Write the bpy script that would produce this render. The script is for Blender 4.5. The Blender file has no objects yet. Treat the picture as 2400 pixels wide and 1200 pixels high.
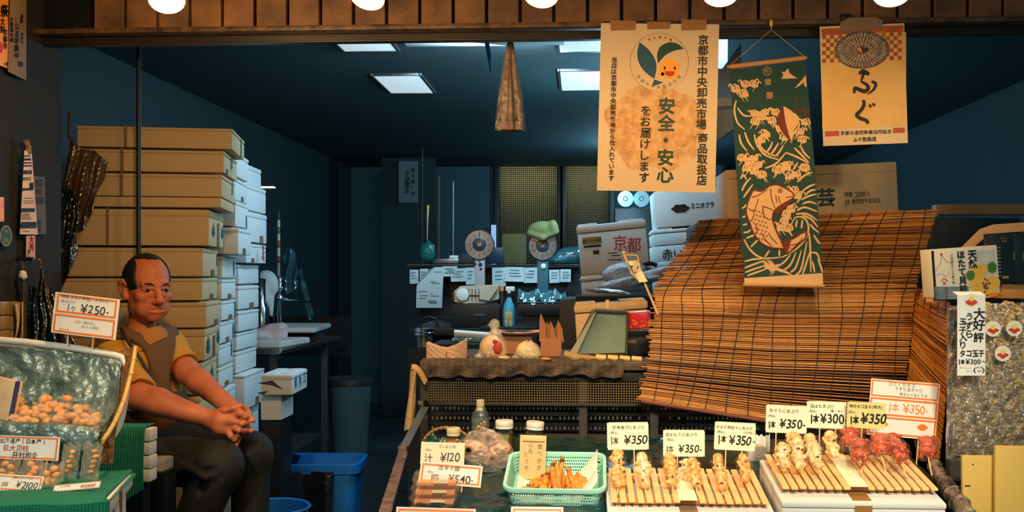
import bpy, bmesh, math, random
import numpy as np
from mathutils import Vector, Matrix, Euler

random.seed(7)
SC = bpy.context.scene
COL = SC.collection
R = math.radians
# ------------------------------------------------------------------ camera
F, CX, CY, E, TH = 2333.0, 1238.0, 640.0, 1.35, R(3)
FW = Vector((-math.sin(TH), math.cos(TH), 0))
RT = Vector((math.cos(TH), math.sin(TH), 0))
cd = bpy.data.cameras.new('camera')
cam = bpy.data.objects.new('camera', cd)
COL.objects.link(cam)
cd.sensor_width = 36
cd.lens = F / 2400 * 36
cd.shift_x = -38 / 2400
cd.shift_y = 40 / 2400
cam.location = (0, 0, E)
cam.rotation_euler = (R(90), 0, TH)
SC.camera = cam
# ------------------------------------------------------------------ world, exposure
wd = bpy.data.worlds.new('world')
SC.world = wd
wd.use_nodes = True
wd.node_tree.nodes['Background'].inputs[0].default_value = (.10, .42, .52, 1)
wd.node_tree.nodes['Background'].inputs[1].default_value = .34
vs = SC.view_settings
vs.view_transform = 'Standard'
vs.look = 'None'
vs.exposure = 0.0
vs.gamma = 1
vs.use_curve_mapping = False

def lamp(name, kind, loc, power, color, target=None, **kw):
 d = bpy.data.lights.new(name, kind)
 d.energy = power
 d.color = color
 for k, v in kw.items():
  setattr(d, k, v)
 o = bpy.data.objects.new(name, d)
 COL.objects.link(o)
 o.location = loc
 if target is not None:
  o.rotation_euler = (Vector(target) - Vector(loc)).to_track_quat('-Z', 'Y').to_euler()
 return o

COOL = (.42, .74, 1.0)
WARM = (1.0, .56, .20)
# unseen cool lights added behind the fascia to brighten the interior
lamp('shop_fill_light', 'AREA', (.45, 4.45, 2.40), 10, COOL, (.45, 4.75, .9), shape='RECTANGLE', size=.9, size_y=.12)
lamp('sink_fill_light', 'AREA', (-.45, 4.62, 2.40), 26, (.50, .78, 1.0), (-1.0, 5.8, 1.0), shape='RECTANGLE', size=.7, size_y=.12)
# unseen cool points added to lift the dark room, hidden by the market poster
lamp('deep_fill_light', 'POINT', (.27, 5.6, 1.95), 40, (.34, .74, .95), shadow_soft_size=.10)
lamp('rear_fill_light', 'POINT', (.50, 8.5, 2.25), 44, (.30, .74, 1.0), shadow_soft_size=.10)
# unseen warm spots added on the street side to light the goods' fronts
for x_, w_ in ((-1.15, 190), (-.22, 215), (.40, 215), (1.0, 175)):
 lamp('unseen_front_light', 'SPOT', (x_, .2, 2.3), w_, (1.0, .84, .60), (x_, 2.38, .86), spot_size=R(34), spot_blend=.8, shadow_soft_size=.12)
lamp('unseen_front_light', 'SPOT', (1.30, .9, 2.15), 50, (1.0, .74, .44), (1.02, 3.5, 1.64), spot_size=R(15), spot_blend=.6, shadow_soft_size=.08)  # extra spot added only to brighten the cardboard box

# ------------------------------------------------------------------ helpers

def at(px, py, Y):
 v = FW + RT * ((px - CX) / F) + Vector((0, 0, -(py - CY) / F))
 return Vector((0, 0, E)) + v * (Y / v.y)

def S(Y):
 return Y / F

def mat(name, col, rough=.6, metal=0, noise=0, nscale=40, bump=0, bscale=None, col2=None, trans=0, alpha=1, emit=0, spec=None, stretch=None, coat=0, sub=0, voro=False):
 m = bpy.data.materials.new(name)
 m.use_nodes = True
 nt = m.node_tree
 b = nt.nodes['Principled BSDF']
 b.inputs['Roughness'].default_value = rough
 b.inputs['Metallic'].default_value = metal
 b.inputs['Transmission Weight'].default_value = trans
 b.inputs['Alpha'].default_value = alpha
 b.inputs['Coat Weight'].default_value = coat
 if spec is not None:
  b.inputs['Specular IOR Level'].default_value = spec
 if sub:
  b.inputs['Subsurface Weight'].default_value = sub
  b.inputs['Subsurface Scale'].default_value = .01
 c = (*col, 1)
 b.inputs['Base Color'].default_value = c
 if emit:
  b.inputs['Emission Color'].default_value = c
  b.inputs['Emission Strength'].default_value = emit
 tc = nt.nodes.new('ShaderNodeTexCoord')
 mp = nt.nodes.new('ShaderNodeMapping')
 nt.links.new(tc.outputs['Object'], mp.inputs[0])
 if stretch:
  mp.inputs['Scale'].default_value = stretch
 if noise:
  n = nt.nodes.new('ShaderNodeTexNoise')
  n.inputs['Scale'].default_value = nscale
  n.inputs['Detail'].default_value = 6
  nt.links.new(mp.outputs[0], n.inputs['Vector'])
  mr = nt.nodes.new('ShaderNodeMapRange')
  mr.inputs[1].default_value = .5 - .3 * (1 / max(noise, .3)) * .6
  mr.inputs[2].default_value = .5 + .3 * (1 / max(noise, .3)) * .6
  nt.links.new(n.outputs[0], mr.inputs[0])
  mx = nt.nodes.new('ShaderNodeMix')
  mx.data_type = 'RGBA'
  c2 = col2 if col2 else tuple(x * (1 - noise) for x in col)
  mx.inputs[6].default_value = (*c2, 1)
  mx.inputs[7].default_value = c
  nt.links.new(mr.outputs[0], mx.inputs[0])
  nt.links.new(mx.outputs[2], b.inputs['Base Color'])
  if emit:
   nt.links.new(mx.outputs[2], b.inputs['Emission Color'])
 if bump:
  if voro:
   n2 = nt.nodes.new('ShaderNodeTexVoronoi')
  else:
   n2 = nt.nodes.new('ShaderNodeTexNoise')
   n2.inputs['Detail'].default_value = 5
  n2.inputs['Scale'].default_value = bscale or nscale
  nt.links.new(mp.outputs[0], n2.inputs['Vector'])
  bp = nt.nodes.new('ShaderNodeBump')
  bp.inputs['Strength'].default_value = min(1, bump)
  bp.inputs['Distance'].default_value = .01
  nt.links.new(n2.outputs[0], bp.inputs['Height'])
  nt.links.new(bp.outputs[0], b.inputs['Normal'])
 return m

def film(name, tint=(1, 1, 1), gloss=.25, rough=.12, haze=0, hazecol=(.8, .8, .8), bump=.6, bscale=60):
 """clear plastic film: mostly see-through, with crinkled gloss and a little milky haze"""
 m = bpy.data.materials.new(name)
 m.use_nodes = True
 nt = m.node_tree
 nt.nodes.clear()
 out = nt.nodes.new('ShaderNodeOutputMaterial')
 tr = nt.nodes.new('ShaderNodeBsdfTransparent')
 tr.inputs[0].default_value = (*tint, 1)
 gl = nt.nodes.new('ShaderNodeBsdfGlossy')
 gl.inputs['Roughness'].default_value = rough
 gl.inputs[0].default_value = (1, 1, 1, 1)
 di = nt.nodes.new('ShaderNodeBsdfDiffuse')
 di.inputs[0].default_value = (*hazecol, 1)
 tc = nt.nodes.new('ShaderNodeTexCoord')
 n = nt.nodes.new('ShaderNodeTexNoise')
 n.inputs['Scale'].default_value = bscale
 n.inputs['Detail'].default_value = 4
 nt.links.new(tc.outputs['Object'], n.inputs[0])
 bp = nt.nodes.new('ShaderNodeBump')
 bp.inputs['Strength'].default_value = bump
 bp.inputs['Distance'].default_value = .02
 nt.links.new(n.outputs[0], bp.inputs['Height'])
 nt.links.new(bp.outputs[0], gl.inputs['Normal'])
 m1 = nt.nodes.new('ShaderNodeMixShader')
 m1.inputs[0].default_value = haze
 nt.links.new(tr.outputs[0], m1.inputs[1])
 nt.links.new(di.outputs[0], m1.inputs[2])
 m2 = nt.nodes.new('ShaderNodeMixShader')
 m2.inputs[0].default_value = gloss
 nt.links.new(m1.outputs[0], m2.inputs[1])
 nt.links.new(gl.outputs[0], m2.inputs[2])
 nt.links.new(m2.outputs[0], out.inputs[0])
 return m

def srgb(r, g, b):
 f = lambda x: (x / 255 / 12.92) if x / 255 < .04045 else ((x / 255 + .055) / 1.055) ** 2.4
 return (f(r), f(g), f(b))

class MB:
 """collects shapes for ONE mesh object"""

 def __init__(s):
  s.v, s.f, s.m = [], [], []
  s.mi = 0

 def add(s, vs, fs, M=None):
  o = len(s.v)
  if M is not None:
   vs = [M @ Vector(p) for p in vs]
  s.v += [tuple(p) for p in vs]
  s.f += [tuple(i + o for i in f) for f in fs]
  s.m += [s.mi] * len(fs)
  return s

 def box(s, c, sz, M=None, bev=0, seg=2, jit=0):
  bm = bmesh.new()
  bmesh.ops.create_cube(bm, size=1)
  for p in bm.verts:
   p.co = Vector((p.co.x * sz[0], p.co.y * sz[1], p.co.z * sz[2]))
   if jit:
    p.co += Vector([random.uniform(-jit, jit) for _ in range(3)])
  if bev:
   bmesh.ops.bevel(bm, geom=bm.edges[:], offset=min(bev, min(sz) * .45), segments=seg, affect='EDGES', profile=.6)
  for p in bm.verts:
   p.co += Vector(c)
  bm.verts.index_update()
  s.add([p.co.copy() for p in bm.verts], [[q.index for q in f.verts] for f in bm.faces], M)
  bm.free()
  return s

 def tube(s, pts, rad, seg=8, M=None, cap=True):
  pts = [Vector(p) for p in pts]
  n = len(pts)
  rads = rad if isinstance(rad, (list, tuple)) else [rad] * n
  vs, fs = [], []
  up = Vector((0, 0, 1))
  prev = None
  for i, p in enumerate(pts):
   t = (pts[min(i + 1, n - 1)] - pts[max(i - 1, 0)]).normalized()
   if prev is None:
    a = t.cross(up)
    if a.length < 1e-3:
     a = t.cross(Vector((1, 0, 0)))
   else:
    a = prev - t * prev.dot(t)
   a.normalize()
   prev = a
   b = t.cross(a)
   for k in range(seg):
    w = 2 * math.pi * k / seg
    vs.append(p + (a * math.cos(w) + b * math.sin(w)) * rads[i])
  for i in range(n - 1):
   for k in range(seg):
    k2 = (k + 1) % seg
    fs.append((i * seg + k, i * seg + k2, (i + 1) * seg + k2, (i + 1) * seg + k))
  if cap:
   fs.append(tuple(range(seg))[::-1])
   fs.append(tuple((n - 1) * seg + k for k in range(seg)))
  return s.add(vs, fs, M)

 def lathe(s, prof, seg=24, M=None, c=(0, 0, 0), sx=1, sy=1):
  vs, fs = [], []
  c = Vector(c)
  n = len(prof)
  for r, z in prof:
   for k in range(seg):
    w = 2 * math.pi * k / seg
    vs.append(c + Vector((r * math.cos(w) * sx, r * math.sin(w) * sy, z)))
  for i in range(n - 1):
   for k in range(seg):
    k2 = (k + 1) % seg
    fs.append((i * seg + k, i * seg + k2, (i + 1) * seg + k2, (i + 1) * seg + k))
  if prof[0][0] > 1e-5:
   fs.append(tuple(range(seg))[::-1])
  if prof[-1][0] > 1e-5:
   fs.append(tuple((n - 1) * seg + k for k in range(seg)))
  return s.add(vs, fs, M)

 def prism(s, poly, y0, y1, M=None):
  """polygon in local XZ, extruded from y0 (towards the street) to y1"""
  n = len(poly)
  vs = [(x, y0, z) for x, z in poly] + [(x, y1, z) for x, z in poly]
  fs = [tuple(range(n)), tuple(range(2 * n - 1, n - 1, -1))]
  fs += [(i, n + i, n + (i + 1) % n, (i + 1) % n) for i in range(n)]
  return s.add(vs, fs, M)

 def sheet(s, fn, nu, nv, t=0, M=None, flip=False):
  P = [[Vector(fn(i / nu, j / nv)) for j in range(nv + 1)] for i in range(nu + 1)]
  vs, fs = [], []
  W = nv + 1
  flat = [P[i][j] for i in range(nu + 1) for j in range(nv + 1)]
  vs += flat
  for i in range(nu):
   for j in range(nv):
    q = (i * W + j, (i + 1) * W + j, (i + 1) * W + j + 1, i * W + j + 1)
    fs.append(q[::-1] if flip else q)
  if t:
   N = len(flat)
   for i in range(nu + 1):
    for j in range(nv + 1):
     du = P[min(i + 1, nu)][j] - P[max(i - 1, 0)][j]
     dv = P[i][min(j + 1, nv)] - P[i][max(j - 1, 0)]
     nn = du.cross(dv)
     if nn.length > 1e-12:
      nn.normalize()
     vs.append(P[i][j] - nn * t * (-1 if flip else 1))
   fs += [tuple(k + N for k in f[::-1]) for f in fs]
   rim = [i * W for i in range(nu + 1)] + [nu * W + j for j in range(1, W)] + [i * W + nv for i in range(nu - 1, -1, -1)] + [j for j in range(nv - 1, 0, -1)]
   for a, b in zip(rim, rim[1:] + rim[:1]):
    fs.append((a, a + N, b + N, b) if flip else (b, b + N, a + N, a))
  return s.add(vs, fs, M)

 def blob(s, c, r, sub=2, amp=0, freq=3, seed=0, M=None):
  bm = bmesh.new()
  bmesh.ops.create_icosphere(bm, subdivisions=sub, radius=1)
  rr = r if isinstance(r, (tuple, list)) else (r, r, r)
  from mathutils import noise as nz
  off = Vector((seed * 3.1, seed * 1.7, seed * .9))
  for p in bm.verts:
   k = 1 + (amp * nz.noise(p.co * freq + off) if amp else 0)
   p.co = Vector((p.co.x * rr[0] * k, p.co.y * rr[1] * k, p.co.z * rr[2] * k)) + Vector(c)
  bm.verts.index_update()
  s.add([p.co.copy() for p in bm.verts], [[q.index for q in f.verts] for f in bm.faces], M)
  bm.free()
  return s

 def mesh(s, name, mats, angle=35):
  me = bpy.data.meshes.new(name)
  me.from_pydata(s.v, [], s.f)
  ml = mats if isinstance(mats, (list, tuple)) else [mats]
  for m in ml:
   me.materials.append(m)
  if len(ml) > 1:
   me.polygons.foreach_set('material_index', s.m)
  me.update()
  if angle:
   me.polygons.foreach_set('use_smooth', [True] * len(me.polygons))
   me.set_sharp_from_angle(angle=R(angle))
  return me

 def build(s, name, mats, parent=None, angle=35, world=False, label=None):
  """one object. parent None: a top-level thing, origin moved to its base"""
  if parent is None:
   a = np.array(s.v)
   lo, hi = a.min(0), a.max(0)
   o = Vector(((lo[0] + hi[0]) / 2, (lo[1] + hi[1]) / 2, lo[2]))
   s.v = [tuple(Vector(p) - o) for p in s.v]
  elif world:
   Mi = parent.matrix_basis.inverted()
   if parent.parent:
    Mi = Mi @ parent.parent.matrix_basis.inverted()
   s.v = [tuple(Mi @ Vector(p)) for p in s.v]
  ob = bpy.data.objects.new(name, s.mesh(name, mats, angle))
  COL.objects.link(ob)
  if parent is None:
   ob.location = o
  else:
   ob.parent = parent
  if label:
   ob['label'] = label
  return ob

def tag(o, label, cat, group=None, kind=None):
 o['label'] = label
 o['category'] = cat
 if group:
  o['group'] = group
 if kind:
  o['kind'] = kind
 return o

def thing(name, label, cat, loc, rot=(0, 0, 0), group=None):
 o = bpy.data.objects.new(name, None)
 COL.objects.link(o)
 o.empty_display_size = .05
 o.location = loc
 o.rotation_euler = rot
 bpy_mb = o.matrix_basis  # location and rotation are enough; nothing is scaled
 return tag(o, label, cat, group)

def struct(name, mb, m, angle=30, label=None):
 o = mb.build(name, m, None, angle)
 o['kind'] = 'structure'
 if label:
  o['label'] = label
 return o

def dup(root, loc, rot=None, label=None):
 r = root.copy()
 COL.objects.link(r)
 r.location = loc
 if rot is not None:
  r.rotation_euler = rot
 if label:
  r['label'] = label
 for ch in list(root.children):
  c = ch.copy()
  COL.objects.link(c)
  c.parent = r
  for g in ch.children:
   d = g.copy()
   COL.objects.link(d)
   d.parent = c
 return r

# ---- lettering: every glyph is turned into a mesh once, then written character by character
_G = {}

def glyph(ch, bold):
 k = (ch, bold)
 if k not in _G:
  cu = bpy.data.curves.new('g', 'FONT')
  cu.body = ch
  cu.size = 1
  cu.resolution_u = 3
  cu.offset = bold
  ob = bpy.data.objects.new('g', cu)
  COL.objects.link(ob)
  dg = bpy.context.evaluated_depsgraph_get()
  me = bpy.data.meshes.new_from_object(ob.evaluated_get(dg))
  vs = [(p.co.x, p.co.y) for p in me.vertices]
  fs = [tuple(p.vertices) for p in me.polygons]
  bpy.data.objects.remove(ob)
  bpy.data.meshes.remove(me)
  bpy.data.curves.remove(cu)
  xs = [p[0] for p in vs] or [0]
  _G[k] = (vs, fs, min(xs), max(xs))
 return _G[k]

def is_cjk(ch):
 return ord(ch) > 0x2e00

def write(mb, s, size, x, z, y=0, bold=0, vertical=False, jit=0, pitch=1.0, align='C', wx=1.0, roll=0, shear=0, lift=.0003):
 """adds the string s to mb, in the local XZ plane at depth y, reading towards -Y.  x,z: centre (or start) of the run"""
 rnd = random.Random(sum(ord(c) * (i + 3) for i, c in enumerate(s)) + round(x * 1e4))
 adv = []
 for ch in s:
  if ch == ' ':
   adv.append(.35)
  elif vertical or is_cjk(ch):
   adv.append(1.0)
  else:
   g = glyph(ch, bold)
   adv.append(max(.30, (g[3] - g[2] + .07) * 1.32))
 tot = sum(adv) * size * pitch * (1 if vertical else wx)
 p = 0 if align == 'L' else -tot / 2
 cr, sr = math.cos(roll), math.sin(roll)
 for ch, a in zip(s, adv):
  a_ = a * size * pitch * (1 if vertical else wx)
  if ch != ' ':
   kb = min(bold, .010) if ord(ch) >= 0x4e00 else bold
   vs, fs, x0, x1 = glyph(ch, kb)
   cxg = (x0 + x1) / 2
   an = rnd.uniform(-jit, jit) * .25
   sc = (1 if is_cjk(ch) or not ch.isalnum() and ch != '¥' else 1.32) * (1 + rnd.uniform(-jit, jit) * .2)
   ox = rnd.uniform(-jit, jit) * size * .1
   oz = rnd.uniform(-jit, jit) * size * .12
   ca, sa = math.cos(an), math.sin(an)
   out = []
   for gx, gy in vs:
    u, w = (gx - cxg) * wx + (gy - .36) * shear, gy - .36
    u, w = (u * ca - w * sa) * sc * size, (u * sa + w * ca) * sc * size
    if vertical:
     q, r_ = u + ox, -(p + a_ / 2) + w + oz
    else:
     q, r_ = p + a_ / 2 + u + ox, w + oz
    out.append((x + q * cr - r_ * sr, y - lift, z + q * sr + r_ * cr))
   mb.add(out, fs)
   if bold - kb > .006:   # heavy brush: the same glyph again, a hair to the side
    for j_, (dx, dz) in enumerate(((.03, 0), (.015, .022), (0, -.02))):
     mb.add([(a + dx * size * (bold / .03), b - .00007 * (j_ + 1), c + dz * size * (bold / .03)) for a, b, c in out], fs)
  p += a_
 return mb
# ------------------------------------------------------------------ smooth solids (for the body, clothes and food)

class Sdf:
 def __init__(s, lo, hi, h):
  s.h = h
  s.lo = np.array(lo, np.float32)
  s.n = tuple(int(math.ceil((b - a) / h)) + 1 for a, b in zip(lo, hi))
  s.D = np.full(s.n, 1.0, np.float32)

 def region(s, lo, hi):
  a = [max(0, int((l - o) / s.h)) for l, o in zip(lo, s.lo)]
  b = [min(n, int((u - o) / s.h) + 2) for u, o, n in zip(hi, s.lo, s.n)]
  if any(x >= y for x, y in zip(a, b)):
   return None, None
  sl = tuple(slice(x, y) for x, y in zip(a, b))
  ax = [s.lo[i] + s.h * np.arange(a[i], b[i], dtype=np.float32) for i in range(3)]
  P = np.stack(np.meshgrid(*ax, indexing='ij'), -1)
  return sl, P

 def mixin(s, sl, d, k, sub):
  A = s.D[sl]
  if sub:
   d = -d
   if k > 0:
    hh = np.clip(.5 - .5 * (A - d) / k, 0, 1)
    s.D[sl] = A * (1 - hh) + d * hh + k * hh * (1 - hh)
   else:
    s.D[sl] = np.maximum(A, d)
  else:
   if k > 0:
    hh = np.clip(.5 + .5 * (A - d) / k, 0, 1)
    s.D[sl] = A * (1 - hh) + d * hh - k * hh * (1 - hh)
   else:
    s.D[sl] = np.minimum(A, d)

 def cone(s, a, b, ra, rb=None, k=.01, sub=False):
  rb = ra if rb is None else rb
  a, b = np.array(a, np.float32), np.array(b, np.float32)
  m = max(ra, rb) + k + 3 * s.h
  sl, P = s.region(np.minimum(a, b) - m, np.maximum(a, b) + m)
  if sl is None:
   return s
  ba = b - a
  t = np.clip(((P - a) @ ba) / max(float(ba @ ba), 1e-9), 0, 1)
  d = np.linalg.norm(P - a - t[..., None] * ba, axis=-1) - (ra + (rb - ra) * t)
  s.mixin(sl, d, k, sub)
  return s

 def ell(s, c, r, k=.01, sub=False, B=None):
  """ellipsoid; B: 3x3 with the local axes as rows"""
  c, r = np.array(c, np.float32), np.array(r, np.float32)
  m = max(r) + k + 3 * s.h
  sl, P = s.region(c - m, c + m)
  if sl is None:
   return s
  q = P - c
  if B is not None:
   q = q @ np.array(B, np.float32).T
  k0 = np.linalg.norm(q / r, axis=-1)
  k1 = np.linalg.norm(q / (r * r), axis=-1)
  d = k0 * (k0 - 1) / np.maximum(k1, 1e-6)
  s.mixin(sl, d.astype(np.float32), k, sub)
  return s

 def chain(s, pts, rads, k=.01, sub=False):
  for i in range(len(pts) - 1):
   s.cone(pts[i], pts[i + 1], rads[i], rads[i + 1], k, sub)
  return s

 def points(s):
  ax = [s.lo[i] + s.h * np.arange(s.n[i], dtype=np.float32) for i in range(3)]
  return np.stack(np.meshgrid(*ax, indexing='ij'), -1)

 def nets(s):
  D, h = s.D, s.h
  nx, ny, nz = D.shape
  ins = D < 0
  cs = [(i, j, k) for i in (0, 1) for j in (0, 1) for k in (0, 1)]
  sh = lambda A, c: A[c[0]:nx - 1 + c[0], c[1]:ny - 1 + c[1], c[2]:nz - 1 + c[2]]
  cnt = sum(sh(ins, c).astype(np.int8) for c in cs)
  mix = (cnt > 0) & (cnt < 8)
  I = np.argwhere(mix)
  idx = np.full(mix.shape, -1, np.int64)
  idx[mix] = np.arange(len(I))
  acc = np.zeros((len(I), 3))
  num = np.zeros(len(I))
  val = {c: D[I[:, 0] + c[0], I[:, 1] + c[1], I[:, 2] + c[2]] for c in cs}
  for c in cs:
   for ax in range(3):
    if c[ax] == 0:
     e = list(c)
     e[ax] = 1
     e = tuple(e)
     d0, d1 = val[c], val[e]
     x = (d0 < 0) != (d1 < 0)
     t = np.where(x, d0 / np.where(d0 == d1, 1, d0 - d1), 0)
     p = np.tile(np.array(c, float), (len(I), 1))
     p[:, ax] += t
     acc[x] += p[x]
     num[x] += 1
  V = s.lo + h * (I + acc / np.maximum(num, 1)[:, None])
  fs = []
  for ax in range(3):
   u, w = (ax + 1) % 3, (ax + 2) % 3
   a = [slice(None)] * 3
   b = [slice(None)] * 3
   a[ax] = slice(0, -1)
   b[ax] = slice(1, None)
   A, Bv = ins[tuple(a)], ins[tuple(b)]
   X = np.argwhere(A != Bv)
   ok = (X[:, u] > 0) & (X[:, w] > 0) & (X[:, u] < D.shape[u] - 1) & (X[:, w] < D.shape[w] - 1)
   X = X[ok]
   fl = A[X[:, 0], X[:, 1], X[:, 2]]

   def q(du, dw):
    Y = X.copy()
    Y[:, u] -= du
    Y[:, w] -= dw
    return idx[Y[:, 0], Y[:, 1], Y[:, 2]]
   Q = np.stack([q(1, 1), q(0, 1), q(0, 0), q(1, 0)], 1)
   Q[~fl] = Q[~fl][:, ::-1]
   fs.append(Q)
  return V, np.concatenate(fs)

 def into(s, mb, M=None, smooth=1):
  V, Q = s.nets()
  for _ in range(smooth):
   acc = np.zeros_like(V)
   n = np.zeros(len(V))
   for a in range(4):
    i, j = Q[:, a], Q[:, (a + 1) % 4]
    np.add.at(acc, i, V[j])
    np.add.at(acc, j, V[i])
    np.add.at(n, i, 1)
    np.add.at(n, j, 1)
   V = V * .4 + .6 * acc / np.maximum(n, 1)[:, None]
  mb.add([Vector(p) for p in V] if M is not None else [tuple(p) for p in V.tolist()], [tuple(q) for q in Q.tolist()], M)
  return mb
# ------------------------------------------------------------------ materials
M_ = {}
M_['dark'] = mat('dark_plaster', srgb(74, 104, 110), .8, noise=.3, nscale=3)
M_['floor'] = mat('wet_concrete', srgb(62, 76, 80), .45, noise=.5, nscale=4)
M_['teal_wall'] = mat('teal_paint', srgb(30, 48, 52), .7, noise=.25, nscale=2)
M_['board'] = mat('rusty_board', srgb(132, 92, 58), .55, noise=.8, nscale=9, col2=srgb(66, 48, 34), bump=.15, bscale=60)
M_['beamrust'] = mat('rusty_rail', srgb(104, 74, 48), .5, noise=.9, nscale=26, col2=srgb(40, 32, 28), bump=.2, bscale=70)
M_['black'] = mat('black_metal', srgb(17, 19, 21), .45)
M_['foam'] = mat('white_foam', srgb(214, 215, 212), .75, bump=.12, bscale=320, voro=True, noise=.06, nscale=14)
M_['foamwarm'] = mat('cream_foam', srgb(208, 180, 136), .75, bump=.12, bscale=320, voro=True, noise=.12, nscale=10)
M_['tape'] = mat('brown_tape', srgb(150, 106, 62), .3)
M_['tape_dull'] = mat('brown_tape_faded', srgb(128, 104, 84), .35)
M_['ink'] = mat('black_ink', srgb(15, 14, 13), .6)
M_['softink'] = mat('grey_brown_ink', srgb(104, 92, 72), .6)
M_['inkteal'] = mat('teal_ink', srgb(10, 92, 110), .6)
M_['inkred'] = mat('red_ink', srgb(178, 40, 52), .6)
M_['inkgreen'] = mat('green_ink', srgb(6, 62, 52), .6)
M_['orange'] = mat('orange_print', srgb(238, 120, 36), .5)
M_['paper'] = mat('white_paper', srgb(232, 230, 222), .7, noise=.05, nscale=30)
M_['card'] = mat('cream_card', srgb(240, 234, 200), .65, noise=.04, nscale=40)
M_['wood'] = mat('pale_wood', srgb(244, 206, 146), .55, noise=.25, nscale=12, stretch=(14, 1, 14), col2=srgb(222, 170, 104), bump=.05, bscale=20)
M_['bamboo'] = mat('bamboo', srgb(214, 176, 96), .4, noise=.3, nscale=14)
M_['stick'] = mat('skewer_stick', srgb(222, 190, 130), .6)
M_['oldwood'] = mat('old_wood', srgb(104, 76, 48), .6, noise=.8, nscale=5, stretch=(2, 12, 12), col2=srgb(58, 42, 30), bump=.25, bscale=16)
M_['darkwood'] = mat('dark_wood', srgb(50, 40, 32), .65, noise=.6, nscale=6, stretch=(2, 10, 2), col2=srgb(26, 24, 22))
M_['cardboard'] = mat('cardboard', srgb(226, 186, 138), .8, noise=.15, nscale=8)
M_['steel'] = mat('brushed_steel', srgb(150, 152, 154), .35, .85, noise=.4, nscale=9, col2=srgb(92, 88, 88), bump=.1, bscale=40)
M_['chrome'] = mat('chrome', srgb(190, 196, 200), .15, 1)
M_['rust'] = mat('rusty_steel', srgb(120, 92, 80), .55, .4, noise=.6, nscale=20, col2=srgb(66, 46, 40))
M_['lampface'] = mat('lamp_glass', srgb(252, 246, 232), .3, emit=1.0)
M_['panel'] = mat('diffuser_panel', srgb(196, 214, 222), .3, emit=.85)
M_['whiteplastic'] = mat('white_plastic', srgb(222, 222, 214), .4)
M_['board_white'] = mat('white_polyethylene', srgb(206, 212, 208), .5, noise=.15, nscale=5, col2=srgb(190, 178, 166))
M_['towel'] = mat('white_towel', srgb(225, 226, 220), .95, bump=.4, bscale=160)
M_['film'] = film('clear_film', gloss=.16, haze=.05, bump=.8, bscale=45)
M_['film_food'] = film('skewer_film', gloss=.07, rough=.08, haze=.0, bump=1, bscale=90)
M_['film_sweet'] = film('sweet_wrapper', gloss=.16, rough=.10, haze=.07, hazecol=srgb(250, 236, 214), bump=1, bscale=120)
M_['film_milky'] = film('milky_film', gloss=.14, haze=.28, hazecol=srgb(226, 214, 200), bump=.8, bscale=40)
M_['film_crisp'] = film('crinkled_film', gloss=.11, rough=.10, haze=.04, hazecol=srgb(240, 225, 200), bump=1, bscale=80)
M_['film_teal'] = film('teal_film', tint=(.55, .8, .8), gloss=.2, haze=.35, hazecol=srgb(90, 140, 150), bump=.8, bscale=14)
M_['glass'] = film('clear_glass', tint=(.9, .95, .93), gloss=.12, rough=.03, bump=0)

def lin(a, b, t):
 return a + (b - a) * t

# ------------------------------------------------------------------ the setting
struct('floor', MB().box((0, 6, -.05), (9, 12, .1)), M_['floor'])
struct('ceiling', MB().box((0, 7.0, 2.51), (9, 7.6, .1)), mat('dark_ceiling', srgb(40, 60, 64), .85))  # ceiling in one even dark grey-teal
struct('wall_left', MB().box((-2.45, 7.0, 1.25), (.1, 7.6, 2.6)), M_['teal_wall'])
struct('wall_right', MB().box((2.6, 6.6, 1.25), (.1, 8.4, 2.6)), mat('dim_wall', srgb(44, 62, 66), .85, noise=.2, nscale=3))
# street pier on the left that carries the notices (its face looks along the shop front)
struct('wall_pier', MB().box((-1.99, 2.7, 1.25), (.5, 1.12, 2.6), bev=.01), mat('dark_pier', srgb(25, 25, 25), .8, noise=.6, nscale=5, col2=srgb(18, 20, 22)))  # near-black pier colour with faint mottling
# fascia boards, rail and recess above the opening
zb = E + (CY - 54) * S(3.1)
x0 = at(215, 60, 3.1).x
pitch = 79.3 * S(3.1)
b = MB()
for i in range(28):
 xx = x0 + i * pitch
 b.box((xx + pitch / 2, 3.12, zb + .22), (pitch - .010, .03, .44), bev=.002, seg=1)
struct('trim_1', b, M_['board'], label='row of upright rusty fascia boards over the shop front')
struct('wall_fascia', MB().box((0, 3.16, zb + .235), (3.9, .03, .5)), M_['black'])
zr = zb - .003
struct('trim_2', MB().box((0, 3.10, zr - .008), (3.6, .055, .016), bev=.003), M_['beamrust'], label='worn rusty rail under the fascia boards')
b = MB().box((0, 3.165, zr - .024), (3.6, .05, .020))
b.box((0, 3.15, zr - .036), (3.6, .03, .004), bev=.001)
struct('trim_3', b, mat('dark_rail', srgb(40, 36, 32), .4, noise=.5, nscale=20))
# roof over the pavement holds the lamps (out of frame)
struct('ceiling_canopy', MB().box((0, 2.6, 2.62), (4.2, 1.4, .06)), M_['board'])
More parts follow.
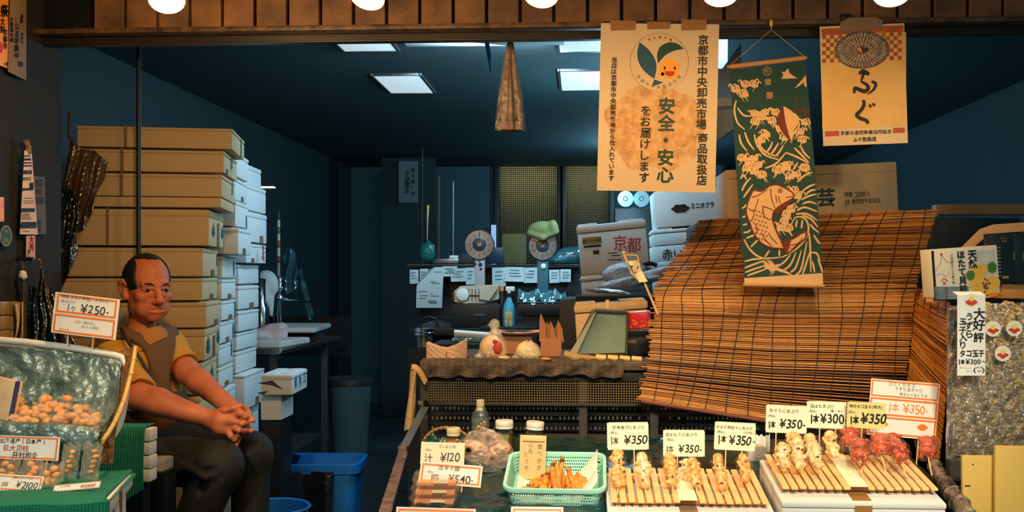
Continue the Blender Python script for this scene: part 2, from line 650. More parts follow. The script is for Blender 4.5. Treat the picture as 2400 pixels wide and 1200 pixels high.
# ------------------------------------------------------------------ street lamps
for i, (px, py, tilt, side) in enumerate([(391, 2, 32, 16), (859, -4, 30, -8), (1267, -8, 28, -6), (1688, -10, 26, -6), (2090, -10, 26, -8)]):
 Y = 2.45
 p = at(px, py, Y)
 o = thing('reflector_lamp', 'glowing white reflector bulb above the fascia, ' + ['over the seated man', 'over the dark middle of the shop', 'over the folded umbrella', 'just over the market poster', 'just over the pufferfish poster'][i], 'lamp', p, (R(-tilt), R(-side), 0), 'reflector bulbs under the canopy')
 MB().lathe([(.001, -.005), (.024, -.004), (.040, 0), (.044, .005)], 40).build('lamp_face', M_['lampface'], o)
 MB().lathe([(.0445, .003), (.0435, .010), (.036, .04), (.022, .07), (.020, .085)], 40).build('reflector', M_['steel'], o)
 MB().lathe([(.020, .085), (.022, .10), (.022, .14), (.010, .145)], 24).build('socket', M_['black'], o)
 MB().tube([(0, 0, .14), (.0, .03, .20), (.02, .10, .26), (.0, .2, .30)], .006).build('cord', M_['black'], o)
 lamp('reflector_light', 'SPOT', p + Vector((0, -.02, -.03)), [9, 7.5, 8.5, 9, 10][i], WARM, p + Vector((0, .55, -1)), spot_size=R(170), spot_blend=1.0, shadow_soft_size=.04)
 lamp('bulb_spill', 'POINT', p + Vector((0, .0, -.045)), [24, 8, 3, 2.6, 3][i], WARM, shadow_soft_size=.04)
# ------------------------------------------------------------------ ceiling panels in the shop
for lab, (xa, ya, xb, yb_) in {'pale ceiling light panel near the fascia, left of the umbrella': (785, 97, 911, 120), 'pale skewed ceiling light panel deeper in the shop, left of the umbrella': (875, 178, 982, 219),
                              'bright ceiling light panel beside the top of the market poster': (1309, 88, 1440, 127), 'bluish ceiling light panel lower beside the market poster': (1313, 172, 1430, 216)}.items():
 h = 2.455 - E
 Ya, Yb = h * F / (640 - ya) * .985, h * F / (640 - yb_) * .985
 A, B_ = at(xa, ya, Ya), at(xb, ya, Ya)
 w = B_.x - A.x
 o = thing('ceiling_light', lab, 'ceiling light', (A.x + w / 2, (Ya + Yb) / 2, 2.455), (0, 0, 0), 'ceiling light panels')
 MB().box((0, 0, 0), (w, Yb - Ya, .012), bev=.003).build('diffuser', M_['panel'], o)
 f = MB()
 for sx in (-1, 1):
  f.box((sx * (w / 2 + .008), 0, .006), (.016, Yb - Ya + .03, .03), bev=.002)
  f.box((0, sx * ((Yb - Ya) / 2 + .008), .006), (w, .016, .03), bev=.002)
 f.build('frame', M_['steel'], o)
# housings added around the two unseen fill lights
for n_, lab, x, y, l in (('fill_light_housing', 'unseen housing added for the shop fill light behind the fascia', .45, 4.45, .95), ('fill_light_housing', 'unseen housing added for the second fill light behind the fascia, nearer the foam stack', -.45, 4.62, .75)):
 o = thing(n_, lab, 'ceiling light', (x, y, 2.44))
 MB().box((0, 0, 0), (l, .16, .03), bev=.005).build('housing', M_['whiteplastic'], o)
# ------------------------------------------------------------------ back windows of pebbled glass
M_['pebble'] = bpy.data.materials.new('pebbled_glass')
M_['pebble'].use_nodes = True
nt = M_['pebble'].node_tree
nt.nodes.clear()
out = nt.nodes.new('ShaderNodeOutputMaterial')
tcn = nt.nodes.new('ShaderNodeTexCoord')
vz = nt.nodes.new('ShaderNodeVectorMath')
vz.operation = 'SCALE'
vz.inputs['Scale'].default_value = 2 * math.pi / .0205
sn = nt.nodes.new('ShaderNodeVectorMath')
sn.operation = 'SINE'
sx_ = nt.nodes.new('ShaderNodeSeparateXYZ')
mn = nt.nodes.new('ShaderNodeMath')
mn.operation = 'MINIMUM'
mrg = nt.nodes.new('ShaderNodeMapRange')
mrg.inputs[1].default_value = -.5
mrg.inputs[2].default_value = .6
mxc = nt.nodes.new('ShaderNodeMix')
mxc.data_type = 'RGBA'
mxc.inputs[6].default_value = (.10, .11, .11, 1)
mxc.inputs[7].default_value = (.85, .88, .85, 1)
tl = nt.nodes.new('ShaderNodeBsdfTranslucent')
nt.links.new(tcn.outputs['Object'], vz.inputs[0])
nt.links.new(vz.outputs[0], sn.inputs[0])
nt.links.new(sn.outputs[0], sx_.inputs[0])
nt.links.new(sx_.outputs[0], mn.inputs[0])
nt.links.new(sx_.outputs[2], mn.inputs[1])
nt.links.new(mn.outputs[0], mrg.inputs[0])
nt.links.new(mrg.outputs[0], mxc.inputs[0])
nt.links.new(mxc.outputs[2], tl.inputs[0])
nt.links.new(tl.outputs[0], out.inputs[0])
YW = 10.3
for i, (xa, xb, ya, yb_) in enumerate([(1170, 1306, 354, 640), (1326, 1428, 351, 640), (1706, 1800, 351, 640)]):
 A, B_ = at(xa, ya, YW), at(xb, yb_, YW)
 w, hh = B_.x - A.x, A.z - B_.z
 b = MB()
 for x_, z_, sx, sz in ((0, hh / 2 + .03, w + .12, .06), (0, -hh / 2 - .03, w + .12, .06), (-w / 2 - .03, 0, .06, hh), (w / 2 + .03, 0, .06, hh)):
  b.box((A.x + w / 2 + x_, YW, A.z - hh / 2 + z_), (sx, .05, sz), bev=.004)
 o = struct('window_%d' % (i + 1), b, M_['black'], label='tall sliding window of pebbled glass, ' + ['behind the two scales', 'beside the market poster', 'behind the wave scroll'][i])
 p = MB().box((0, 0, hh / 2 + .06), (w, .006, hh)).build('window_pane', M_['pebble'], o)
A0, A1 = at(1170, 354, YW), at(1800, 640, YW)
b = MB()
zt_, zb2 = A0.z, E + 0.0
xs = [-4.5, at(1170, 0, YW).x, at(1306, 0, YW).x, at(1326, 0, YW).x, at(1428, 0, YW).x, at(1706, 0, YW).x, at(1800, 0, YW).x, 4.5]
b.box((0, YW + .06, (zt_ + 2.6) / 2 + .01), (9, .06, 2.6 - zt_ + .02))
b.box((0, YW + .06, .635), (9, .06, 1.27))
zb2 = 1.29
for k in (0, 2, 4, 6):
 b.box(((xs[k] + xs[k + 1]) / 2, YW + .06, (zt_ + zb2) / 2), (xs[k + 1] - xs[k], .06, zt_ - zb2 + .04))
struct('wall_back', b, M_['dark'])
lamp('yard_lamp', 'AREA', (.10, 10.62, 2.42), 9, (1, .83, .38), (.10, 10.36, 2.1), shape='RECTANGLE', size=2.4, size_y=.1)
lamp('yard_dusk_light', 'AREA', (.50, 10.66, 1.35), 1.5, (.16, .42, 1), (.50, 10.3, 1.5), shape='RECTANGLE', size=.34, size_y=.5)
# ------------------------------------------------------------------ foam boxes

def foam_box(label, corner, W, D, H, rz, group, lid=.22, tape=None, side_mark=None, front_mark=None, m='foam', name='foam_box', anchor='R', lidm=None):
 """corner: world point of the front-bottom corner (right or left one)"""
 cz, sz = math.cos(rz), math.sin(rz)
 s = -1 if anchor == 'R' else 1
 base = Vector(corner) + Vector((s * W / 2 * cz - D / 2 * sz, s * W / 2 * sz + D / 2 * cz, 0))
 o = thing(name, label, 'box', base, (0, 0, rz), group)
 hb = H * (1 - lid)
 M_body = MB().box((0, 0, hb / 2), (W - .004, D - .004, hb), bev=.007)
 if lid > .05:
  M_body.box((0, 0, hb + .001), (W - .012, D - .012, .004))
 M_body.build('body', M_[m], o)
 if lid:
  l = MB().box((0, 0, hb + .002 + (H - hb - .007) / 2), (W, D, H - hb - .007), bev=.009)
  for sx in (-1, 1):
   l.box((sx * W * .27, 0, H - .006), (W * .34, D * .8, .010), bev=.003)
  l.build('lid', M_[lidm or m], o)
 for side, u, w in tape or []:
  t = MB()
  if side == 'S':      # right-hand face
   t.box((W / 2 + .0012, u * D, H * .34), (.0014, w, H * .68), bev=.0005, seg=1)
  elif side == 'T':    # small piece over the joint of the right-hand face
   t.box((W / 2 + .0014, u * D, H * .12), (.0016, w, H * .24), bev=.0005, seg=1)
  else:                # front face
   t.box((u * W, -D / 2 - .0012, H / 2), (w, .0014, H), bev=.0005, seg=1)
  t.build('tape', M_['tape_dull'], o)
 if side_mark:
  mk = MB()
  Ms = Matrix.Translation((W / 2 + .0004, 0, H * .42)) @ Matrix.Rotation(R(90), 4, 'Z')
  for kind, u, z_, sz_ in side_mark:
   if kind == 'leaf':
    for k in range(5):
     a = R(-60 + 30 * k)
     L = sz_ * (1 - .12 * abs(k - 2))
     p = [(u, z_ - sz_ * .4), (u + math.sin(a - .22) * L * .6, z_ - sz_ * .4 + math.cos(a - .22) * L * .6), (u + math.sin(a) * L, z_ - sz_ * .4 + math.cos(a) * L), (u + math.sin(a + .22) * L * .6, z_ - sz_ * .4 + math.cos(a + .22) * L * .6)]
     mk.prism(p[::-1], -.0006, .0006, Ms)
   elif kind == 'bar':
    mk.box((u, 0, z_), (sz_ * .28, .001, sz_), Ms)
   else:
    tmp = MB()
    write(tmp, kind, sz_, u, z_, vertical=len(kind) > 1, bold=.015)
    mk.add(tmp.v, tmp.f, Ms)
  mk.build('printed_mark', M_['inkteal'], o)
 return o

YAW = R(12)
ORD = ['topmost', 'second', 'third', 'fourth', 'fifth', 'sixth', 'seventh', 'eighth', 'ninth', 'tenth', 'eleventh', 'twelfth']

def from_px(xr, yt, yb, Y, W, D, label, group, rz=YAW, **kw):
 c = at(xr, yb, Y)
 ref = at(500, yb, Y).z, at(500, yt, Y).z
 c.z = max(0, ref[0])
 return foam_box(label, c, W, D, ref[1] - c.z - .002, rz, group, **kw)

GF = 'foam boxes stacked behind the seated man'
front = [  # xr, yt, yb, W, kw
 (545, 298, 350, .60, dict(tape=[('F', -.19, .012)], side_mark=[('bar', .08, .0, .08)])),
 (526, 350, 405, .60, dict(tape=[('F', -.16, .012), ('T', -.3, .03)], side_mark=[('鮮', .02, .02, .07)])),
 (521, 405, 462, .60, dict(tape=[('F', -.15, .012)], side_mark=[('bar', .1, .02, .06)])),
 (519, 462, 487, .60, dict(lid=0, m='foamwarm')),
 (491, 487, 576, .54, dict(lid=.24, tape=[('F', -.23, .010), ('S', .1, .05)], side_mark=[('leaf', -.09, .0, .06), ('leaf', .16, .0, .06)])),
 (477, 577, 648, .56, dict(lid=.2, tape=[('T', .1, .07)], side_mark=[('bar', .16, .02, .05)])),
 (476, 648, 704, .56, dict(tape=[('T', .05, .08)])),
 (485, 705, 768, .58, dict(tape=[('T', .12, .08)], m='foamwarm')),
 (481, 768, 846, .58, dict(lid=.28, tape=[('S', .08, .05)], side_mark=[('leaf', -.12, .0, .08), ('leaf', .15, .02, .07)], m='foamwarm')),
 (474, 847, 925, .58, dict(tape=[('T', .1, .07)], side_mark=[('leaf', .05, .0, .08)])),
 (470, 926, 1010, .58, dict()),
 (466, 1011, 1200, .58, dict(lid=.15)),
]
n = len(front)
for i, (xr, yt, yb, W, kw) in enumerate(front):
 lab = ('topmost' if i == 0 else ORD[i] + ' from the top') + ' of the wide warm-lit foam boxes stacked behind the seated man'
 if i == n - 1:
  lab = 'wide foam box on the floor at the foot of the stack behind the seated man'
 kw.setdefault('m', 'foamwarm')
 from_px(xr, yt, yb, 3.98, W, .40, lab, GF, **kw)
GM = 'foam boxes in the middle blue-lit column'
mid = [(553, 352, 412, {}), (549, 412, 466, dict(tape=[('T', .1, .05)])), (553, 466, 529, dict(side_mark=[('bar', .1, -.02, .06)])), (560, 530, 596, dict(tape=[('T', -.1, .06)])),
       (522, 597, 651, dict(side_mark=[('bar', .1, 0, .07)])), (521, 652, 702, dict(tape=[('T', 0, .07)])), (520, 703, 752, dict(tape=[('T', .08, .07)], side_mark=[('bar', .15, .0, .08)])),
       (516, 753, 807, dict(tape=[('T', 0, .06)], side_mark=[('鯛', .16, .0, .08)])), (514, 808, 860, dict(side_mark=[('bar', .12, .02, .07)])), (514, 861, 913, dict(tape=[('T', .02, .08)])),
       (520, 914, 985, {}), (521, 986, 1064, {}), (520, 1065, 1110, {}), (512, 1111, 1200, dict(side_mark=[('bar', 0, 0, .05)]))]
for i, (xr, yt, yb, kw) in enumerate(mid):
 lab = ('topmost' if i == 0 else ORD[i] + ' from the top' if i < 12 else ('second from the bottom' if i == 12 else 'lowest')) + ' foam box of the middle column in the tall white stack'
 from_px(xr, yt, yb, 4.43, .42, .34, lab, GM, rz=R(9), **kw)
GB = 'foam boxes in the rear blue-lit column'
rear = [(566, 376, 427, dict(lid=.3)), (578, 427, 491, {}), (580, 491, 566, dict(tape=[('T', .2, .06)])), (578, 567, 616, dict(tape=[('T', -.2, .05)])), (560, 617, 666, {}), (560, 667, 726, dict(tape=[('T', .1, .07)])),
  (560, 727, 778, {}), (556, 779, 822, {}), (554, 823, 876, {}), (574, 877, 962, dict(lid=.1, tape=[('T', .1, .06)])), (560, 963, 1064, {}), (560, 1065, 1270, {})]
for i, (xr, yt, yb, kw) in enumerate(rear):
 lab = ('topmost' if i == 0 else ORD[i] + ' from the top') + ' foam box of the rearmost column in the tall white stack'
 bx = from_px(xr, yt, yb, 4.86, .36, .40, lab, GB, rz=R(4), **kw)
 if i == 3:
  k = MB()
  Ms = Matrix.Translation((.21 + .0006, .0, .06)) @ Matrix.Rotation(R(90), 4, 'Z')
  for p in ([(-.01, .03), (.0, -.005), (-.012, -.045)], [(.02, .04), (.0, .0), (.02, -.05)], [(-.02, -.03), (.03, .0)]):
   k.tube([(x, -.001, z) for x, z in p], .0025, 6, Ms)
  k.build('red_mark', M_['inkred'], bx)
# lone foam box further out on a trolley, with blue print
c = at(686, 926, 4.50)
o = foam_box('white foam box with blue print sticking out beside the steel table', c, .148, .31, .098, TH, None, lid=.3, side_mark=[('鮮', -.09, .01, .06), ('魚', .0, .01, .06), ('印', .09, .01, .06)])
k = MB()
for p in ([(-.12, 0), (-.05, .012), (.0, -.03), (-.05, -.01)], [(-.12, -.045), (-.07, -.035), (-.09, -.055)]):
 k.prism(p, -.1562, -.155, Matrix.Translation((.03, 0, .055)))
k.build('stain', mat('grime', srgb(60, 62, 62), .7), o)
t = thing('foam_pedestal', 'grey foam crate on end under the blue-printed box', 'crate', Vector((at(644, 1000, 4.62).x, 4.66, 0)))
zt = at(686, 926, 4.50).z
MB().box((0, 0, zt - .066), (.10, .2, .12), bev=.01).build('body', M_['foam'], t)
MB().box((0, 0, zt / 2 - .066), (.085, .18, zt - .132)).build('stand', M_['black'], t)
# ------------------------------------------------------------------ slim pole and sink corner
px_, Yp = 325, 3.72
p = at(px_, 640, Yp)
tag(MB().tube([(p.x, p.y, 0), (p.x, p.y, 2.46)], .0085, 12).build('support_pole', M_['black']), 'slim black pole rising behind the seated man', 'pole')
# steel table with two cutting boards
o = thing('steel_table', 'dark steel work table carrying the cutting boards', 'table', (at(600, 800, 5.6).x - .1, 6.1, 0))
ox, oy = o.location.x, o.location.y
tA, tB = at(800, 775, 6.85), at(650, 850, 4.95)
zt = .785
xr = .5 * (at(778, 776, 7.0).x + at(655, 848, 5.0).x)

def par(bm, name, m, parent, **k):
 return bm.build(name, m, parent, world=True, **k)

xA, xB = at(655, 845, 5.42).x, at(797, 778, 6.6).x
top = MB()
top.prism([(at(560, 845, 5.42).x - .35, 5.42), (xA, 5.42), (xB, 6.6), (at(560, 800, 6.6).x - .45, 6.6)], 0, .03, Matrix(((1, 0, 0, 0), (0, 0, 1, 0), (0, -1, 0, .93), (0, 0, 0, 1))))
par(top, 'tabletop', M_['steel'], o)
rl = MB()
rl.tube([(xA, 5.42, .918), (xB, 6.6, .918)], .012, 8)
par(rl, 'drip_edge', M_['chrome'], o)
for lx, ly in ((xA - .06, 5.5), (xB - .08, 6.5), (xA - .6, 5.5), (xB - .7, 6.5)):
 par(MB().box((lx, ly, .45), (.035, .035, .898)), 'leg', M_['steel'], o)
par(MB().box(((xA + xB) / 2 - .5, 5.9, .30), (.9, 1.0, .015)), 'shelf', M_['steel'], o)

def board(px4, Y0, Y1, z, th, label, cat='cutting board', name='cutting_board', m='board_white'):
 (ax, ay), (bx, by), (cx, cy), (dx, dy) = px4
 P = [at(ax, ay, Y0), at(bx, by, Y0), at(cx, cy, Y1), at(dx, dy, Y1)]
 bm = bmesh.new()
 vs = [bm.verts.new((q.x, q.y, z)) for q in P] + [bm.verts.new((q.x, q.y, z + th)) for q in P]
 for f in ((0, 3, 2, 1), (4, 5, 6, 7), (0, 1, 5, 4), (1, 2, 6, 5), (2, 3, 7, 6), (3, 0, 4, 7)):
  bm.faces.new([vs[i] for i in f])
 bmesh.ops.bevel(bm, geom=bm.edges[:], offset=.006, segments=2, affect='EDGES')
 bm.verts.index_update()
 mb = MB().add([p.co.copy() for p in bm.verts], [[v.index for v in f.verts] for f in bm.faces])
 bm.free()
 return tag(mb.build(name, M_[m]), label, cat)

board([(580, 0), (658, 0), (727, 0), (645, 0)], 5.46, 5.88, .932, .036, 'near white cutting board hanging over the edge of the steel table')
board([(612, 0), (738, 0), (776, 0), (664, 0)], 5.9, 6.5, .990, .03, 'far thin white cutting board raised on a block')
tag(MB().box((at(690, 760, 6.2).x, 6.2, .960), (.30, .3, .056), bev=.004).build('board_block', M_['darkwood']), 'dark block under the far white cutting board', 'block')
# cloth bundles on the table
s = Sdf((-.2, -.14, -.01), (.2, .14, .16), .007)
s.ell((.04, .03, .05), (.085, .06, .062), .03).ell((-.06, -.02, .04), (.09, .06, .045), .03).ell((.09, .04, .09), (.03, .05, .025), .03)
mb = MB()
p = at(622, 757, 5.82)
s.into(mb, Matrix.Translation((p.x, p.y, .938)))
tag(mb.build('fish_bundle', mat('stained_paper', srgb(214, 208, 202), .8, noise=.5, nscale=16, col2=srgb(176, 120, 110), bump=.2, bscale=60)), 'white paper bundle with reddish stains lying behind the cutting boards', 'bundle')
# towel hung on the tap, tap, pipe
Yk = 6.75
o = thing('kitchen_tap', 'chrome tap with a long spout beside the white towel', 'tap', at(656, 730, Yk))
b = MB()
q = lambda x, y, d=0: at(x, y, Yk - .1 + d)
par(MB().tube([q(657, 786), q(657, 700)], .016, 12), 'base', M_['chrome'], o)
par(MB().lathe([(.012, -.04), (.03, -.03), (.02, 0), (.028, .03), (.014, .06), (.018, .09), (.008, .12)], 16, Matrix.Translation(q(656, 690))), 'body', M_['chrome'], o)
par(MB().tube([q(649, 651), q(664, 651)], .01, 8).tube([q(656, 664), q(656, 645)], .008, 8), 'handle', M_['chrome'], o)
par(MB().tube([q(654, 701), q(690, 704, -.1), q(726, 708, -.2)], .009, 10), 'spout', M_['chrome'], o)
o2 = thing('wall_pipe', 'pale pipe with brown bands standing behind the tap', 'pipe', at(652, 760, 6.9) * Vector((1, 1, 0)) + Vector((0, 0, .83)))
qq = lambda y: at(653, y, 6.9)
par(MB().tube([qq(781), qq(516)], .0115, 12), 'pipe_body', M_['whiteplastic'], o2)
for ya, yb in ((532, 549), (564, 581), (600, 616)):
 par(MB().tube([qq(ya), qq(yb)], .0122, 12), 'band', M_['tape'], o2)
par(MB().tube([qq(517), at(655, 493, 6.9)], [.004, .001], 6), 'spike', M_['chrome'], o2)
s = Sdf((-.11, -.09, -.3), (.11, .09, .12), .008)
s.ell((0, 0, .03), (.075, .06, .075), .03).ell((-.02, -.02, -.06), (.055, .05, .08), .03).cone((.02, 0, -.08), (.035, 0, -.2), .035, .012, .03).ell((.05, 0, -.01), (.03, .04, .05), .02)
mb = MB()
s.into(mb, Matrix.Translation(at(624, 680, 6.6) + Vector((0, 0, .03))))
tag(mb.build('towel', M_['towel']), 'white towel bunched up beside the tap', 'towel')
tag(MB().lathe([(.001, 0), (.05, 0), (.052, .11), (.03, .14), (.028, .2), (.032, .22), (.0, .225)], 20, Matrix.Translation(at(612, 792, 6.42)) @ Matrix.Scale(1.75, 4, (0, 0, 1))).build('steel_flask', M_['chrome']), 'small dark steel flask under the white towel', 'flask')
tag(MB().lathe([(.001, 0), (.035, 0), (.037, .08), (.02, .11), (.018, .15), (.0, .15)], 20, Matrix.Translation(at(584, 792, 6.42)) @ Matrix.Scale(2.2, 4, (0, 0, 1))).build('steel_canister', M_['black']), 'dark canister nearest the foam stack beside the towel', 'canister')
p = at(632, 690, 6.62)
tag(MB().tube([(p.x + .05, 6.56, .932), (p.x, p.y + .05, p.z)], .008, 8).build('towel_post', M_['black']), 'thin dark post holding up the white towel', 'post')
tag(MB().box((at(655, 700, 7.0).x, 7.02, .9), (1.0, .05, .28)).build('sink_splashback', M_['black']), 'dark splashback behind the tap and towel', 'splashback')
# lamp shade glimpsed behind the stack
o = thing('desk_lamp', 'bright strip of a work lamp peeping out above the foam stack', 'lamp', at(628, 440, 6.3))
par(MB().box(at(622, 439, 6.3), (.12, .05, .010), Matrix.Identity(4), bev=.003), 'shade', M_['lampface'], o)
par(MB().tube([at(632, 441, 6.3), at(610, 500, 6.28), at(606, 797, 6.28)], .006, 6), 'arm', M_['black'], o)
# clear and teal plastic bags hanging past the tap
for lab, pts, Yb in (('crumpled teal plastic bag hanging beside the striped pipe', [(662, 600, 690), (676, 575, 688), (690, 590, 684), (697, 640, 660)], 6.75),
                     ('long teal plastic bag hanging right of the crumpled one', [(704, 625, 640), (712, 650, 700), (722, 690, 750), (733, 735, 752)], 6.8)):
 def fn(u, v, pts=pts, Yb=Yb):
  k = u * (len(pts) - 1)
  i = min(int(k), len(pts) - 2)
  t = k - i
  x = lin(pts[i][0], pts[i + 1][0], t)
  y = lin(lin(pts[i][1], pts[i + 1][1], t), lin(pts[i][2], pts[i + 1][2], t), v)
  return at(x + 3 * math.sin(v * 7), y, Yb + .04 * math.sin(u * 11 + v * 3))
 pb_ = tag(MB().sheet(fn, 18, 14, .002).build('plastic_bag', M_['film_teal']), lab, 'bag', 'teal plastic bags by the sink')
 p = fn(.3, .02)
 MB().tube([p, Vector((p.x, p.y + .01, 2.462))], .0015, 5).build('cord', M_['black'], pb_, world=True)
# blue tub with a black liner bag, blue basin, stool, bin
Yt = 5.0
cz = at(760, 1086, Yt).z
o = thing('blue_tub', 'large blue plastic tub lined with a black bag', 'tub', (at(752, 1070, Yt + .13).x, Yt + .13, 0), (0, 0, TH))
h0 = cz

def rrect(hx, hy, r, n=6):
 pts = []
 for sx, sy, a0 in ((1, -1, -90), (1, 1, 0), (-1, 1, 90), (-1, -1, 180)):
  for k in range(n + 1):
   a = R(a0 + 90 * k / n)
   pts.append((sx * (hx - r) + r * math.cos(a), sy * (hy - r) + r * math.sin(a)))
 return pts

def loft(mb, secs, cap0=True, cap1=True, M=None):
 """secs: list of (poly, z)"""
 n = len(secs[0][0])
 vs = [(x, y, z) for poly, z in secs for x, y in poly]
 fs = []
 for i in range(len(secs) - 1):
  for k in range(n):
   k2 = (k + 1) % n
   fs.append((i * n + k, i * n + k2, (i + 1) * n + k2, (i + 1) * n + k))
 if cap0:
  fs.append(tuple(range(n))[::-1])
 if cap1:
  fs.append(tuple((len(secs) - 1) * n + k for k in range(n)))
 return mb.add(vs, fs, M)

bl = mat('blue_plastic', srgb(22, 112, 186), .4)
w, d = .215, .155
b = MB()
loft(b, [(rrect(w * .86, d * .86, .05), 0), (rrect(w * .97, d * .97, .05), h0 - .05), (rrect(w * .97, d * .97, .05), h0 - .01), (rrect(w * .94, d * .94, .05), h0 - .01), (rrect(w * .84, d * .84, .05), .02)], True, True)
b.build('tub_body', bl, o)
b = MB()
loft(b, [(rrect(w * .98, d * .98, .05), h0 - .055), (rrect(w * 1.05, d * 1.06, .05), h0 - .05), (rrect(w * 1.06, d * 1.07, .05), h0 - .003), (rrect(w * 1.04, d * 1.05, .05), h0), (rrect(w * .96, d * .96, .05), h0 - .002), (rrect(w * .955, d * .955, .05), h0 - .055)], False, False)
b.build('rim', bl, o)
mb = MB()
mb.sheet(lambda u, v: (lin(-.20, .10, u), -d * 1.10 - .012 * math.sin(u * 9) - .015 * (1 - abs(2 * v - 1)), h0 - .035 - v * (.34 + .05 * math.sin(u * 12))), 26, 16, .002)
mb.sheet(lambda u, v: (-w * 1.1 + .10 * u, lin(-d * 1.1, d * .9, v), h0 + .012 - .03 * (u - .3) ** 2 - .02 * math.sin(v * 9)), 8, 16, .002)
mb.build('liner_bag', mat('black_bag', srgb(20, 24, 26), .22, bump=1, bscale=18), o)
o = thing('blue_basin', 'round blue basin on the floor in front of the tub', 'basin', (at(650, 1190, 4.4).x, 4.34, 0))
zb_ = at(650, 1188, 4.34).z
MB().lathe([(.001, .0), (.14, 0), (.155, zb_ - .01), (.165, zb_), (.16, zb_ + .006), (.15, zb_), (.135, .02), (.001, .015)], 40).build('basin_body', bl, o)
o = thing('blue_foam_stack', 'low blue-lit foam crate standing on end behind the man\'s shins', 'crate', Vector((at(532, 1100, 4.1).x, 4.15, 0)), (0, 0, YAW))
zt = at(532, 1068, 4.15).z
for k in range(4):
 MB().box((0, 0, zt * (k + .5) / 4), (.10, .10, zt / 4 - .003), bev=.006).build('tray', mat('blue_grey_foam', srgb(150, 190, 220), .6) if k == 0 else bpy.data.materials['blue_grey_foam'], o)  # the blue tone is the foam's base colour
o = thing('round_bin', 'dark round bin with a pale rim in the gloom beyond the table', 'bin', (at(820, 900, 7.0).x, 7.0, 0))
zz = at(820, 886, 7.0).z
MB().lathe([(.001, 0), (.12, 0), (.15, zz - .03)], 28).build('bin_body', M_['dark'], o)
MB().lathe([(.148, zz - .045), (.158, zz - .04), (.16, zz), (.15, zz + .004), (.145, zz)], 28).build('rim', M_['steel'], o)
# ------------------------------------------------------------------ the seated man
SKIN = mat('skin', srgb(212, 120, 78), .58, noise=.3, nscale=34, bump=.10, bscale=120, sub=.08)
BROW = mat('greying_brow', srgb(78, 50, 40), .7)
HAIR = mat('dark_hair', srgb(34, 30, 30), .55, noise=.4, nscale=90, stretch=(1, 1, 6), bump=.3, bscale=200)
SHIRT = mat('mustard_cotton', srgb(206, 146, 40), .85, noise=.14, nscale=14, bump=.12, bscale=240)
VEST = mat('brown_knit', srgb(112, 82, 50), .9, noise=.3, nscale=120, bump=.35, bscale=260)
TROU = mat('dark_trousers', srgb(24, 25, 27), .8, noise=.25, nscale=9, bump=.1, bscale=200)
HC = at(346, 674, 3.50)
psi, pit = R(43), R(-5)
Lv = -(RT * math.cos(psi) + FW * math.sin(psi))
Fv = RT * math.sin(psi) - FW * math.cos(psi)
Uv = Vector((0, 0, 1))
Fv, Uv = (Fv * math.cos(pit) + Uv * math.sin(pit)), (Uv * math.cos(pit) - Fv * math.sin(pit))
HB = [tuple(Lv), tuple(Fv), tuple(Uv)]
H_ = lambda l, f, u: HC + Lv * l + Fv * f + Uv * u
pm = thing('person', 'man in mustard polo shirt and brown vest sitting with clasped hands', 'person', Vector((at(320, 1000, 3.55).x, 3.55, 0)))
J = dict(neck=at(330, 786, 3.50), nsh=at(262, 826, 3.43), fsh=at(392, 814, 3.63), nel=at(322, 926, 3.26), nwr=at(494, 984, 3.27),
         fel=at(440, 872, 3.56), fwr=at(545, 958, 3.40), hip=at(300, 1030, 3.52), chest=at(322, 862, 3.52), belly=at(316, 950, 3.50))
g = Sdf((-1.70, 3.05, .52), (-.88, 3.84, 1.43), .0032)

def he(l, f, u, r, k=.012, sub=False):
 g.ell(H_(l, f, u), r, k, sub, HB)

def hc(p, q, ra, rb=None, k=.01, sub=False):
 g.cone(H_(*p), H_(*q), ra, rb, k, sub)

# torso core, neck, arms (the clothes cover the torso)
g.chain([J['hip'], J['belly'], J['chest']], [.11, .115, .11], .03)
g.cone(J['nsh'], J['fsh'], .055, .055, .03)
g.cone(J['neck'] + Vector((-.01, .01, -.05)), H_(0, -.022, -.055), .050, .047, .03)
for a, b_, c, r in ((J['nsh'], J['nel'], J['nwr'], (.050, .044, .043, .030)), (J['fsh'], J['fel'], J['fwr'], (.050, .043, .041, .029))):
 g.cone(a, b_, r[0], r[1], .02)
 m_ = b_.lerp(c, .28)
 g.cone(b_, m_, r[2], r[2] * 1.04, .02)
 g.cone(m_, c, r[2] * 1.04, r[3], .02)
# head
he(0, -.014, .030, (.0745, .096, .087), 0)
he(0, .018, -.036, (.064, .070, .080), .02)
he(0, .034, -.080, (.047, .046, .034), .02)
he(0, .070, -.098, (.022, .016, .016), .018)
for s in (-1, 1):
 he(s * .044, .054, -.026, (.021, .022, .018), .016)
 he(s * .050, .006, -.066, (.016, .030, .030), .02)
 hc((s * .014, .083, .020), (s * .044, .070, .018), .0105, .0095, .012)
 he(s * .040, .052, -.070, (.016, .018, .022), .018)
for s in (-1, 1):
 he(s * .032, .092, -.001, (.0165, .016, .0115), .012, True)
for s in (-1, 1):
 he(s * .032, .0715, -.001, (.0145, .0125, .0125), .004)
 hc((s * .019, .084, -.0105), (s * .045, .068, -.0100), .0048, .0042, .004)
 hc((s * .020, .083, -.020), (s * .044, .070, -.019), .0055, .005, .006)      # bag under the eye
 hc((s * .018, .0850, .0058), (s * .046, .0675, .0036), .0056, .0048, .003)       # upper lid
hc((0, .084, .012), (0, .107, -.034), .0088, .0122, .012)
he(0, .108, -.038, (.0125, .011, .011), .008)
for s in (-1, 1):
 he(s * .0135, .096, -.043, (.0085, .0105, .0075), .007)
 hc((s * .006, .103, -.051), (s * .007, .098, -.046), .0028, .0024, .003, True)
he(0, .068, -.066, (.032, .024, .026), .016)
hc((-.017, .087, -.063), (.017, .087, -.063), .0052, .0052, .008)
hc((-.015, .087, -.077), (.015, .087, -.077), .0062, .0062, .008)
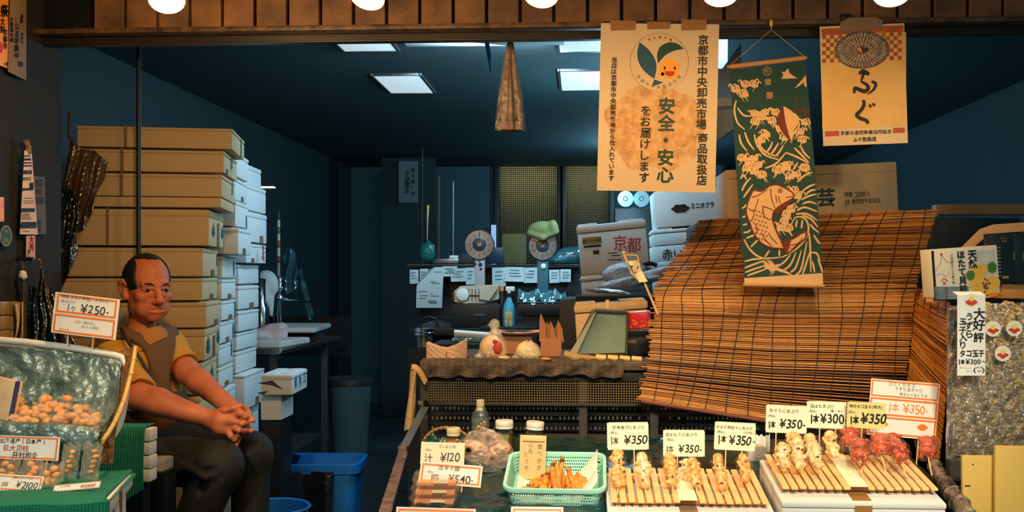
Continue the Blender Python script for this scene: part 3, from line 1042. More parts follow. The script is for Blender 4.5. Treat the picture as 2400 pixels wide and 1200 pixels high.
hc((-.024, .088, -.0715), (0, .0955, -.0695), .0026, .0026, .003, True)
hc((.024, .088, -.0715), (0, .0955, -.0695), .0026, .0026, .003, True)
for s in (-1, 1):
 hc((s * .020, .094, -.044), (s * .034, .080, -.070), .003, .0026, .006, True)
for k in range(3):
 u = .045 + .011 * k
 pts = [H_(l, .096 * math.sqrt(max(0, 1 - (l / .0745) ** 2 - ((u - .03) / .087) ** 2)) - .014 + .001, u + .003 * math.cos(l * 60)) for l in (-.04, -.02, 0, .02, .04)]
 for p, q in zip(pts, pts[1:]):
  g.cone(p, q, .0016, .0016, .004, True)
for s in (-1, 1):
 el, ef = s * .0745, -.018
 hc((el, ef + .010, -.035), (s * .0825, ef - .006, .014), .010, .011, .008)
 pts = [(s * .076, ef + .016, .010), (s * .085, ef + .004, .026), (s * .090, ef - .014, .020), (s * .088, ef - .018, .0), (s * .081, ef - .004, -.028), (s * .077, ef + .010, -.040)]
 for p, q in zip(pts, pts[1:]):
  hc(p, q, .0055, .0055, .004)
 he(s * .088, ef + .002, -.004, (.007, .010, .017), .004, True)
# hands, fingers laced together
def hand(pts, rads, k=.006):
 g.chain([at(*p) for p in pts], rads, k)

# near hand: back of the hand, thumb on top, four fingers
hand([(494, 984, 3.27), (518, 984, 3.25), (548, 984, 3.245)], [.029, .027, .021], .012)
hand([(494, 986, 3.27), (516, 1000, 3.25), (538, 1008, 3.25)], [.027, .024, .018], .012)
hand([(505, 972, 3.27), (528, 961, 3.24), (549, 956, 3.235), (566, 951, 3.24)], [.017, .0125, .0105, .0088], .007)
hand([(548, 974, 3.245), (564, 968, 3.23), (575, 976, 3.235), (577, 988, 3.25)], [.0125, .0108, .0098, .0085])
hand([(551, 988, 3.245), (567, 993, 3.23), (580, 990, 3.245)], [.0115, .0095, .0082])
hand([(546, 1000, 3.245), (560, 1008, 3.23), (570, 1010, 3.25), (578, 1006, 3.27)], [.011, .0095, .0088, .008])
hand([(532, 1008, 3.25), (541, 1022, 3.235), (549, 1030, 3.245), (556, 1026, 3.265)], [.0105, .0088, .0082, .0075])
# far hand: palm behind, fingers coming through the gaps
hand([(545, 958, 3.40), (556, 972, 3.36), (562, 992, 3.33)], [.028, .027, .022], .012)
hand([(556, 965, 3.38), (570, 968, 3.34), (566, 1000, 3.31)], [.022, .02, .02], .012)
hand([(572, 966, 3.33), (582, 975, 3.27), (593, 986, 3.255)], [.0118, .0102, .0085])
hand([(572, 985, 3.32), (580, 1000, 3.29), (589, 1010, 3.262)], [.0115, .010, .0085])
hand([(568, 996, 3.31), (572, 1012, 3.28), (552, 1024, 3.25)], [.011, .0098, .0082])
hand([(560, 1000, 3.31), (562, 1022, 3.28), (553, 1044, 3.262)], [.0105, .009, .0078])
hand([(552, 962, 3.37), (566, 955, 3.33), (578, 962, 3.29), (586, 972, 3.285)], [.015, .012, .0105, .009])
mb = MB()
g.into(mb, None, 1)
mb.build('body', SKIN, pm, angle=0, world=True)
for p in pm.children[-1].data.polygons:
 p.use_smooth = True
# eyes
for s in (-1, 1):
 e = MB()
 e.blob(H_(s * .032, .0735, -.0005), .0118, 3)
 eo = e.build('eye', mat('eye_white', srgb(104, 84, 72), .25) if s < 0 else bpy.data.materials['eye_white'], pm, world=True, label='dark brown eye')
 d = (Fv + Lv * .05).normalized()
 c = H_(s * .032, .0735, -.0005) + d * .0088
 i_ = MB()
 Mx = Matrix.Translation(c) @ d.to_track_quat('Z', 'Y').to_matrix().to_4x4()
 i_.lathe([(.0062, -.0005), (.0055, .0022), (.003, .0032), (.0002, .0035)], 16, Mx)
 i_.build('iris', mat('iris_brown', srgb(24, 18, 16), .15) if s < 0 else bpy.data.materials['iris_brown'], eo, world=True)
 w = MB()
 w.tube([H_(s * .014, .0935, .0175), H_(s * .026, .0925, .0235), H_(s * .040, .084, .023), H_(s * .050, .072, .016)], [.0014, .0026, .0024, .0010], 8)
 w.build('eyebrow', BROW, pm, world=True)
# hair
hg = Sdf(tuple(HC + Vector((-.13, -.13, -.09))), tuple(HC + Vector((.13, .13, .14))), .0028)
hg.ell(H_(0, -.014, .030), (.0795, .1005, .0935), 0, False, HB)
P = hg.points() - np.array(HC, np.float32)
l, f, u = P @ np.array(Lv, np.float32), P @ np.array(Fv, np.float32), P @ np.array(Uv, np.float32)
side = np.clip((np.abs(l) - .040) / .014, 0, 1)
front = -.032 + side * (.052 - .28 * u + .032)
low = np.where(f > -.022, .012 - .024 * np.clip((f + .0) / .02, 0, 1), np.where(f > -.04, .02 - .06 * np.clip((-.022 - f) / .018, 0, 1), -.04 - .015))
m1 = np.maximum(f - front, low - u)
m2 = np.maximum(np.maximum(f - .046, .1065 - .25 * np.abs(f) * 0 - u), np.abs(l) - .055)
mask = np.minimum(m1, m2)
lump = .0012 * np.sin(l * 330 + f * 90) * np.sin(u * 160)
hg.D = np.maximum(hg.D + lump.astype(np.float32), mask.astype(np.float32))
mb = MB()
hg.into(mb, None, 1)
mb.build('hair', HAIR, pm, angle=0, world=True)
for p in pm.children[-1].data.polygons:
 p.use_smooth = True
# shirt
g = Sdf((-1.74, 3.05, .62), (-.98, 3.90, 1.30), .005)
psb = R(40)
Lb = -(RT * math.cos(psb) + FW * math.sin(psb))
Fb = RT * math.sin(psb) - FW * math.cos(psb)
BB = [tuple(Lb), tuple(Fb), (0, 0, 1)]
for tgt in (0,):
 g.ell(J['chest'], (.175, .125, .15), .03, False, BB)
 g.ell(J['belly'], (.165, .14, .15), .05, False, BB)
 g.ell(J['hip'], (.16, .135, .11), .04, False, BB)
 g.cone(J['nsh'], J['fsh'], .068, .066, .03)
for a, b_, r0, r1, t in ((J['nsh'], J['nel'], .072, .064, .90), (J['fsh'], J['fel'], .068, .058, .62)):
 e = a.lerp(b_, t)
 g.cone(a, e, r0, r1, .025)
 g.cone(e, e + (b_ - a).normalized() * .012, r1 + .002, r1 + .004, .006)
 # flat hem: cut everything beyond the hem plane
 d = (b_ - a).normalized()
 g.ell(e + d * (.012 + .12), (.12, .12, .12), .004, True)
for k in range(7):   # folds
 t = .1 + k * .12
 c = J['nsh'].lerp(J['nel'], t)
 g.cone(c + Vector((-.07, -.055, .05 - .02 * k)), c + Vector((.07, -.068, -.03 + .008 * k)), .004, .003, .016, True)
for k in range(5):
 c = J['belly'] + Vector((0, -.13, .06 - .035 * k))
 g.cone(c + Vector((-.12, .03, .02)), c + Vector((.10, .02, -.03)), .006, .004, .02, k % 2 == 0)
mb = MB()
g.into(mb, None, 1)
mb.build('polo_shirt', SHIRT, pm, angle=0, world=True)
for p in pm.children[-1].data.polygons:
 p.use_smooth = True
# vest over the shirt, without sleeves
g = Sdf((-1.74, 3.10, .72), (-.98, 3.90, 1.30), .005)
g.ell(J['chest'], (.190, .146, .168), .03, False, BB)
g.ell(J['belly'], (.180, .160, .15), .05, False, BB)
g.cone(J['nsh'] + Vector((.02, 0, .012)), J['fsh'] + Vector((-.02, 0, .012)), .080, .078, .03)
g.cone(J['neck'] + Vector((0, 0, -.06)), J['neck'] + Vector((0, 0, .10)), .060, .064, .012, True)
for a, b_ in ((J['nsh'], J['nel']), (J['fsh'], J['fel'])):
 d = (b_ - a).normalized()
 g.cone(a + d * .085, a + d * .34, .092, .092, .012, True)
mb = MB()
g.into(mb, None, 1)
mb.build('vest', VEST, pm, angle=0, world=True)
for p in pm.children[-1].data.polygons:
 p.use_smooth = True
# collar: two points folded over the vest
cn = J['neck'] + Vector((0, 0, .010))
mb = MB()

def fcol(u, v):
 a = R(-40 + 335 * u) + R(-60)
 d = RT * math.cos(a) + FW * math.sin(a) * .95
 open_ = .028 * (abs(2 * u - 1) ** 3)
 r = .062 + .030 * v + .006 * math.sin(v * 3.1)
 return cn + d * r + Vector((0, 0, .024 - .036 * v - .075 * v * abs(2 * u - 1) ** 4 - open_))

mb.sheet(fcol, 40, 6, .004)
mb.build('collar', mat('collar_cloth', srgb(178, 116, 48), .85, bump=.15, bscale=200), pm, world=True)
st = MB()
pts = [at(283, 768, 3.37), at(300, 800, 3.33), at(330, 842, 3.315), at(352, 880, 3.32), at(360, 905, 3.33)]
st.tube(pts, .006, 8)
st.build('apron_strap', M_['darkwood'], pm, world=True)
# trousers
g = Sdf((-1.70, 2.95, .0), (-.82, 3.95, 1.0), .0075)
nk, fk = at(512, 1092, 3.22), at(588, 1062, 3.42)
hipn, hipf = J['hip'] + Lb * .09 + Vector((0, 0, -.03)), J['hip'] - Lb * .09 + Vector((0, 0, -.03))
g.ell(J['hip'] + Vector((0, .0, -.03)), (.17, .15, .11), .04, False, BB)
na, fa = Vector((nk.x - .27, nk.y + .04, .10)), Vector((fk.x - .02, fk.y + .04, .10))
g.cone(hipn, nk, .105, .078, .04)
g.cone(nk, na, .076, .058, .03)
g.cone(hipf, fk, .10, .072, .04)
g.cone(fk, fa, .070, .055, .03)
for k, (p, q) in enumerate([((400, 1110, 3.15), (470, 1070, 3.16)), ((440, 1125, 3.15), (500, 1100, 3.14)), ((420, 1085, 3.16), (480, 1120, 3.14)), ((470, 1150, 3.15), (515, 1120, 3.14)), ((350, 1040, 3.25), (420, 1090, 3.2)), ((560, 1040, 3.36), (600, 1050, 3.34))]):
 g.cone(at(*p), at(*q), .010, .006, .02, k % 2 == 1)
mb = MB()
g.into(mb, None, 1)
mb.build('trousers', TROU, pm, angle=0, world=True)
for p in pm.children[-1].data.polygons:
 p.use_smooth = True
BOOT = mat('black_boot', srgb(28, 28, 30), .35)
for a, k_ in ((na, nk), (fa, fk)):
 g = Sdf((a.x - .15, a.y - .3, -.01), (a.x + .3, a.y + .2, .26), .008)
 d = (RT * .8 - FW * .6).normalized()
 g.cone((a.x, a.y, .20), (a.x, a.y, .07), .066, .056, .02)
 g.cone((a.x, a.y, .05), tuple(Vector((a.x, a.y, .042)) + d * .15), .048, .040, .03)
 mb = MB()
 g.into(mb, None, 1)
 mb.build('boot', BOOT, pm, angle=0, world=True)
# his stool
zs = J['hip'].z - .145
o = thing('stool', 'dark round stool under the seated man', 'stool', Vector((J['hip'].x, J['hip'].y, 0)))
MB().lathe([(.001, zs - .05), (.15, zs - .05), (.16, zs - .03), (.155, zs - .004), (.001, zs)], 28).build('seat', M_['black'], o)
for sx, sy in ((1, 1), (1, -1), (-1, 1), (-1, -1)):
 MB().tube([(sx * .10, sy * .10, zs - .045), (sx * .14, sy * .14, 0)], .012).build('leg', M_['steel'], o)
# ------------------------------------------------------------------ middle of the shop: shelf, receipts, scales
WT = 1.05
o = thing('work_counter', 'dark work counter at the back carrying the scales', 'counter', (at(960, 800, 5.4).x + .80, 5.95, 0))
MB().box((0, 0, WT - .02), (1.6, 1.1, .04), bev=.004).build('countertop', M_['black'], o)
MB().box((0, .05, (WT - .042) / 2), (1.54, .95, WT - .044)).build('cabinet', M_['black'], o)
Ysh = 6.45
o = thing('wall_shelf', 'dark shelf with receipts clipped along its edge', 'shelf', at(1155, 621, Ysh))
xl, xr_ = at(950, 621, Ysh).x, at(1352, 621, Ysh).x
b = MB().box((o.location.x, Ysh + .13, o.location.z - .006), (xr_ - xl, .26, .016), bev=.002)
b.build('board', M_['darkwood'], o, world=True)
MB().box((o.location.x, Ysh - .004, o.location.z + .001), (xr_ - xl, .008, .004)).build('clip_rail', M_['chrome'], o, world=True)
for xx in (xl + .05, xr_ - .05):
 MB().box((xx, Ysh + .22, (o.location.z - .016 + WT) / 2), (.03, .03, o.location.z - .016 - WT)).build('upright', M_['black'], o, world=True)
MB().box((o.location.x, Ysh + .25, (o.location.z - .02 + WT) / 2), (xr_ - xl, .01, o.location.z - .02 - WT)).build('back_panel', M_['black'], o, world=True)
SLIP = mat('receipt_paper', srgb(200, 206, 204), .8, noise=.12, nscale=30)
PRN = mat('faint_print', srgb(96, 110, 116), .8)
for k, (xa, xb, ya, yb, lab, curl) in enumerate([
  (960, 981, 632, 665, 'small bluish receipt at the left end of the shelf', 0), (984, 1004, 630, 664, 'narrow receipt half behind the long curled sheet', 0),
  (1038, 1072, 624, 648, 'square white receipt next to the long curled sheet', 0), (1056, 1094, 629, 660, 'wide receipt tucked under the square one', 0),
  (1091, 1113, 627, 667, 'receipt beside the post of the plain scale', 0), (1153, 1185, 627, 671, 'long receipt right of the post of the plain scale', 0),
  (1184, 1228, 626, 660, 'wide folded receipt in the middle of the row', .02), (1227, 1260, 627, 663, 'receipt left of the post of the covered scale', 0),
  (1287, 1311, 632, 663, 'grey receipt right of the post of the covered scale', .01), (1313, 1338, 631, 661, 'last grey receipt at the right end of the shelf', .01)]):
 Yr = Ysh - .012 - .003 * (k % 2)
 o = thing('receipt', lab, 'receipt', at((xa + xb) / 2, ya, Yr), (0, R(random.uniform(-2, 2)), 0), 'receipts along the shelf')
 w, h = (xb - xa) * S(Yr), (yb - ya) * S(Yr)
 MB().sheet(lambda u, v: ((u - .5) * w, -.006 * v - curl * v * v - .004 * math.sin(u * 4 + k), -v * h), 6, 8, .0006, flip=True).build('slip', SLIP, o)
 p = MB()
 for r in range(3):
  p.box((random.uniform(-.1, .1) * w, -.0075 - .006 * (.25 + .2 * r) - curl * (.25 + .2 * r) ** 2, -h * (.22 + .2 * r)), (w * random.uniform(.4, .7), .0008, .004))
 p.build('printing', PRN, o)
# the long curled delivery note
Yr = Ysh - .022
o = thing('delivery_note', 'long white printed sheet with a curled corner hanging from the shelf', 'paper', at(1010, 626, Yr))
w, h = 62 * S(Yr), 96 * S(Yr)

def fnote(u, v):
 c = max(0, 1 - v * 2.2 - u * 1.5)
 return ((u - .5) * w - .012 * v + c * .075, -.012 * math.sin(v * 3) - c * .05, -v * h - c * .02)

MB().sheet(fnote, 20, 26, .0006, flip=True).build('sheet', SLIP, o)
p = MB()
for v, u, l in ((.12, .78, .3), (.36, .62, .2), (.40, .72, .3), (.60, .25, .35), (.66, .58, .10), (.70, .30, .30), (.71, .72, .32), (.77, .25, .25), (.83, .62, .3), (.86, .62, .34), (.885, .66, .28)):
 q = fnote(u, v)
 p.box((q[0], q[1] - .002, q[2]), (l * w, .001, .0045))
p.build('printing', PRN, o)

def scale(cx, cy, r, Y, postw, post_m, lab, ybase, disc=False):
 o = thing('dial_scale', lab, 'scale', Vector((at(cx, cy, Y).x, Y, WT)), (0, 0, 0), 'round dial scales on the work counter')
 C = at(cx, cy, Y)
 R_ = r * S(Y)
 Mx = Matrix.Translation(C) @ Matrix.Rotation(R(90), 4, 'X')
 MB().lathe([(.001, -.05), (R_ * .9, -.05), (R_, -.03), (R_ * 1.02, .012), (R_ * .97, .020), (R_ * .95, .012)], 40, Mx).build('housing', M_['steel'], o, world=True)
 d = MB().lathe([(R_ * .95, .011), (.0005, .0112)], 40, Mx).build('dial', mat('dial_face', srgb(196, 206, 200), .5) if 'dial_face' not in bpy.data.materials else bpy.data.materials['dial_face'], o, world=True)
 m = MB()
 for k in range(60):
  a = R(6 * k)
  l = .10 if k % 5 == 0 else .04
  t = .0022 if k % 5 == 0 else .001
  Mk = Mx @ Matrix.Rotation(a, 4, 'Z')
  m.box((R_ * (.86 - l / 2), 0, .0122), (R_ * l, t, .0012), Mk)
 m.build('tick_marks', M_['ink'], o, world=True)
 n_ = MB()
 for k in range(12):
  a = R(90 - 30 * k)
  tmp = MB()
  write(tmp, str(k), .016, R_ * .66 * math.cos(a), R_ * .66 * math.sin(a))
  n_.add([Vector((x, z, .0126)) for x, y, z in tmp.v], tmp.f, Mx)
 n_.build('lettering', M_['ink'], o, world=True)
 n_ = MB()
 n_.lathe([(R_ * .46, .0125), (R_ * .4, .014), (.0005, .0145)], 32, Mx)
 n_.build('centre_plate', mat('dark_teal_plate', srgb(18, 52, 60), .3) if 'dark_teal_plate' not in bpy.data.materials else bpy.data.materials['dark_teal_plate'], o, world=True)
 n_ = MB().lathe([(R_ * .14, .0145), (R_ * .13, .0165), (.0005, .017)], 20, Mx)
 n_.build('emblem', mat('red_disc', srgb(226, 96, 70), .4) if 'red_disc' not in bpy.data.materials else bpy.data.materials['red_disc'], o, world=True)
 MB().box((0, 0, R_ * .4), (.003, .001, R_ * .75), Matrix.Translation(C + Vector((0, -.018, 0))), bev=.0004).build('needle', M_['ink'], o, world=True)
 zt = C.z - R_ * .9
 MB().box((C.x + .0, Y + .02, (zt + WT + .10) / 2), (postw * S(Y), .05, zt - WT - .10), bev=.006).build('post', post_m, o, world=True)
 MB().box((C.x, Y, WT + .05), (.20, .24, .10), bev=.012).build('base', post_m, o, world=True)
 MB().box((C.x, Y - .01, WT + .112), (.22, .26, .018), bev=.006).build('weighing_plate', M_['chrome'], o, world=True)
 return o, C, R_

PM = mat('worn_cream_enamel', srgb(176, 160, 156), .5, noise=.3, nscale=20)
o, C, R_ = scale(1124, 573, 35, 5.85, 23, PM, 'round dial scale with an uncovered face and a pale speckled post', 0)
k = MB()
for x, z, r in ((-.028, -.115, .010), (.005, -.12, .012), (.0, -.10, .005), (.022, -.09, .004), (-.01, -.09, .004), (.008, -.145, .008)):
 k.lathe([(.0005, .001), (r, 0)], 12, Matrix.Translation((C.x + x, 5.85 - .006, C.z + z)) @ Matrix.Rotation(R(90), 4, 'X'))
k.build('stain', M_['ink'], o, world=True)
o, C, R_ = scale(1272, 576, 34, 5.85, 26, mat('teal_enamel', srgb(40, 88, 98), .45), 'round dial scale draped with an olive cloth, on a teal post', 0)
n_ = MB().lathe([(.016, .0), (.012, .004), (.0005, .005)], 16, Matrix.Translation((C.x + .004, 5.84 - .01, C.z - .12)) @ Matrix.Rotation(R(90), 4, 'X'))
n_.build('button', M_['whiteplastic'], o, world=True)
s = Sdf((-.13, -.10, -.06), (.13, .10, .13), .006)
s.ell((0, 0, .05), (.088, .055, .052), .02).ell((.06, -.01, .065), (.03, .05, .045), .02).cone((-.08, -.03, .03), (.0, -.055, .0), .014, .012, .02).cone((.0, -.055, 0), (.085, -.03, .04), .012, .012, .02).cone((.03, -.05, .03), (.075, -.03, .09), .007, .006, .01).ell((0, .06, -.1), (.1, .08, .1), .01, True)
mb = MB()
s.into(mb, Matrix.Translation(C + Vector((0, -.005, .042))))
tag(mb.build('olive_cloth', mat('olive_cloth', srgb(112, 112, 66), .9, bump=.3, bscale=120)), 'olive cloth draped over the top of the covered scale', 'cloth')
# things on the shelf and counter
zs = at(1100, 619, Ysh).z + .002
o = thing('hanging_bag', 'green glossy plastic bag hanging at the left end of the shelf', 'bag', at(1001, 612, 6.38))
s = Sdf((-.09, -.05, -.01), (.09, .05, .16), .006)
s.ell((0, 0, .05), (.055, .03, .05), .02).ell((.0, 0, .08), (.045, .026, .04), .02).cone((.02, 0, .1), (.0, 0, .14), .02, .006, .02)
for z in (.03, .06, .09):
 s.cone((-.05, -.034, z), (.04, -.036, z + .012), .004, .004, .008, True)
mb = MB()
s.into(mb)
mb.build('bag_body', mat('green_bag', srgb(12, 96, 88), .2, bump=.7, bscale=30), o)
MB().tube([(.0, 0, .13), (.002, 0, .24), (.006, .0, .36)], [.003, .004, .009], 8).build('strap', M_['bamboo'], o)
MB().tube([(.006, 0, .36), (.006, .06, .37), (.006, .42, .37)], .004, 6).build('hook', M_['black'], o)
o = thing('shelf_tray', 'grey flat tray lying on the shelf left of the plain scale', 'tray', (at(1048, 610, 6.55).x, 6.55, zs))
MB().box((0, 0, .018), (.17, .14, .034), bev=.006).build('tray_body', M_['steel'], o)
MB().box((.05, 0, .046), (.06, .10, .020), bev=.005).build('top_lid', M_['whiteplastic'], o)
tag(MB().box((at(1092, 606, 6.55).x, 6.56, zs + .035), (.10, .12, .068), bev=.01).build('small_crate', M_['darkwood']), 'small dark crate on the shelf beside the grey tray', 'crate')
tag(MB().box((at(1165, 600, 6.6).x, 6.6, zs + .055), (.10, .12, .11), bev=.01).build('storage_tin', mat('navy_tin', srgb(16, 40, 58), .4)), 'dark navy tin on the shelf between the two scales', 'tin')
tag(MB().box((at(1206, 575, 6.62).x, 6.6, zs + .10), (.16, .1, .2), bev=.01).build('brown_carton', mat('dull_ochre', srgb(96, 82, 34), .7, noise=.3, nscale=30)), 'dull ochre carton on the shelf between the scales', 'carton')
s = Sdf((-.16, -.1, -.07), (.16, .1, .1), .008)
s.ell((.02, 0, .01), (.10, .06, .05), .03).ell((-.06, 0, -.02), (.07, .05, .03), .03).ell((.08, -.02, .03), (.05, .05, .04), .02)
mb = MB()
s.into(mb, Matrix.Translation(Vector((at(1330, 600, 6.4).x, 6.5, zs + .05))))
tag(mb.build('film_bundle', M_['film_teal']), 'bundle of grey plastic film on the shelf right of the covered scale', 'bundle')
# tape dispenser
o = thing('tape_dispenser', 'beige tape dispenser standing in front of the plain scale', 'tape dispenser', Vector((at(1118, 709, 5.5).x, 5.5, at(1118, 710, 5.5).z)))
sc = S(5.5)
BE = mat('beige_plastic', srgb(190, 176, 150), .45)
px = lambda x, y: ((x - 1118) * sc, (710 - y) * sc)
MB().prism([px(1064, 706), px(1066, 682), px(1080, 670), px(1168, 667), px(1170, 700), px(1140, 708), px(1090, 711)][::-1], -.03, .03).build('body', BE, o)
MB().lathe([(.001, .0), (.030, 0), (.034, .008), (.02, .012), (.001, .012)], 24, Matrix.Translation((px(1086, 690)[0], -.032, px(1086, 690)[1])) @ Matrix.Rotation(R(90), 4, 'X')).build('tape_roll', M_['whiteplastic'], o)
MB().box((px(1065, 694)[0], -.02, px(1065, 694)[1]), (.012, .05, .036), bev=.002).build('end_label', mat('dark_red', srgb(130, 40, 32), .5), o)
gr = MB()
for x in (1100, 1108, 1116, 1124):
 gr.box((px(x, 690)[0], -.033, px(x, 690)[1]), (.003, .003, .066))
gr.box((px(1113, 692)[0], -.034, px(1113, 692)[1]), (.10, .003, .004))
gr.build('grille', M_['black'], o)
MB().prism([px(1126, 700), px(1126, 684), px(1142, 670), px(1168, 668), px(1168, 676), px(1148, 704)][::-1], -.055, -.03).build('cutter_arm', BE, o)
o = thing('cash_box', 'black cash box under the tape dispenser', 'box', Vector((at(1120, 745, 5.55).x, 5.55, WT)))
hh = at(1118, 711, 5.5).z - WT - .003
MB().box((0, 0, hh / 2), (.27, .22, hh), bev=.01).build('body', M_['black'], o)
MB().box((.02, -.112, hh * .55), (.06, .004, .008)).build('handle', M_['chrome'], o)
# spray bottle
o = thing('spray_bottle', 'pale blue spray bottle with a white trigger on the work counter', 'bottle', Vector((at(1193, 765, 5.45).x, 5.45, WT)))
zt = at(1193, 694, 5.45).z - WT
MB().lathe([(.001, 0), (.032, 0), (.034, .01), (.034, zt * .55), (.028, zt * .72), (.012, zt * .94), (.012, zt)], 20).build('bottle_body', mat('pale_blue_plastic', srgb(80, 160, 176), .35), o)
MB().lathe([(.014, zt - .004), (.015, zt + .014), (.010, zt + .018)], 16).build('collar', M_['black'], o)
MB().box((.006, 0, zt + .04), (.05, .022, .026), bev=.006).box((0, 0, zt + .022), (.018, .018, .03), bev=.004).build('trigger_head', M_['whiteplastic'], o)
o = thing('amber_bottle', 'small dark bottle with an orange cap beside the spray bottle', 'bottle', Vector((at(1175, 765, 5.5).x, 5.53, WT)))
zt = at(1175, 678, 5.5).z - WT
MB().lathe([(.001, 0), (.022, 0), (.022, zt * .7), (.01, zt * .9), (.01, zt)], 16).build('bottle_body', M_['black'], o)
MB().lathe([(.012, zt - .01), (.012, zt + .016), (.001, zt + .017)], 16).build('cap', M_['orange'], o)
o = thing('wooden_clip', 'yellowish wooden clip standing below the spray bottle', 'clip', Vector((at(1192, 765, 5.25).x, 5.25, at(1192, 765, 5.25).z)))
hh = 34 * S(5.25)
MB().box((0, 0, hh * .7), (.038, .012, hh * .6), bev=.003).build('top', M_['bamboo'], o)
for sx in (-1, 1):
 MB().box((sx * .011, 0, hh * .22), (.014, .012, hh * .44), bev=.002).build('prong', M_['bamboo'], o)
tag(MB().box((at(1192, 765, 5.25).x, 5.3, (WT * 0 + at(1192, 766, 5.25).z) / 2), (.3, .2, at(1192, 766, 5.25).z - .002)).build('side_cabinet', M_['black']), 'dark cabinet under the wooden clip and the steel jar', 'cabinet')
# film-covered tub, jar and other counter stuff
o = thing('plastic_tub', 'clear tub wrapped in crinkled film behind the brown paper cones', 'tub', Vector((at(1270, 712, 5.45).x, 5.5, at(1270, 740, 5.45).z)))
wv = 112 * S(5.45)
MB().box((0, 0, .035), (wv, .2, .07), bev=.012).build('tub_body', M_['black'], o)
MB().sheet(lambda u, v: ((u - .5) * wv * 1.0, (v - .5) * .2, .075 + .055 * math.sin(math.pi * min(1, max(0, v))) ** .5 + .012 * math.sin(u * 17 + 3 * v) + .008 * math.sin(u * 31 - v * 9)), 30, 12, .002).build('film_cover', M_['film_teal'], o)
MB().tube([(-wv / 2, -.1, .075), (wv / 2, -.1, .075)], .003, 6).build('rim', M_['black'], o)
MB().box((0, 0, -(o.location.z - WT) / 2), (wv * .8, .16, o.location.z - WT - .002)).build('foot', M_['black'], o)
o = thing('steel_jar', 'steel-lidded glass jar at the left end of the counter', 'jar', Vector((at(994, 815, 5.2).x, 5.2, at(994, 815, 5.2).z)))
h_ = 46 * S(5.2)
MB().lathe([(.001, 0), (.044, 0), (.046, h_ * .6), (.046, h_ * .7)], 24).build('jar_body', M_['glass'], o)
MB().lathe([(.048, h_ * .62), (.054, h_ * .66), (.054, h_ * .78), (.05, h_ * .82), (.05, h_), (.001, h_)], 24).build('lid', M_['chrome'], o)
MB().lathe([(.001, .004), (.012, .004), (.012, h_ * .6)], 10).build('contents', M_['bamboo'], o)
tag(MB().box((at(994, 816, 5.2).x + .03, 5.25, (at(994, 816, 5.2).z) / 2), (.20, .3, at(994, 816, 5.2).z - .004)).build('low_cabinet', M_['black']), 'low dark cabinet under the steel-lidded jar', 'cabinet')
tag(MB().tube([at(985, 760, 5.45), at(990, 747, 5.45), at(1005, 742, 5.45), at(1022, 747, 5.45), at(1028, 775, 5.45), at(1020, 796, 5.45), at(990, 796, 5.45), at(985, 760, 5.45)], .008, 8).build('black_hose', M_['black']), 'coil of black hose behind the steel-lidded jar', 'hose')
o = thing('film_roll', 'white roll of wrapping film lying behind the rice-paper bundle', 'roll', Vector((at(1100, 785, 4.6).x, 4.6, at(1100, 790, 4.6).z)))
MB().tube([(-.07, 0, .018), (.10, 0, .006)], .016, 12).build('roll_body', M_['whiteplastic'], o)
MB().box((.02, .03, -.012), (.2, .12, .02), bev=.006).build('film_tray', M_['film_teal'], o)
tag(MB().box((at(1110, 792, 4.6).x, 4.63, (at(1100, 790, 4.6).z - .024) / 2), (.36, .3, at(1100, 790, 4.6).z - .026)).build('prep_table', M_['black']), 'dark prep table under the film roll', 'table')
# dim things hanging at the very back
o = thing('wall_notice', 'dim grey notice with columns of writing on the dark back wall', 'notice', at(957, 475, 9.2))
hh, ww = 98 * S(9.2), 46 * S(9.2)
MB().box((0, 0, hh / 2), (ww, .004, hh)).build('sheet', mat('grey_notice', srgb(120, 130, 134), .8), o)
t = MB()
write(t, '衛生責任者', .042, .045, hh * .5, -.003, vertical=True, bold=.02, pitch=1.3)
write(t, '食品衛生', .055, -.01, hh * .5, -.003, vertical=True, bold=.02)
t.build('lettering', M_['ink'], o)
tag(MB().box(at(957, 300, 9.25) * Vector((1, 1, 0)) + Vector((0, .03, 1.22)), (.5, .05, 2.42)).build('column_post', bpy.data.materials['dim_wall']), 'dark post carrying the dim notice', 'post')
for lab, x, ya, yb, r, m, Yp in (('orange-brown wooden pole leaning in the gloom left of the scales', 1026, 412, 640, .016, 'oldwood', 7.6), ('thin faded pole between the wooden pole and the plain scale', 1061, 425, 640, .008, 'steel', 7.6), ('hair-thin rod beside the dim notice', 989, 345, 640, .004, 'rust', 7.6)):
 p = at(x, yb, Yp)
 tag(MB().tube([(p.x, p.y, 0), at(x + 1, ya, Yp)], r, 10).build('pole', M_[m]), lab, 'pole')
# wall clock over the window
o = thing('wall_clock', 'round wall clock hanging dimly above the frosted windows', 'clock', at(1262, 328, 10.2))
R_ = 33 * S(10.2)
Mx = Matrix.Rotation(R(90), 4, 'X')
MB().lathe([(.001, -.03), (R_, -.03), (R_ * 1.02, .01), (R_ * .9, .02), (R_ * .88, .01)], 36, Mx).build('case', M_['black'], o)
MB().lathe([(R_ * .88, .009), (.0005, .0092)], 36, Mx).build('dial', mat('grey_dial', srgb(140, 152, 158), .6), o)
t = MB()
for k in range(12):
 a = R(90 - 30 * k)
 write(t, str(k or 12), .05, R_ * .68 * math.cos(a), R_ * .68 * math.sin(a), -.0105, bold=.01)
t.build('lettering', M_['ink'], o)
MB().box((0, -.013, R_ * .22), (.008, .002, R_ * .44)).build('hour_hand', M_['ink'], o)
MB().box((0, -.016, R_ * .33), (.005, .002, R_ * .66), Matrix.Rotation(R(150), 4, 'Y')).build('minute_hand', M_['ink'], o)
# slit of daylight behind the plain scale
o = struct('window_4', MB().box(at(1157, 575, 10.22), (.05, .02, .42)), mat('dusk_slit', srgb(150, 190, 235), .5, emit=.75), label='narrow slit of bluish daylight behind the plain scale')
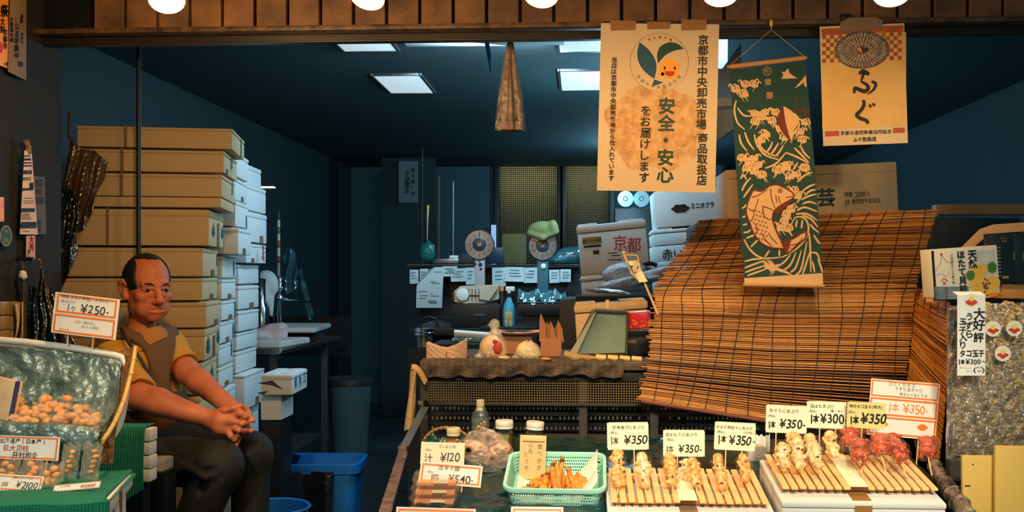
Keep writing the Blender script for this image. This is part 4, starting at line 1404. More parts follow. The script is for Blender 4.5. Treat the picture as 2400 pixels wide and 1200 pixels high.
# folded umbrella-like bag and blue strap hanging from the ceiling
o = thing('hanging_parasol', 'folded tan parasol hanging in a clear sleeve from the shop ceiling', 'parasol', at(1196, 310, 3.42))
sc = S(3.42)
b = MB()
prof = [(4, 0), (27, 4), (26, 30), (22, 80), (15, 140), (9, 190), (5, 218)]
secs = []
for r, y in prof:
 poly = []
 for k in range(48):
  a = 2 * math.pi * k / 48
  rr = r * sc * (1 + .16 * math.sin(a * 8 + y * .01))
  poly.append((rr * math.cos(a), rr * .7 * math.sin(a)))
 secs.append((poly, y * sc))
loft(b, secs)
b.build('canopy_cloth', mat('tan_cloth', srgb(150, 104, 66), .8, noise=.5, nscale=12, col2=srgb(84, 66, 52)), o)
b = MB()
for k in range(14):
 a = R(180 + k * 14)
 b.prism([(-.006, 0), (.006, 0), (0, .018)], -.001, .001, Matrix.Translation((26.4 * sc * math.cos(a), 26.4 * .7 * sc * math.sin(a), 24 * sc)))
b.build('printed_trim', M_['ink'], o)
b = MB()
loft(b, [([(p[0] * 1.18, p[1] * 1.18) for p in poly], z) for poly, z in secs[1:]], False, False)
b.build('sleeve', M_['film'], o)
MB().tube([(0, 0, 216 * sc), (0, 0, 2.46 - o.location.z)], .003, 6).build('cord', M_['black'], o)
p = at(1140, 92, 4.4)
tag(MB().tube([Vector((p.x - .01, p.y, 2.45)), at(1140, 95, 4.4), at(1147, 130, 4.4), at(1151, 172, 4.4)], [.006, .010, .011, .003], 8).build('blue_strap', bl), 'bright blue strap hanging from the ceiling beside the parasol', 'strap')
# two clear tape reels
for k, (x, lab) in enumerate(((1466, 'clear tape reel hanging left of its twin below the market poster'), (1503, 'clear tape reel nearest the printed foam box below the market poster'))):
 o = thing('tape_reel', lab, 'tape reel', at(x, 485, 6.64), (0, 0, 0), 'clear tape reels')
 r = 18.5 * S(6.64)
 Mx = Matrix.Translation((0, 0, r)) @ Matrix.Rotation(R(90), 4, 'X')
 MB().lathe([(r * .3, -.02), (r, -.02), (r, .02), (r * .3, .02)], 32, Mx).build('film_winding', mat('clear_tape', srgb(140, 176, 178), .2) if k == 0 else bpy.data.materials['clear_tape'], o)
 MB().lathe([(r * .32, -.022), (r * .32, .022), (r * .22, .022), (r * .22, -.022)], 20, Mx).build('core', M_['black'], o)
zt = at(1480, 486, 6.64).z
o = thing('reel_stand', 'black stand carrying the two tape reels', 'stand', Vector((at(1486, 490, 6.66).x, 6.70, 0)))
MB().box((0, 0, zt / 2 - .002), (.26, .16, zt - .004), bev=.01).build('cabinet', M_['black'], o)
# ventilation hood and slanted white panels beside the poster
o = thing('vent_hood', 'pale grey ventilation hood between the market poster and the scroll', 'hood', at(1690, 340, 4.5))
sc = S(4.5)
px = lambda x, y: ((x - 1690) * sc, (340 - y) * sc)
GH = mat('grey_sheet_metal', srgb(150, 160, 172), .45, noise=.25, nscale=6)
MB().prism([px(1600, 60), px(1705, 60), px(1705, 150), px(1690, 175), px(1600, 175)], 0, .3).build('duct', GH, o)
MB().prism([px(1600, 175), px(1684, 175), px(1726, 118), px(1726, 170), px(1718, 244), px(1600, 244)], -.12, .3).build('hood', GH, o)
MB().prism([px(1600, 246), px(1716, 246), px(1716, 264), px(1600, 268)], -.18, .3).build('lip', M_['whiteplastic'], o)
MB().prism([px(1600, 272), px(1724, 262), px(1724, 300), px(1660, 345), px(1600, 345)], -.08, .2).build('deflector', M_['foam'], o)
MB().box((px(1650, 60)[0], .1, (2.46 - o.location.z + px(0, 62)[1]) / 2), (.05, .05, 2.46 - o.location.z - px(0, 62)[1])).build('hanger', M_['black'], o)
# ------------------------------------------------------------------ printed foam boxes on the right of the counter
def tilted_box(px_c, W, H, D, Y, roll, label, group, m='foam', lid=.18, rz=0, marks=None, name='foam_box', cat='box'):
 """px_c: bottom-left front corner"""
 o = thing(name, label, cat, at(*px_c, Y), (0, R(roll), rz), group)
 MB().box((W / 2, D / 2, H * (1 - lid) / 2), (W - .003, D - .003, H * (1 - lid)), bev=.008).build('body', M_[m], o)
 if lid:
  l = MB().box((W / 2, D / 2, H * (1 - lid / 2) - .002), (W, D, H * lid - .008), bev=.008)
  for a, b_ in ((.02, .30), (.62, .97)):
   l.box((W * (a + b_) / 2, D / 2, H - .004), (W * (b_ - a), D * .96, .010), bev=.004)
  l.build('lid', M_[m], o)
 for nm, m2, fn in marks or []:
  t = MB()
  fn(t)
  t.build(nm, m2, o)
 return o

GP = 'printed foam boxes beside the sudare blind'
sc = S(4.6)
W1, H1 = 162 * sc, 118 * sc

def m_kyoto(t):
 write(t, '京都', 36 * sc, 112 * sc, 62 * sc, -.001, jit=.5, bold=.005, roll=R(-8), wx=.9)

def m_label(t):
 t.box((33 * sc, -.0012, 78 * sc), (44 * sc, .001, 17 * sc))

def m_labt(t):
 write(t, '朝どり小松菜', 7.5 * sc, 33 * sc, 78 * sc, -.002, bold=.02)
 t.box((33 * sc, -.0012, 65 * sc), (40 * sc, .001, 5 * sc))
 t.box((40 * sc, -.0012, 50 * sc), (14 * sc, .001, 9 * sc))
 for k, (x, z, l) in enumerate(((74, 50, 22), (82, 44, 20), (78, 34, 30), (92, 33, 6))):
  t.box((x * sc, -.0012, z * sc), (l * sc, .001, 2 * sc), Matrix.Rotation(R(4), 4, 'Y'))

# boxes under it, then the box itself leaning on top
zlow = at(1364, 648, 4.6)
fl = thing('storage_rack', 'dark storage rack under the printed foam boxes', 'rack', Vector((at(1520, 800, 4.9).x, 4.88, 0)))
zt = at(1520, 700, 4.6).z
MB().box((0, 0, zt / 2), (.86, .62, zt - .01), bev=.01).build('cabinet', M_['black'], fl)
tilted_box((1364, 696, 0)[:2], 160 * sc, 50 * sc, .28, 4.6, -5.5, 'grey foam box under the box marked in red', GP, lid=.3)
tilted_box((1362, 645, 0)[:2], W1, H1, .28, 4.6, -5.5, 'foam box marked with two red handwritten characters', GP, marks=[('lettering', M_['inkred'], m_kyoto), ('sticker', mat('olive_label', srgb(140, 136, 70), .6), m_label), ('small_print', M_['ink'], m_labt)])
sc2 = S(4.9)

def m_logo(t):
 pts = [(60 + 20 * math.cos(a) * (1 + .10 * math.cos(6 * a)), 42 + 9.5 * math.sin(a) * (1 + .1 * math.cos(6 * a))) for a in [2 * math.pi * k / 60 for k in range(60)]]
 t.prism([(x * sc2, z * sc2) for x, z in pts], -.002, -.0005)
 write(t, 'ミニオクラ', 15 * sc2, 112 * sc2, 45 * sc2, -.001, bold=.03, wx=.75)

def m_aka(t):
 write(t, '赤いか', 26 * sc2, 58 * sc2, 16 * sc2, -.001, jit=.5, bold=.012)

tilted_box((1541, 703), 158 * sc2, 92 * sc2, .3, 4.95, -4.5, 'plain foam box at the bottom behind the plastic bags', GP, lid=.2)
tilted_box((1533, 614), 158 * sc2, 36 * sc2, .3, 4.95, -4.5, 'shallow foam box with black handwritten characters, half behind the blind', GP, lid=.0, marks=[('lettering', M_['ink'], m_aka)])
tilted_box((1532, 577), 158 * sc2, 40 * sc2, .3, 4.95, -4.5, 'blank shallow foam box between the two marked ones', GP, lid=.3)
tilted_box((1538, 535), 158 * sc2, 86 * sc2, .3, 4.95, -4.5, 'foam box with a black badge and okra print below the market poster', GP, lid=.0, marks=[('lettering', M_['ink'], m_logo)])
# newspaper and plastic bags
GBF = film('grey_bag_film', tint=(.8, .88, .92), gloss=.12, rough=.2, haze=.6, hazecol=srgb(164, 178, 186), bump=.8, bscale=40)
for k, (lab, c, r, Yb, m) in enumerate([('pale plastic bag bunched in front of the box marked in red', (1462, 640), (.10, .06, .05), 4.42, 'film_teal'), ('folded newspaper slipping behind the blind', (1560, 640), (.14, .05, .028), 4.35, None), ('crumpled clear bag behind the tan foam box', (1475, 662), (.14, .07, .025), 4.3, 'film_teal')]):
 s = Sdf((-.2, -.12, -.1), (.2, .12, .1), .008)
 s.ell((0, 0, 0), r, 0)
 s.cone((-r[0] * .8, -.02, .0), (r[0] * .5, -r[1] * .9, .02), .008, .006, .02).cone((-r[0] * .3, -r[1], -.01), (r[0], -.02, .03), .006, .006, .02, True).cone((-.05, -r[1], .03), (.06, -r[1], -.03), .005, .005, .015, True)
 mb = MB()
 s.into(mb, Matrix.Translation(at(*c, Yb)) @ Matrix.Rotation(R(-9), 4, 'Y'))
 tag(mb.build('plastic_bag' if m else 'newspaper', GBF if m else mat('newsprint', srgb(196, 200, 202), .8, noise=.5, nscale=60, col2=srgb(120, 130, 136))), lab, 'bag' if m else 'newspaper')
tag(MB().tube([at(1506, 622, 4.5), at(1522, 616, 4.5), at(1540, 622, 4.5)], .010, 8).tube([at(1506, 625, 4.5), at(1536, 640, 4.4)], .012, 8).build('black_pan', M_['black']), 'black pan handle lying between the plastic bag and newspaper', 'pan')
zt = at(1500, 690, 4.3).z
o = thing('side_table', 'dark side table behind the tan foam box', 'table', Vector((at(1500, 800, 4.3).x, 4.32, 0)))
MB().box((0, 0, zt - .02), (.55, .34, .03)).build('tabletop', M_['black'], o)
for sx in (-1, 1):
 MB().box((sx * .24, 0, zt / 2 - .02), (.04, .3, zt - .035)).build('leg', M_['black'], o)
# ------------------------------------------------------------------ wooden counter with wire-mesh front
YC = 3.0
zc = at(1240, 845, YC).z
xl, xr_ = at(985, 845, YC).x, at(1536, 845, YC).x
o = thing('wooden_counter', 'old wooden counter with a wire mesh front, cluttered on top', 'counter', Vector(((xl + xr_) / 2, YC + .22, 0)))
MB().box(((xl + xr_) / 2, YC + .22, zc - .014), (xr_ - xl, .46, .028), bev=.006).build('worktop', M_['oldwood'], o, world=True)
sg = S(YC)
b = MB()
b.box(((xl + xr_) / 2 + .01, YC + .03, zc - .046), (xr_ - xl - .02, .03, .034), bev=.003)
b.build('apron_board', M_['darkwood'], o, world=True)
# rough oily cloth hanging over the front edge
b = MB()
x1c = at(1460, 845, YC).x
b.sheet(lambda u, v: (lin(xl + .01, x1c, u), YC - .004 - .012 * math.sin(min(1, v * 3) * 1.57) - .006 * math.sin(u * 43 + v * 4) * v - .004 * math.sin(u * 97), zc + .002 + .003 * (v < .12) - v * (.048 + .004 * math.sin(u * 7) + .003 * math.sin(u * 23) + .003 * math.sin(u * 61))), 90, 14, .003)
b.build('oily_cloth', mat('oily_cloth', srgb(84, 64, 42), .6, noise=.8, nscale=9, stretch=(2, 8, 10), col2=srgb(34, 28, 22), bump=.4, bscale=26), o, world=True)
zt, zb_ = at(1240, 882, YC).z, at(1240, 946, YC).z
xm0, xm1 = at(1002, 900, YC).x, at(1530, 900, YC).x
b = MB()
nx_, nz_ = 88, 11
for i in range(nx_ + 1):
 x = lin(xm0, xm1, i / nx_)
 b.box((x, YC + .02, (zt + zb_) / 2), (.0013, .0013, zt - zb_))
for j in range(nz_ + 1):
 z = lin(zt, zb_, j / nz_)
 b.box(((xm0 + xm1) / 2, YC + .0185, z), (xm1 - xm0, .0013, .0013))
b.build('wire_mesh', mat('brass_wire', srgb(150, 118, 70), .5, .3), o, world=True, angle=0)
MB().box(((xm0 + xm1) / 2, YC + .02, zb_ - .004), (xm1 - xm0, .012, .010), bev=.002).build('mesh_rail', M_['darkwood'], o, world=True)
for xx in (at(986, 900, YC).x, at(1362, 900, YC + .05).x, at(1530, 900, YC).x):
 MB().box((xx + .006, YC + .045, (zc - .03) / 2), (.026, .04, zc - .032), bev=.003).build('leg', M_['darkwood'], o, world=True)
MB().box(((xl + xr_) / 2, YC + .40, (zc - .03) / 2), (xr_ - xl, .012, zc - .034)).build('back_panel', M_['black'], o, world=True)
ym = YC + .3
b = MB()
rnd = random.Random(3)
for j, py in enumerate((957, 980, 1004)):
 for i in range(76):
  px_ = 1004 + i * 10.3
  if rnd.random() < .10:
   continue
  p = at(px_, py, ym)
  b.blob(p, (.0030 + .0025 * rnd.random() ** 2, .003, .0062), 1)
b.build('slot_row', mat('pale_slot', srgb(150, 142, 110), .6), o, world=True)
b = MB()
for py in (946, 968, 992, 1018):
 p0, p1 = at(1000, py, ym), at(1800, py, ym)
 b.box(((p0.x + p1.x) / 2, ym, p0.z), (p1.x - p0.x, .004, .012))
b.build('crate_slat', M_['black'], o, world=True)
p0, p1 = at(1215, 1030, YC + .03), at(1800, 1030, YC + .03)
MB().box(((p0.x + p1.x) / 2, YC + .05, p0.z), (p1.x - p0.x, .02, .03)).build('lower_board', M_['darkwood'], o, world=True)
# towel over the counter's end, bent metal fitting
o = thing('tan_towel', 'tan towel hanging over the left end of the wooden counter', 'towel', at(975, 960, 2.98))
b = MB()

def ftow(u, v):
 if v < .25:
  t = v / .25
  return at(lin(1000, 966, t) - 6 * u, lin(892, 862, t) - 14 * math.sin(t * 2.6) + 10 * u, 2.975 - .02 * u)
 t = (v - .25) / .75
 return at(lin(964, 952, t) + (14 - 2 * t) * u + 2 * math.sin(t * 5 + u * 4), lin(870, 1010, t) - 8 * u, 2.975 - .02 * math.sin(u * 3))

b.sheet(ftow, 8, 26, .004)
b.build('cloth', mat('tan_terry', srgb(176, 142, 92), .9, bump=.4, bscale=160), o, world=True)
tag(MB().tube([at(983, 944, 2.97), at(998, 946, 2.95)], [.008, .011], 10).build('metal_catch', M_['chrome']), 'small shiny metal catch at the corner of the wire mesh', 'catch')
# things on the wooden counter
Yk = 3.06

def ct(px_, Y=Yk):
 p = at(px_, 800, Y)
 return Vector((p.x, Y, zc + .001))

o = thing('paper_bag_bundle', 'bundle of brown paper bags tied with a cord at the end of the wooden counter', 'paper bags', ct(1048, 3.05) + Vector((0, 0, .004)), (0, 0, R(4)))
sc = S(3.05)
b = MB()
for k in range(15):
 b.sheet(lambda u, v, k=k: (lin(-46, 46, u) * sc, lin(-.04, .04, v), (.5 + 1.5 * k + (9 + 5.2 * k * (.25 + .06)) * 0 + (2 * abs(u - .46)) ** 1.5 * (2 + 1.25 * k) * (1.0 if u > .46 else .8)) * sc + .0008 * math.sin(u * 31 + k)), 16, 2, .0019)
b.build('bag_sheets', mat('kraft_pink', srgb(206, 166, 130), .8, noise=.12, nscale=20), o)
MB().tube([(0, -.053, -.002), (0, -.054, .016), (.004, 0, .020), (0, .054, .015), (0, .053, .0)], .0018, 6).tube([(0, -.053, .01), (.004, -.056, -.02)], .0016, 6).build('cord', M_['tape'], o)

def bagged(label, c, size, body_mat, twist, name='filled_bag', patch=None):
 o = thing(name, label, 'bag', c)
 rx, ry, h = size
 s = Sdf((-rx * 1.5, -ry * 1.5, -.008), (rx * 1.5, ry * 1.5, h * 1.9), .0035)
 s.ell((0, 0, h * .42), (rx * .8, ry * .8, h * .42), 0).ell((rx * .15, 0, h * .25), (rx * .85, ry * .8, h * .27), .02).ell((-rx * .3, -ry * .2, h * .5), (rx * .5, ry * .6, h * .32), .02)
 mb = MB()
 s.into(mb)
 mb.build('contents', body_mat, o)
 s = Sdf((-rx * 1.9, -ry * 1.6, -.008), (rx * 1.9, ry * 1.6, h * 1.95), .0035)
 s.ell((0, 0, h * .45), (rx, ry, h * .47), 0).ell((-rx * .85, 0, h * .10), (rx * .55, ry * .5, h * .12), .02)
 if twist:
  s.cone((rx * .1, 0, h * .9), (rx * .12, 0, h * 1.2), .016, .008, .03).ell((rx * .1, 0, h * 1.32), (.017, .012, .018), .006).ell((rx * .1 - .016, 0, h * 1.30), (.010, .004, .003), .005)
 for k in range(10):
  a = k * .63
  s.cone((rx * 1.0 * math.cos(a), ry * math.sin(a), h * .1), (rx * .25 * math.cos(a + .2), ry * .25 * math.sin(a + .2), h * .98), .0035, .0022, .008, k % 2 == 0)
 mb = MB()
 s.into(mb)
 mb.build('plastic_skin', M_['film_milky'], o)
 if patch:
  b = MB()
  b.blob((rx * .38, -ry * .96, h * .45), (rx * .30, .004, h * .24), 3, .3, 2, 4)
  b.blob((rx * .20, -ry * .98, h * .70), (rx * .18, .003, h * .08), 2, .3, 2, 5)
  b.build('printed_patch', patch, o)
 return o

PEACH = mat('peach_filling', srgb(226, 192, 138), .7, noise=.3, nscale=18, col2=srgb(190, 140, 92))
bagged('twisted plastic bag of pale food with a red patch on the wooden counter', ct(1156, 3.04), (.043, .035, .080), PEACH, True, patch=mat('red_patch', srgb(168, 50, 30), .5))
bagged('squat plastic bag of cream-coloured food on the wooden counter', ct(1238, 3.03), (.038, .032, .060), mat('cream_filling', srgb(228, 206, 150), .7, noise=.3, nscale=22), False)
tag(MB().blob((0, 0, .006), (.02, .012, .007), 2, .2, 2, 1, Matrix.Translation(ct(1182, 3.0) + Vector((0, 0, .001)))).build('ginger_piece', PEACH), 'small pale lump of food lying before the twisted bag', 'food')
tag(MB().blob((0, 0, .004), (.018, .008, .005), 2, .2, 2, 1, Matrix.Translation(ct(1280, 2.99) + Vector((0, 0, .001)))).build('wood_chip', M_['orange']), 'orange sliver lying before the brown card box', 'chip')
o = thing('card_box', 'brown card box stuffed with upright paper cones on the wooden counter', 'box', ct(1292, 3.16))
h_ = 42 * S(3.16)
KR = mat('kraft_brown', srgb(168, 112, 74), .8, noise=.25, nscale=24)
b = MB()
b.box((0, 0, h_ / 2), (.066, .06, h_), bev=.002)
b.build('box_body', KR, o)
rnd = random.Random(9)
for k in range(9):
 x = lin(-.028, .030, k / 8)
 hh = [.090, .075, .05, .062, .066, .05, .058, .062, .07][k]
 b = MB()
 b.prism([(-.011, 0), (.011, 0), (.012 - .003 * (k % 3), hh * .6), (-.006 + .007 * (k % 2), hh), (-.010, hh * .8)], -.001, .001, Matrix.Translation((x, rnd.uniform(-.02, .02), h_ - .012)) @ Matrix.Rotation(R(rnd.uniform(-8, 14)), 4, 'Y') @ Matrix.Rotation(R(rnd.uniform(-30, 30)), 4, 'Z'))
 b.build('paper_cone', KR, o)
o = thing('fish_tray', 'shallow tray of dark silvery fish behind the twisted bag', 'tray', ct(1212, 3.25) + Vector((0, 0, 0)))
hz = at(1212, 788, 3.25).z - zc
MB().box((0, 0, hz / 2), (.10, .07, hz), bev=.004).build('stand', KR, o)
b = MB()
b.sheet(lambda u, v: (lin(-.075, .085, u), lin(-.06, .06, v), hz + .004 + .010 * (2 * abs(v - .5)) ** 2 + .012 * (u - .5) ** 2 * 2), 16, 10, .002)
b.build('tray_paper', mat('pink_paper', srgb(206, 160, 140), .7), o)
for k in range(3):
 b = MB()
 b.blob((0, 0, 0), (.055, .012, .006), 3, .05, 2, k, Matrix.Translation((.005 + .008 * k, -.02 + .02 * k, hz + .012)) @ Matrix.Rotation(R(6), 4, 'Y'))
 b.build('fish', mat('silver_fish', srgb(120, 140, 160), .2, .5, noise=.8, nscale=40, col2=srgb(24, 30, 40)) if k == 0 else bpy.data.materials['silver_fish'], o)
# bamboo rolls along the front of the counter
o = thing('bamboo_roll', 'rolled strip of bark and bamboo lying along the wooden counter', 'roll', ct(1400, 2.995))
b = MB()
b.tube([at(1322, 828, 3.0), at(1345, 838, 3.0), at(1375, 838, 3.0), at(1400, 842, 3.0)], [.010, .012, .009, .008], 10)
b.build('bark_strip', mat('pale_bark', srgb(196, 150, 92), .8, noise=.6, nscale=20, bump=.4, bscale=40), o, world=True)
b = MB()
for k in range(4):
 b.tube([at(1396 + 28 * k, 837 + k, 3.0), at(1420 + 28 * k, 839 + k, 3.0)], .010 - .0005 * k, 10)
b.build('bamboo_segment', M_['bamboo'], o, world=True)
# tan foam box, fish on it, dustpan, red packet
o = tilted_box((1352, 800), 172 * S(3.32), 112 * S(3.32), .16, 3.30, -4, 'tan foam box with its lid ajar behind the green dustpan', None, m='foamwarm', lid=.22)
o.location.z = zc + .004 + 172 * S(3.32) * math.sin(R(4)) * 0
p = at(1425, 690, 3.28)
tag(MB().blob((0, 0, 0), (.078, .03, .009), 3, .12, 2, 3, Matrix.Translation(at(1424, 684, 3.30)) @ Matrix.Rotation(R(5), 4, 'Y')).build('fish_fillet', bpy.data.materials['silver_fish']), 'silvery fish lying on top of the tan foam box', 'fish')
o = thing('dustpan', 'grey-green dustpan leaning in front of the tan foam box', 'dustpan', ct(1405, 3.08))
sc = S(3.08)
pz = lambda x, y: ((x - 1405) * sc, (826 - y) * sc + .004)
Mt = Matrix.Rotation(R(-8), 4, 'X')
MB().prism([pz(1350, 819), pz(1392, 722), pz(1405, 719), pz(1455, 722), pz(1468, 730), pz(1464, 816)][::-1], -.006, .004, Mt).build('pan', mat('grey_green_plastic', srgb(104, 128, 104), .55, noise=.25, nscale=30), o)
fr = MB()
for A, B_, r in ((pz(1341, 826), pz(1394, 718), .009), (pz(1394, 718), pz(1470, 722), .007), (pz(1470, 722), pz(1468, 820), .004)):
 fr.tube([(A[0], -.008, A[1]), (B_[0], -.008, B_[1])], r, 8, Mt)
fr.build('rim', mat('dark_olive_plastic', srgb(58, 60, 46), .5), o)
MB().prism([pz(1333, 822), pz(1391, 728), pz(1398, 722), pz(1352, 822)][::-1], -.035, -.008, Mt).build('side_wall', mat('olive_plastic', srgb(130, 128, 98), .5), o)
MB().box((pz(1424, 709)[0], .0, pz(1424, 706)[1]), (.012, .008, .038), Mt, bev=.002).build('handle', M_['bamboo'], o)
o = thing('red_packet', 'red patterned packet hanging from the tan foam box beside the blind', 'packet', at(1500, 770, 3.10), (0, R(-6), R(-8)))
sc = S(3.10)
MB().box((0, 0, 20 * sc), (58 * sc, .016, 40 * sc), bev=.005).build('packet', mat('red_wrapper', srgb(196, 28, 34), .3), o)
b = MB()
rnd = random.Random(5)
for k in range(26):
 x, z = rnd.uniform(-20, 27) * sc, (4 + 20 * abs(rnd.gauss(0, .5))) * sc
 if z < 36 * sc:
  b.lathe([(.0030, 0), (.0030, .0005), (.0016, .0005), (.0016, 0)], 10, Matrix.Translation((x, -.0085, z)) @ Matrix.Rotation(R(90), 4, 'X'))
b.build('printed_pattern', M_['orange'], o)
o2 = thing('dark_bin', 'dark closed box under the red packet', 'box', ct(1500, 3.24))
MB().box((0, 0, .04), (.10, .12, .08), bev=.006).build('body', M_['black'], o2)  # solid box, dark by its black material alone
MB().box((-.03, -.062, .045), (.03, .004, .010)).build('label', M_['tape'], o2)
# wooden charm with streamers hanging in front of the boxes
o = thing('hanging_charm', 'pale wooden charm with folded paper wings tied to the edge of the blind', 'charm', at(1548, 752, 3.0))
Y_ = 2.985
b = MB()
b.tube([at(1461, 593, Y_), at(1480, 640, Y_), at(1500, 660, Y_)], .0035, 8)
b.tube([at(1494, 600, Y_), at(1505, 650, Y_), at(1549, 753, Y_)], [.002, .003, .004], 8)
b.tube([at(1463, 597, Y_), at(1494, 599, Y_)], .0022, 6)
b.build('frame_stick', M_['stick'], o, world=True)
MB().blob(at(1462, 593, Y_), .0055, 2).build('bead', M_['stick'], o, world=True)
b = MB()
b.sheet(lambda u, v: at(lin(1472, 1492, u) + 26 * v, lin(612, 610, u) + 50 * v, Y_ - .004 - .004 * math.sin(v * 6 + u * 3)), 6, 10, .0008)
b.build('paper_wing', M_['card'], o, world=True)
b = MB()
b.blob(at(1490, 637, Y_ - .012), (.0045, .002, .004), 2)
b.build('orange_dot', M_['orange'], o, world=True)
b = MB()
b.blob(at(1480, 624, Y_ - .011), (.005, .002, .002), 2).blob(at(1495, 627, Y_ - .011), (.002, .002, .006), 2)
b.build('leaf_mark', M_['inkgreen'], o, world=True)
# ------------------------------------------------------------------ display case under the blinds
o = thing('display_case', 'dark stepped case hidden under the straw blind', 'case', Vector((at(1900, 800, 3.3).x, 3.4, 0)))
xa, xb = at(1580, 700, 3.2).x, at(2150, 700, 3.2).x
za = at(1800, 700, 3.0).z - .03
zt2 = at(1850, 515, 3.55).z - .006
MB().box(((xa + xb) / 2, 3.21, (za + .99) / 2), (xb - xa, .34, za - .99), bev=.02).build('lower_case', M_['black'], o, world=True)
xb2 = at(2330, 515, 3.6).x
MB().box(((xa + .12 + xb2) / 2, 3.68, zt2 / 2), (xb2 - xa - .12, .60, zt2), bev=.01).build('upper_case', M_['black'], o, world=True)

def cat(p0, p1, p2, p3, t):
 return .5 * ((2 * p1) + (-p0 + p2) * t + (2 * p0 - 5 * p1 + 4 * p2 - p3) * t * t + (-p0 + 3 * p1 - 3 * p2 + p3) * t ** 3)

def rows_fn(rows):
 rows = [[at(*p) for p in r] for r in rows]

 def fn(u, v):
  k = min(v, .99999) * (len(rows) - 1)
  i = int(k)
  t = k - i
  r = [rows[max(0, i - 1)], rows[i], rows[i + 1], rows[min(len(rows) - 1, i + 2)]]
  m = len(r[0]) - 1
  ku = min(max(u, 0), .99999) * m
  iu = int(ku)
  tu = ku - iu
  c = [a[iu].lerp(a[iu + 1], tu) for a in r]
  p = cat(c[0], c[1], c[2], c[3], t)
  if u < 0:
   p = p + (r[1][0] - r[1][1]).normalized() * (-u)
  if u > 1:
   p = p + (r[1][-1] - r[1][-2]).normalized() * (u - 1)
  return p
 return fn

REED = [mat('reed_%d' % k, c, .45, noise=.45, nscale=10, stretch=(6, 30, 30), col2=tuple(x * .45 for x in c)) for k, c in enumerate((srgb(206, 136, 60), srgb(176, 108, 44), srgb(222, 158, 78), srgb(120, 76, 36)))]
THREAD = mat('dark_thread', srgb(38, 24, 22), .8)

def blind(name, label, rows, n, nstr, rad, seg, ragged, loc, skew=0):
 fn = rows_fn(rows)
 o = thing(name, label, 'blind', loc)
 b = MB()
 rnd = random.Random(n)
 for k in range(n):
  v = (k + .5) / n
  b.mi = rnd.choice((0, 0, 0, 1, 1, 2, 3))
  e0, e1 = rnd.uniform(0, ragged) * 1.0, rnd.uniform(0, ragged * .35)
  us = [-e0] + [i / seg for i in range(seg + 1)] + [1 + e1]
  ph = rnd.uniform(0, 6)
  pts = []
  for u in us:
   p = fn(u, v)
   q = fn(u, min(v + .01, 1)) - fn(u, max(v - .01, 0))
   nn = RT.cross(q).normalized()
   pts.append(p + nn * rnd.uniform(-.0016, .0016) + Vector((0, 0, .0010 * math.sin(u * 5 + ph))))
  rr = rad * rnd.uniform(.75, 1.15)
  b.tube(pts, [rr * .8] + [rr] * (len(pts) - 2) + [rr * .7], 6)
 b.build('reeds', REED, o, world=True)
 s = MB()
 for k in range(nstr):
  u = (k + .5) / nstr
  uu = lambda v: u + .012 * math.sin(v * 8 + k) + skew * (v - .5)
  pts = []
  for i in range(40):
   v = i / 39
   p = fn(min(1, max(0, uu(v))), v)
   q = fn(u, min(v + .01, 1)) - fn(u, max(v - .01, 0))
   nn = RT.cross(q).normalized()
   pts.append(p - nn * (rad * 1.2 if nn.y > 0 else -rad * 1.2))
  s.tube(pts, .0014, 5)
 s.build('binding_thread', THREAD, o, world=True)
 return o, fn

o, sud = blind('straw_blind', 'large straw blind draped over the case under the wave scroll', [
 [(1648, 516, 3.345), (1900, 505, 3.33), (2196, 490, 3.31)],
 [(1600, 590, 3.21), (1860, 575, 3.19), (2172, 572, 3.17)],
 [(1545, 672, 3.035), (1830, 668, 3.02), (2146, 664, 3.01)],
 [(1537, 730, 2.985), (1820, 738, 2.97), (2138, 738, 2.96)],
 [(1526, 830, 2.965), (1810, 850, 2.95), (2125, 858, 2.94)],
 [(1502, 938, 2.95), (1795, 985, 2.935), (2108, 1026, 2.925)]], 124, 13, .0027, 14, .022, at(1820, 1000, 2.95))
# hem of the big blind
b = MB()
b.tube([sud(u / 10, .995) + Vector((0, -.002, -.004)) for u in range(11)], .006, 8)
b.build('hem_strip', mat('red_brown_hem', srgb(112, 58, 34), .7), o, world=True)
blind('straw_blind', 'narrow straw blind wrapped round the corner below the scallop box', [
 [(2150, 676, 3.06), (2186, 690, 2.98), (2226, 712, 2.86)],
 [(2142, 706, 2.99), (2180, 730, 2.88), (2224, 752, 2.74)],
 [(2137, 800, 2.95), (2172, 836, 2.82), (2220, 880, 2.68)],
 [(2128, 900, 2.93), (2166, 945, 2.79), (2210, 1000, 2.64)],
 [(2118, 990, 2.90), (2158, 1040, 2.77), (2198, 1100, 2.62)]], 96, 5, .0026, 8, .012, at(2170, 1000, 2.8))
o = thing('corner_crate', 'dark crate inside the narrow straw blind', 'crate', Vector((1.285, 2.87, 0)))
zt = at(2260, 712, 2.9).z - .02
MB().box((0, 0, zt / 2), (.40, .32, zt), bev=.02).build('body', M_['black'], o)
o2 = thing('straw_mat', 'strip of straw mat lying on the crate under the scallop box', 'mat', Vector((1.25, 2.84, zt)))
b = MB()
for k in range(34):
 b.mi = random.choice((0, 1, 2, 3))
 b.tube([(-.16, -.13 + .0068 * k, .004), (.25, -.13 + .0068 * k, .004)], .0028, 6)
b.build('reeds', REED, o2)
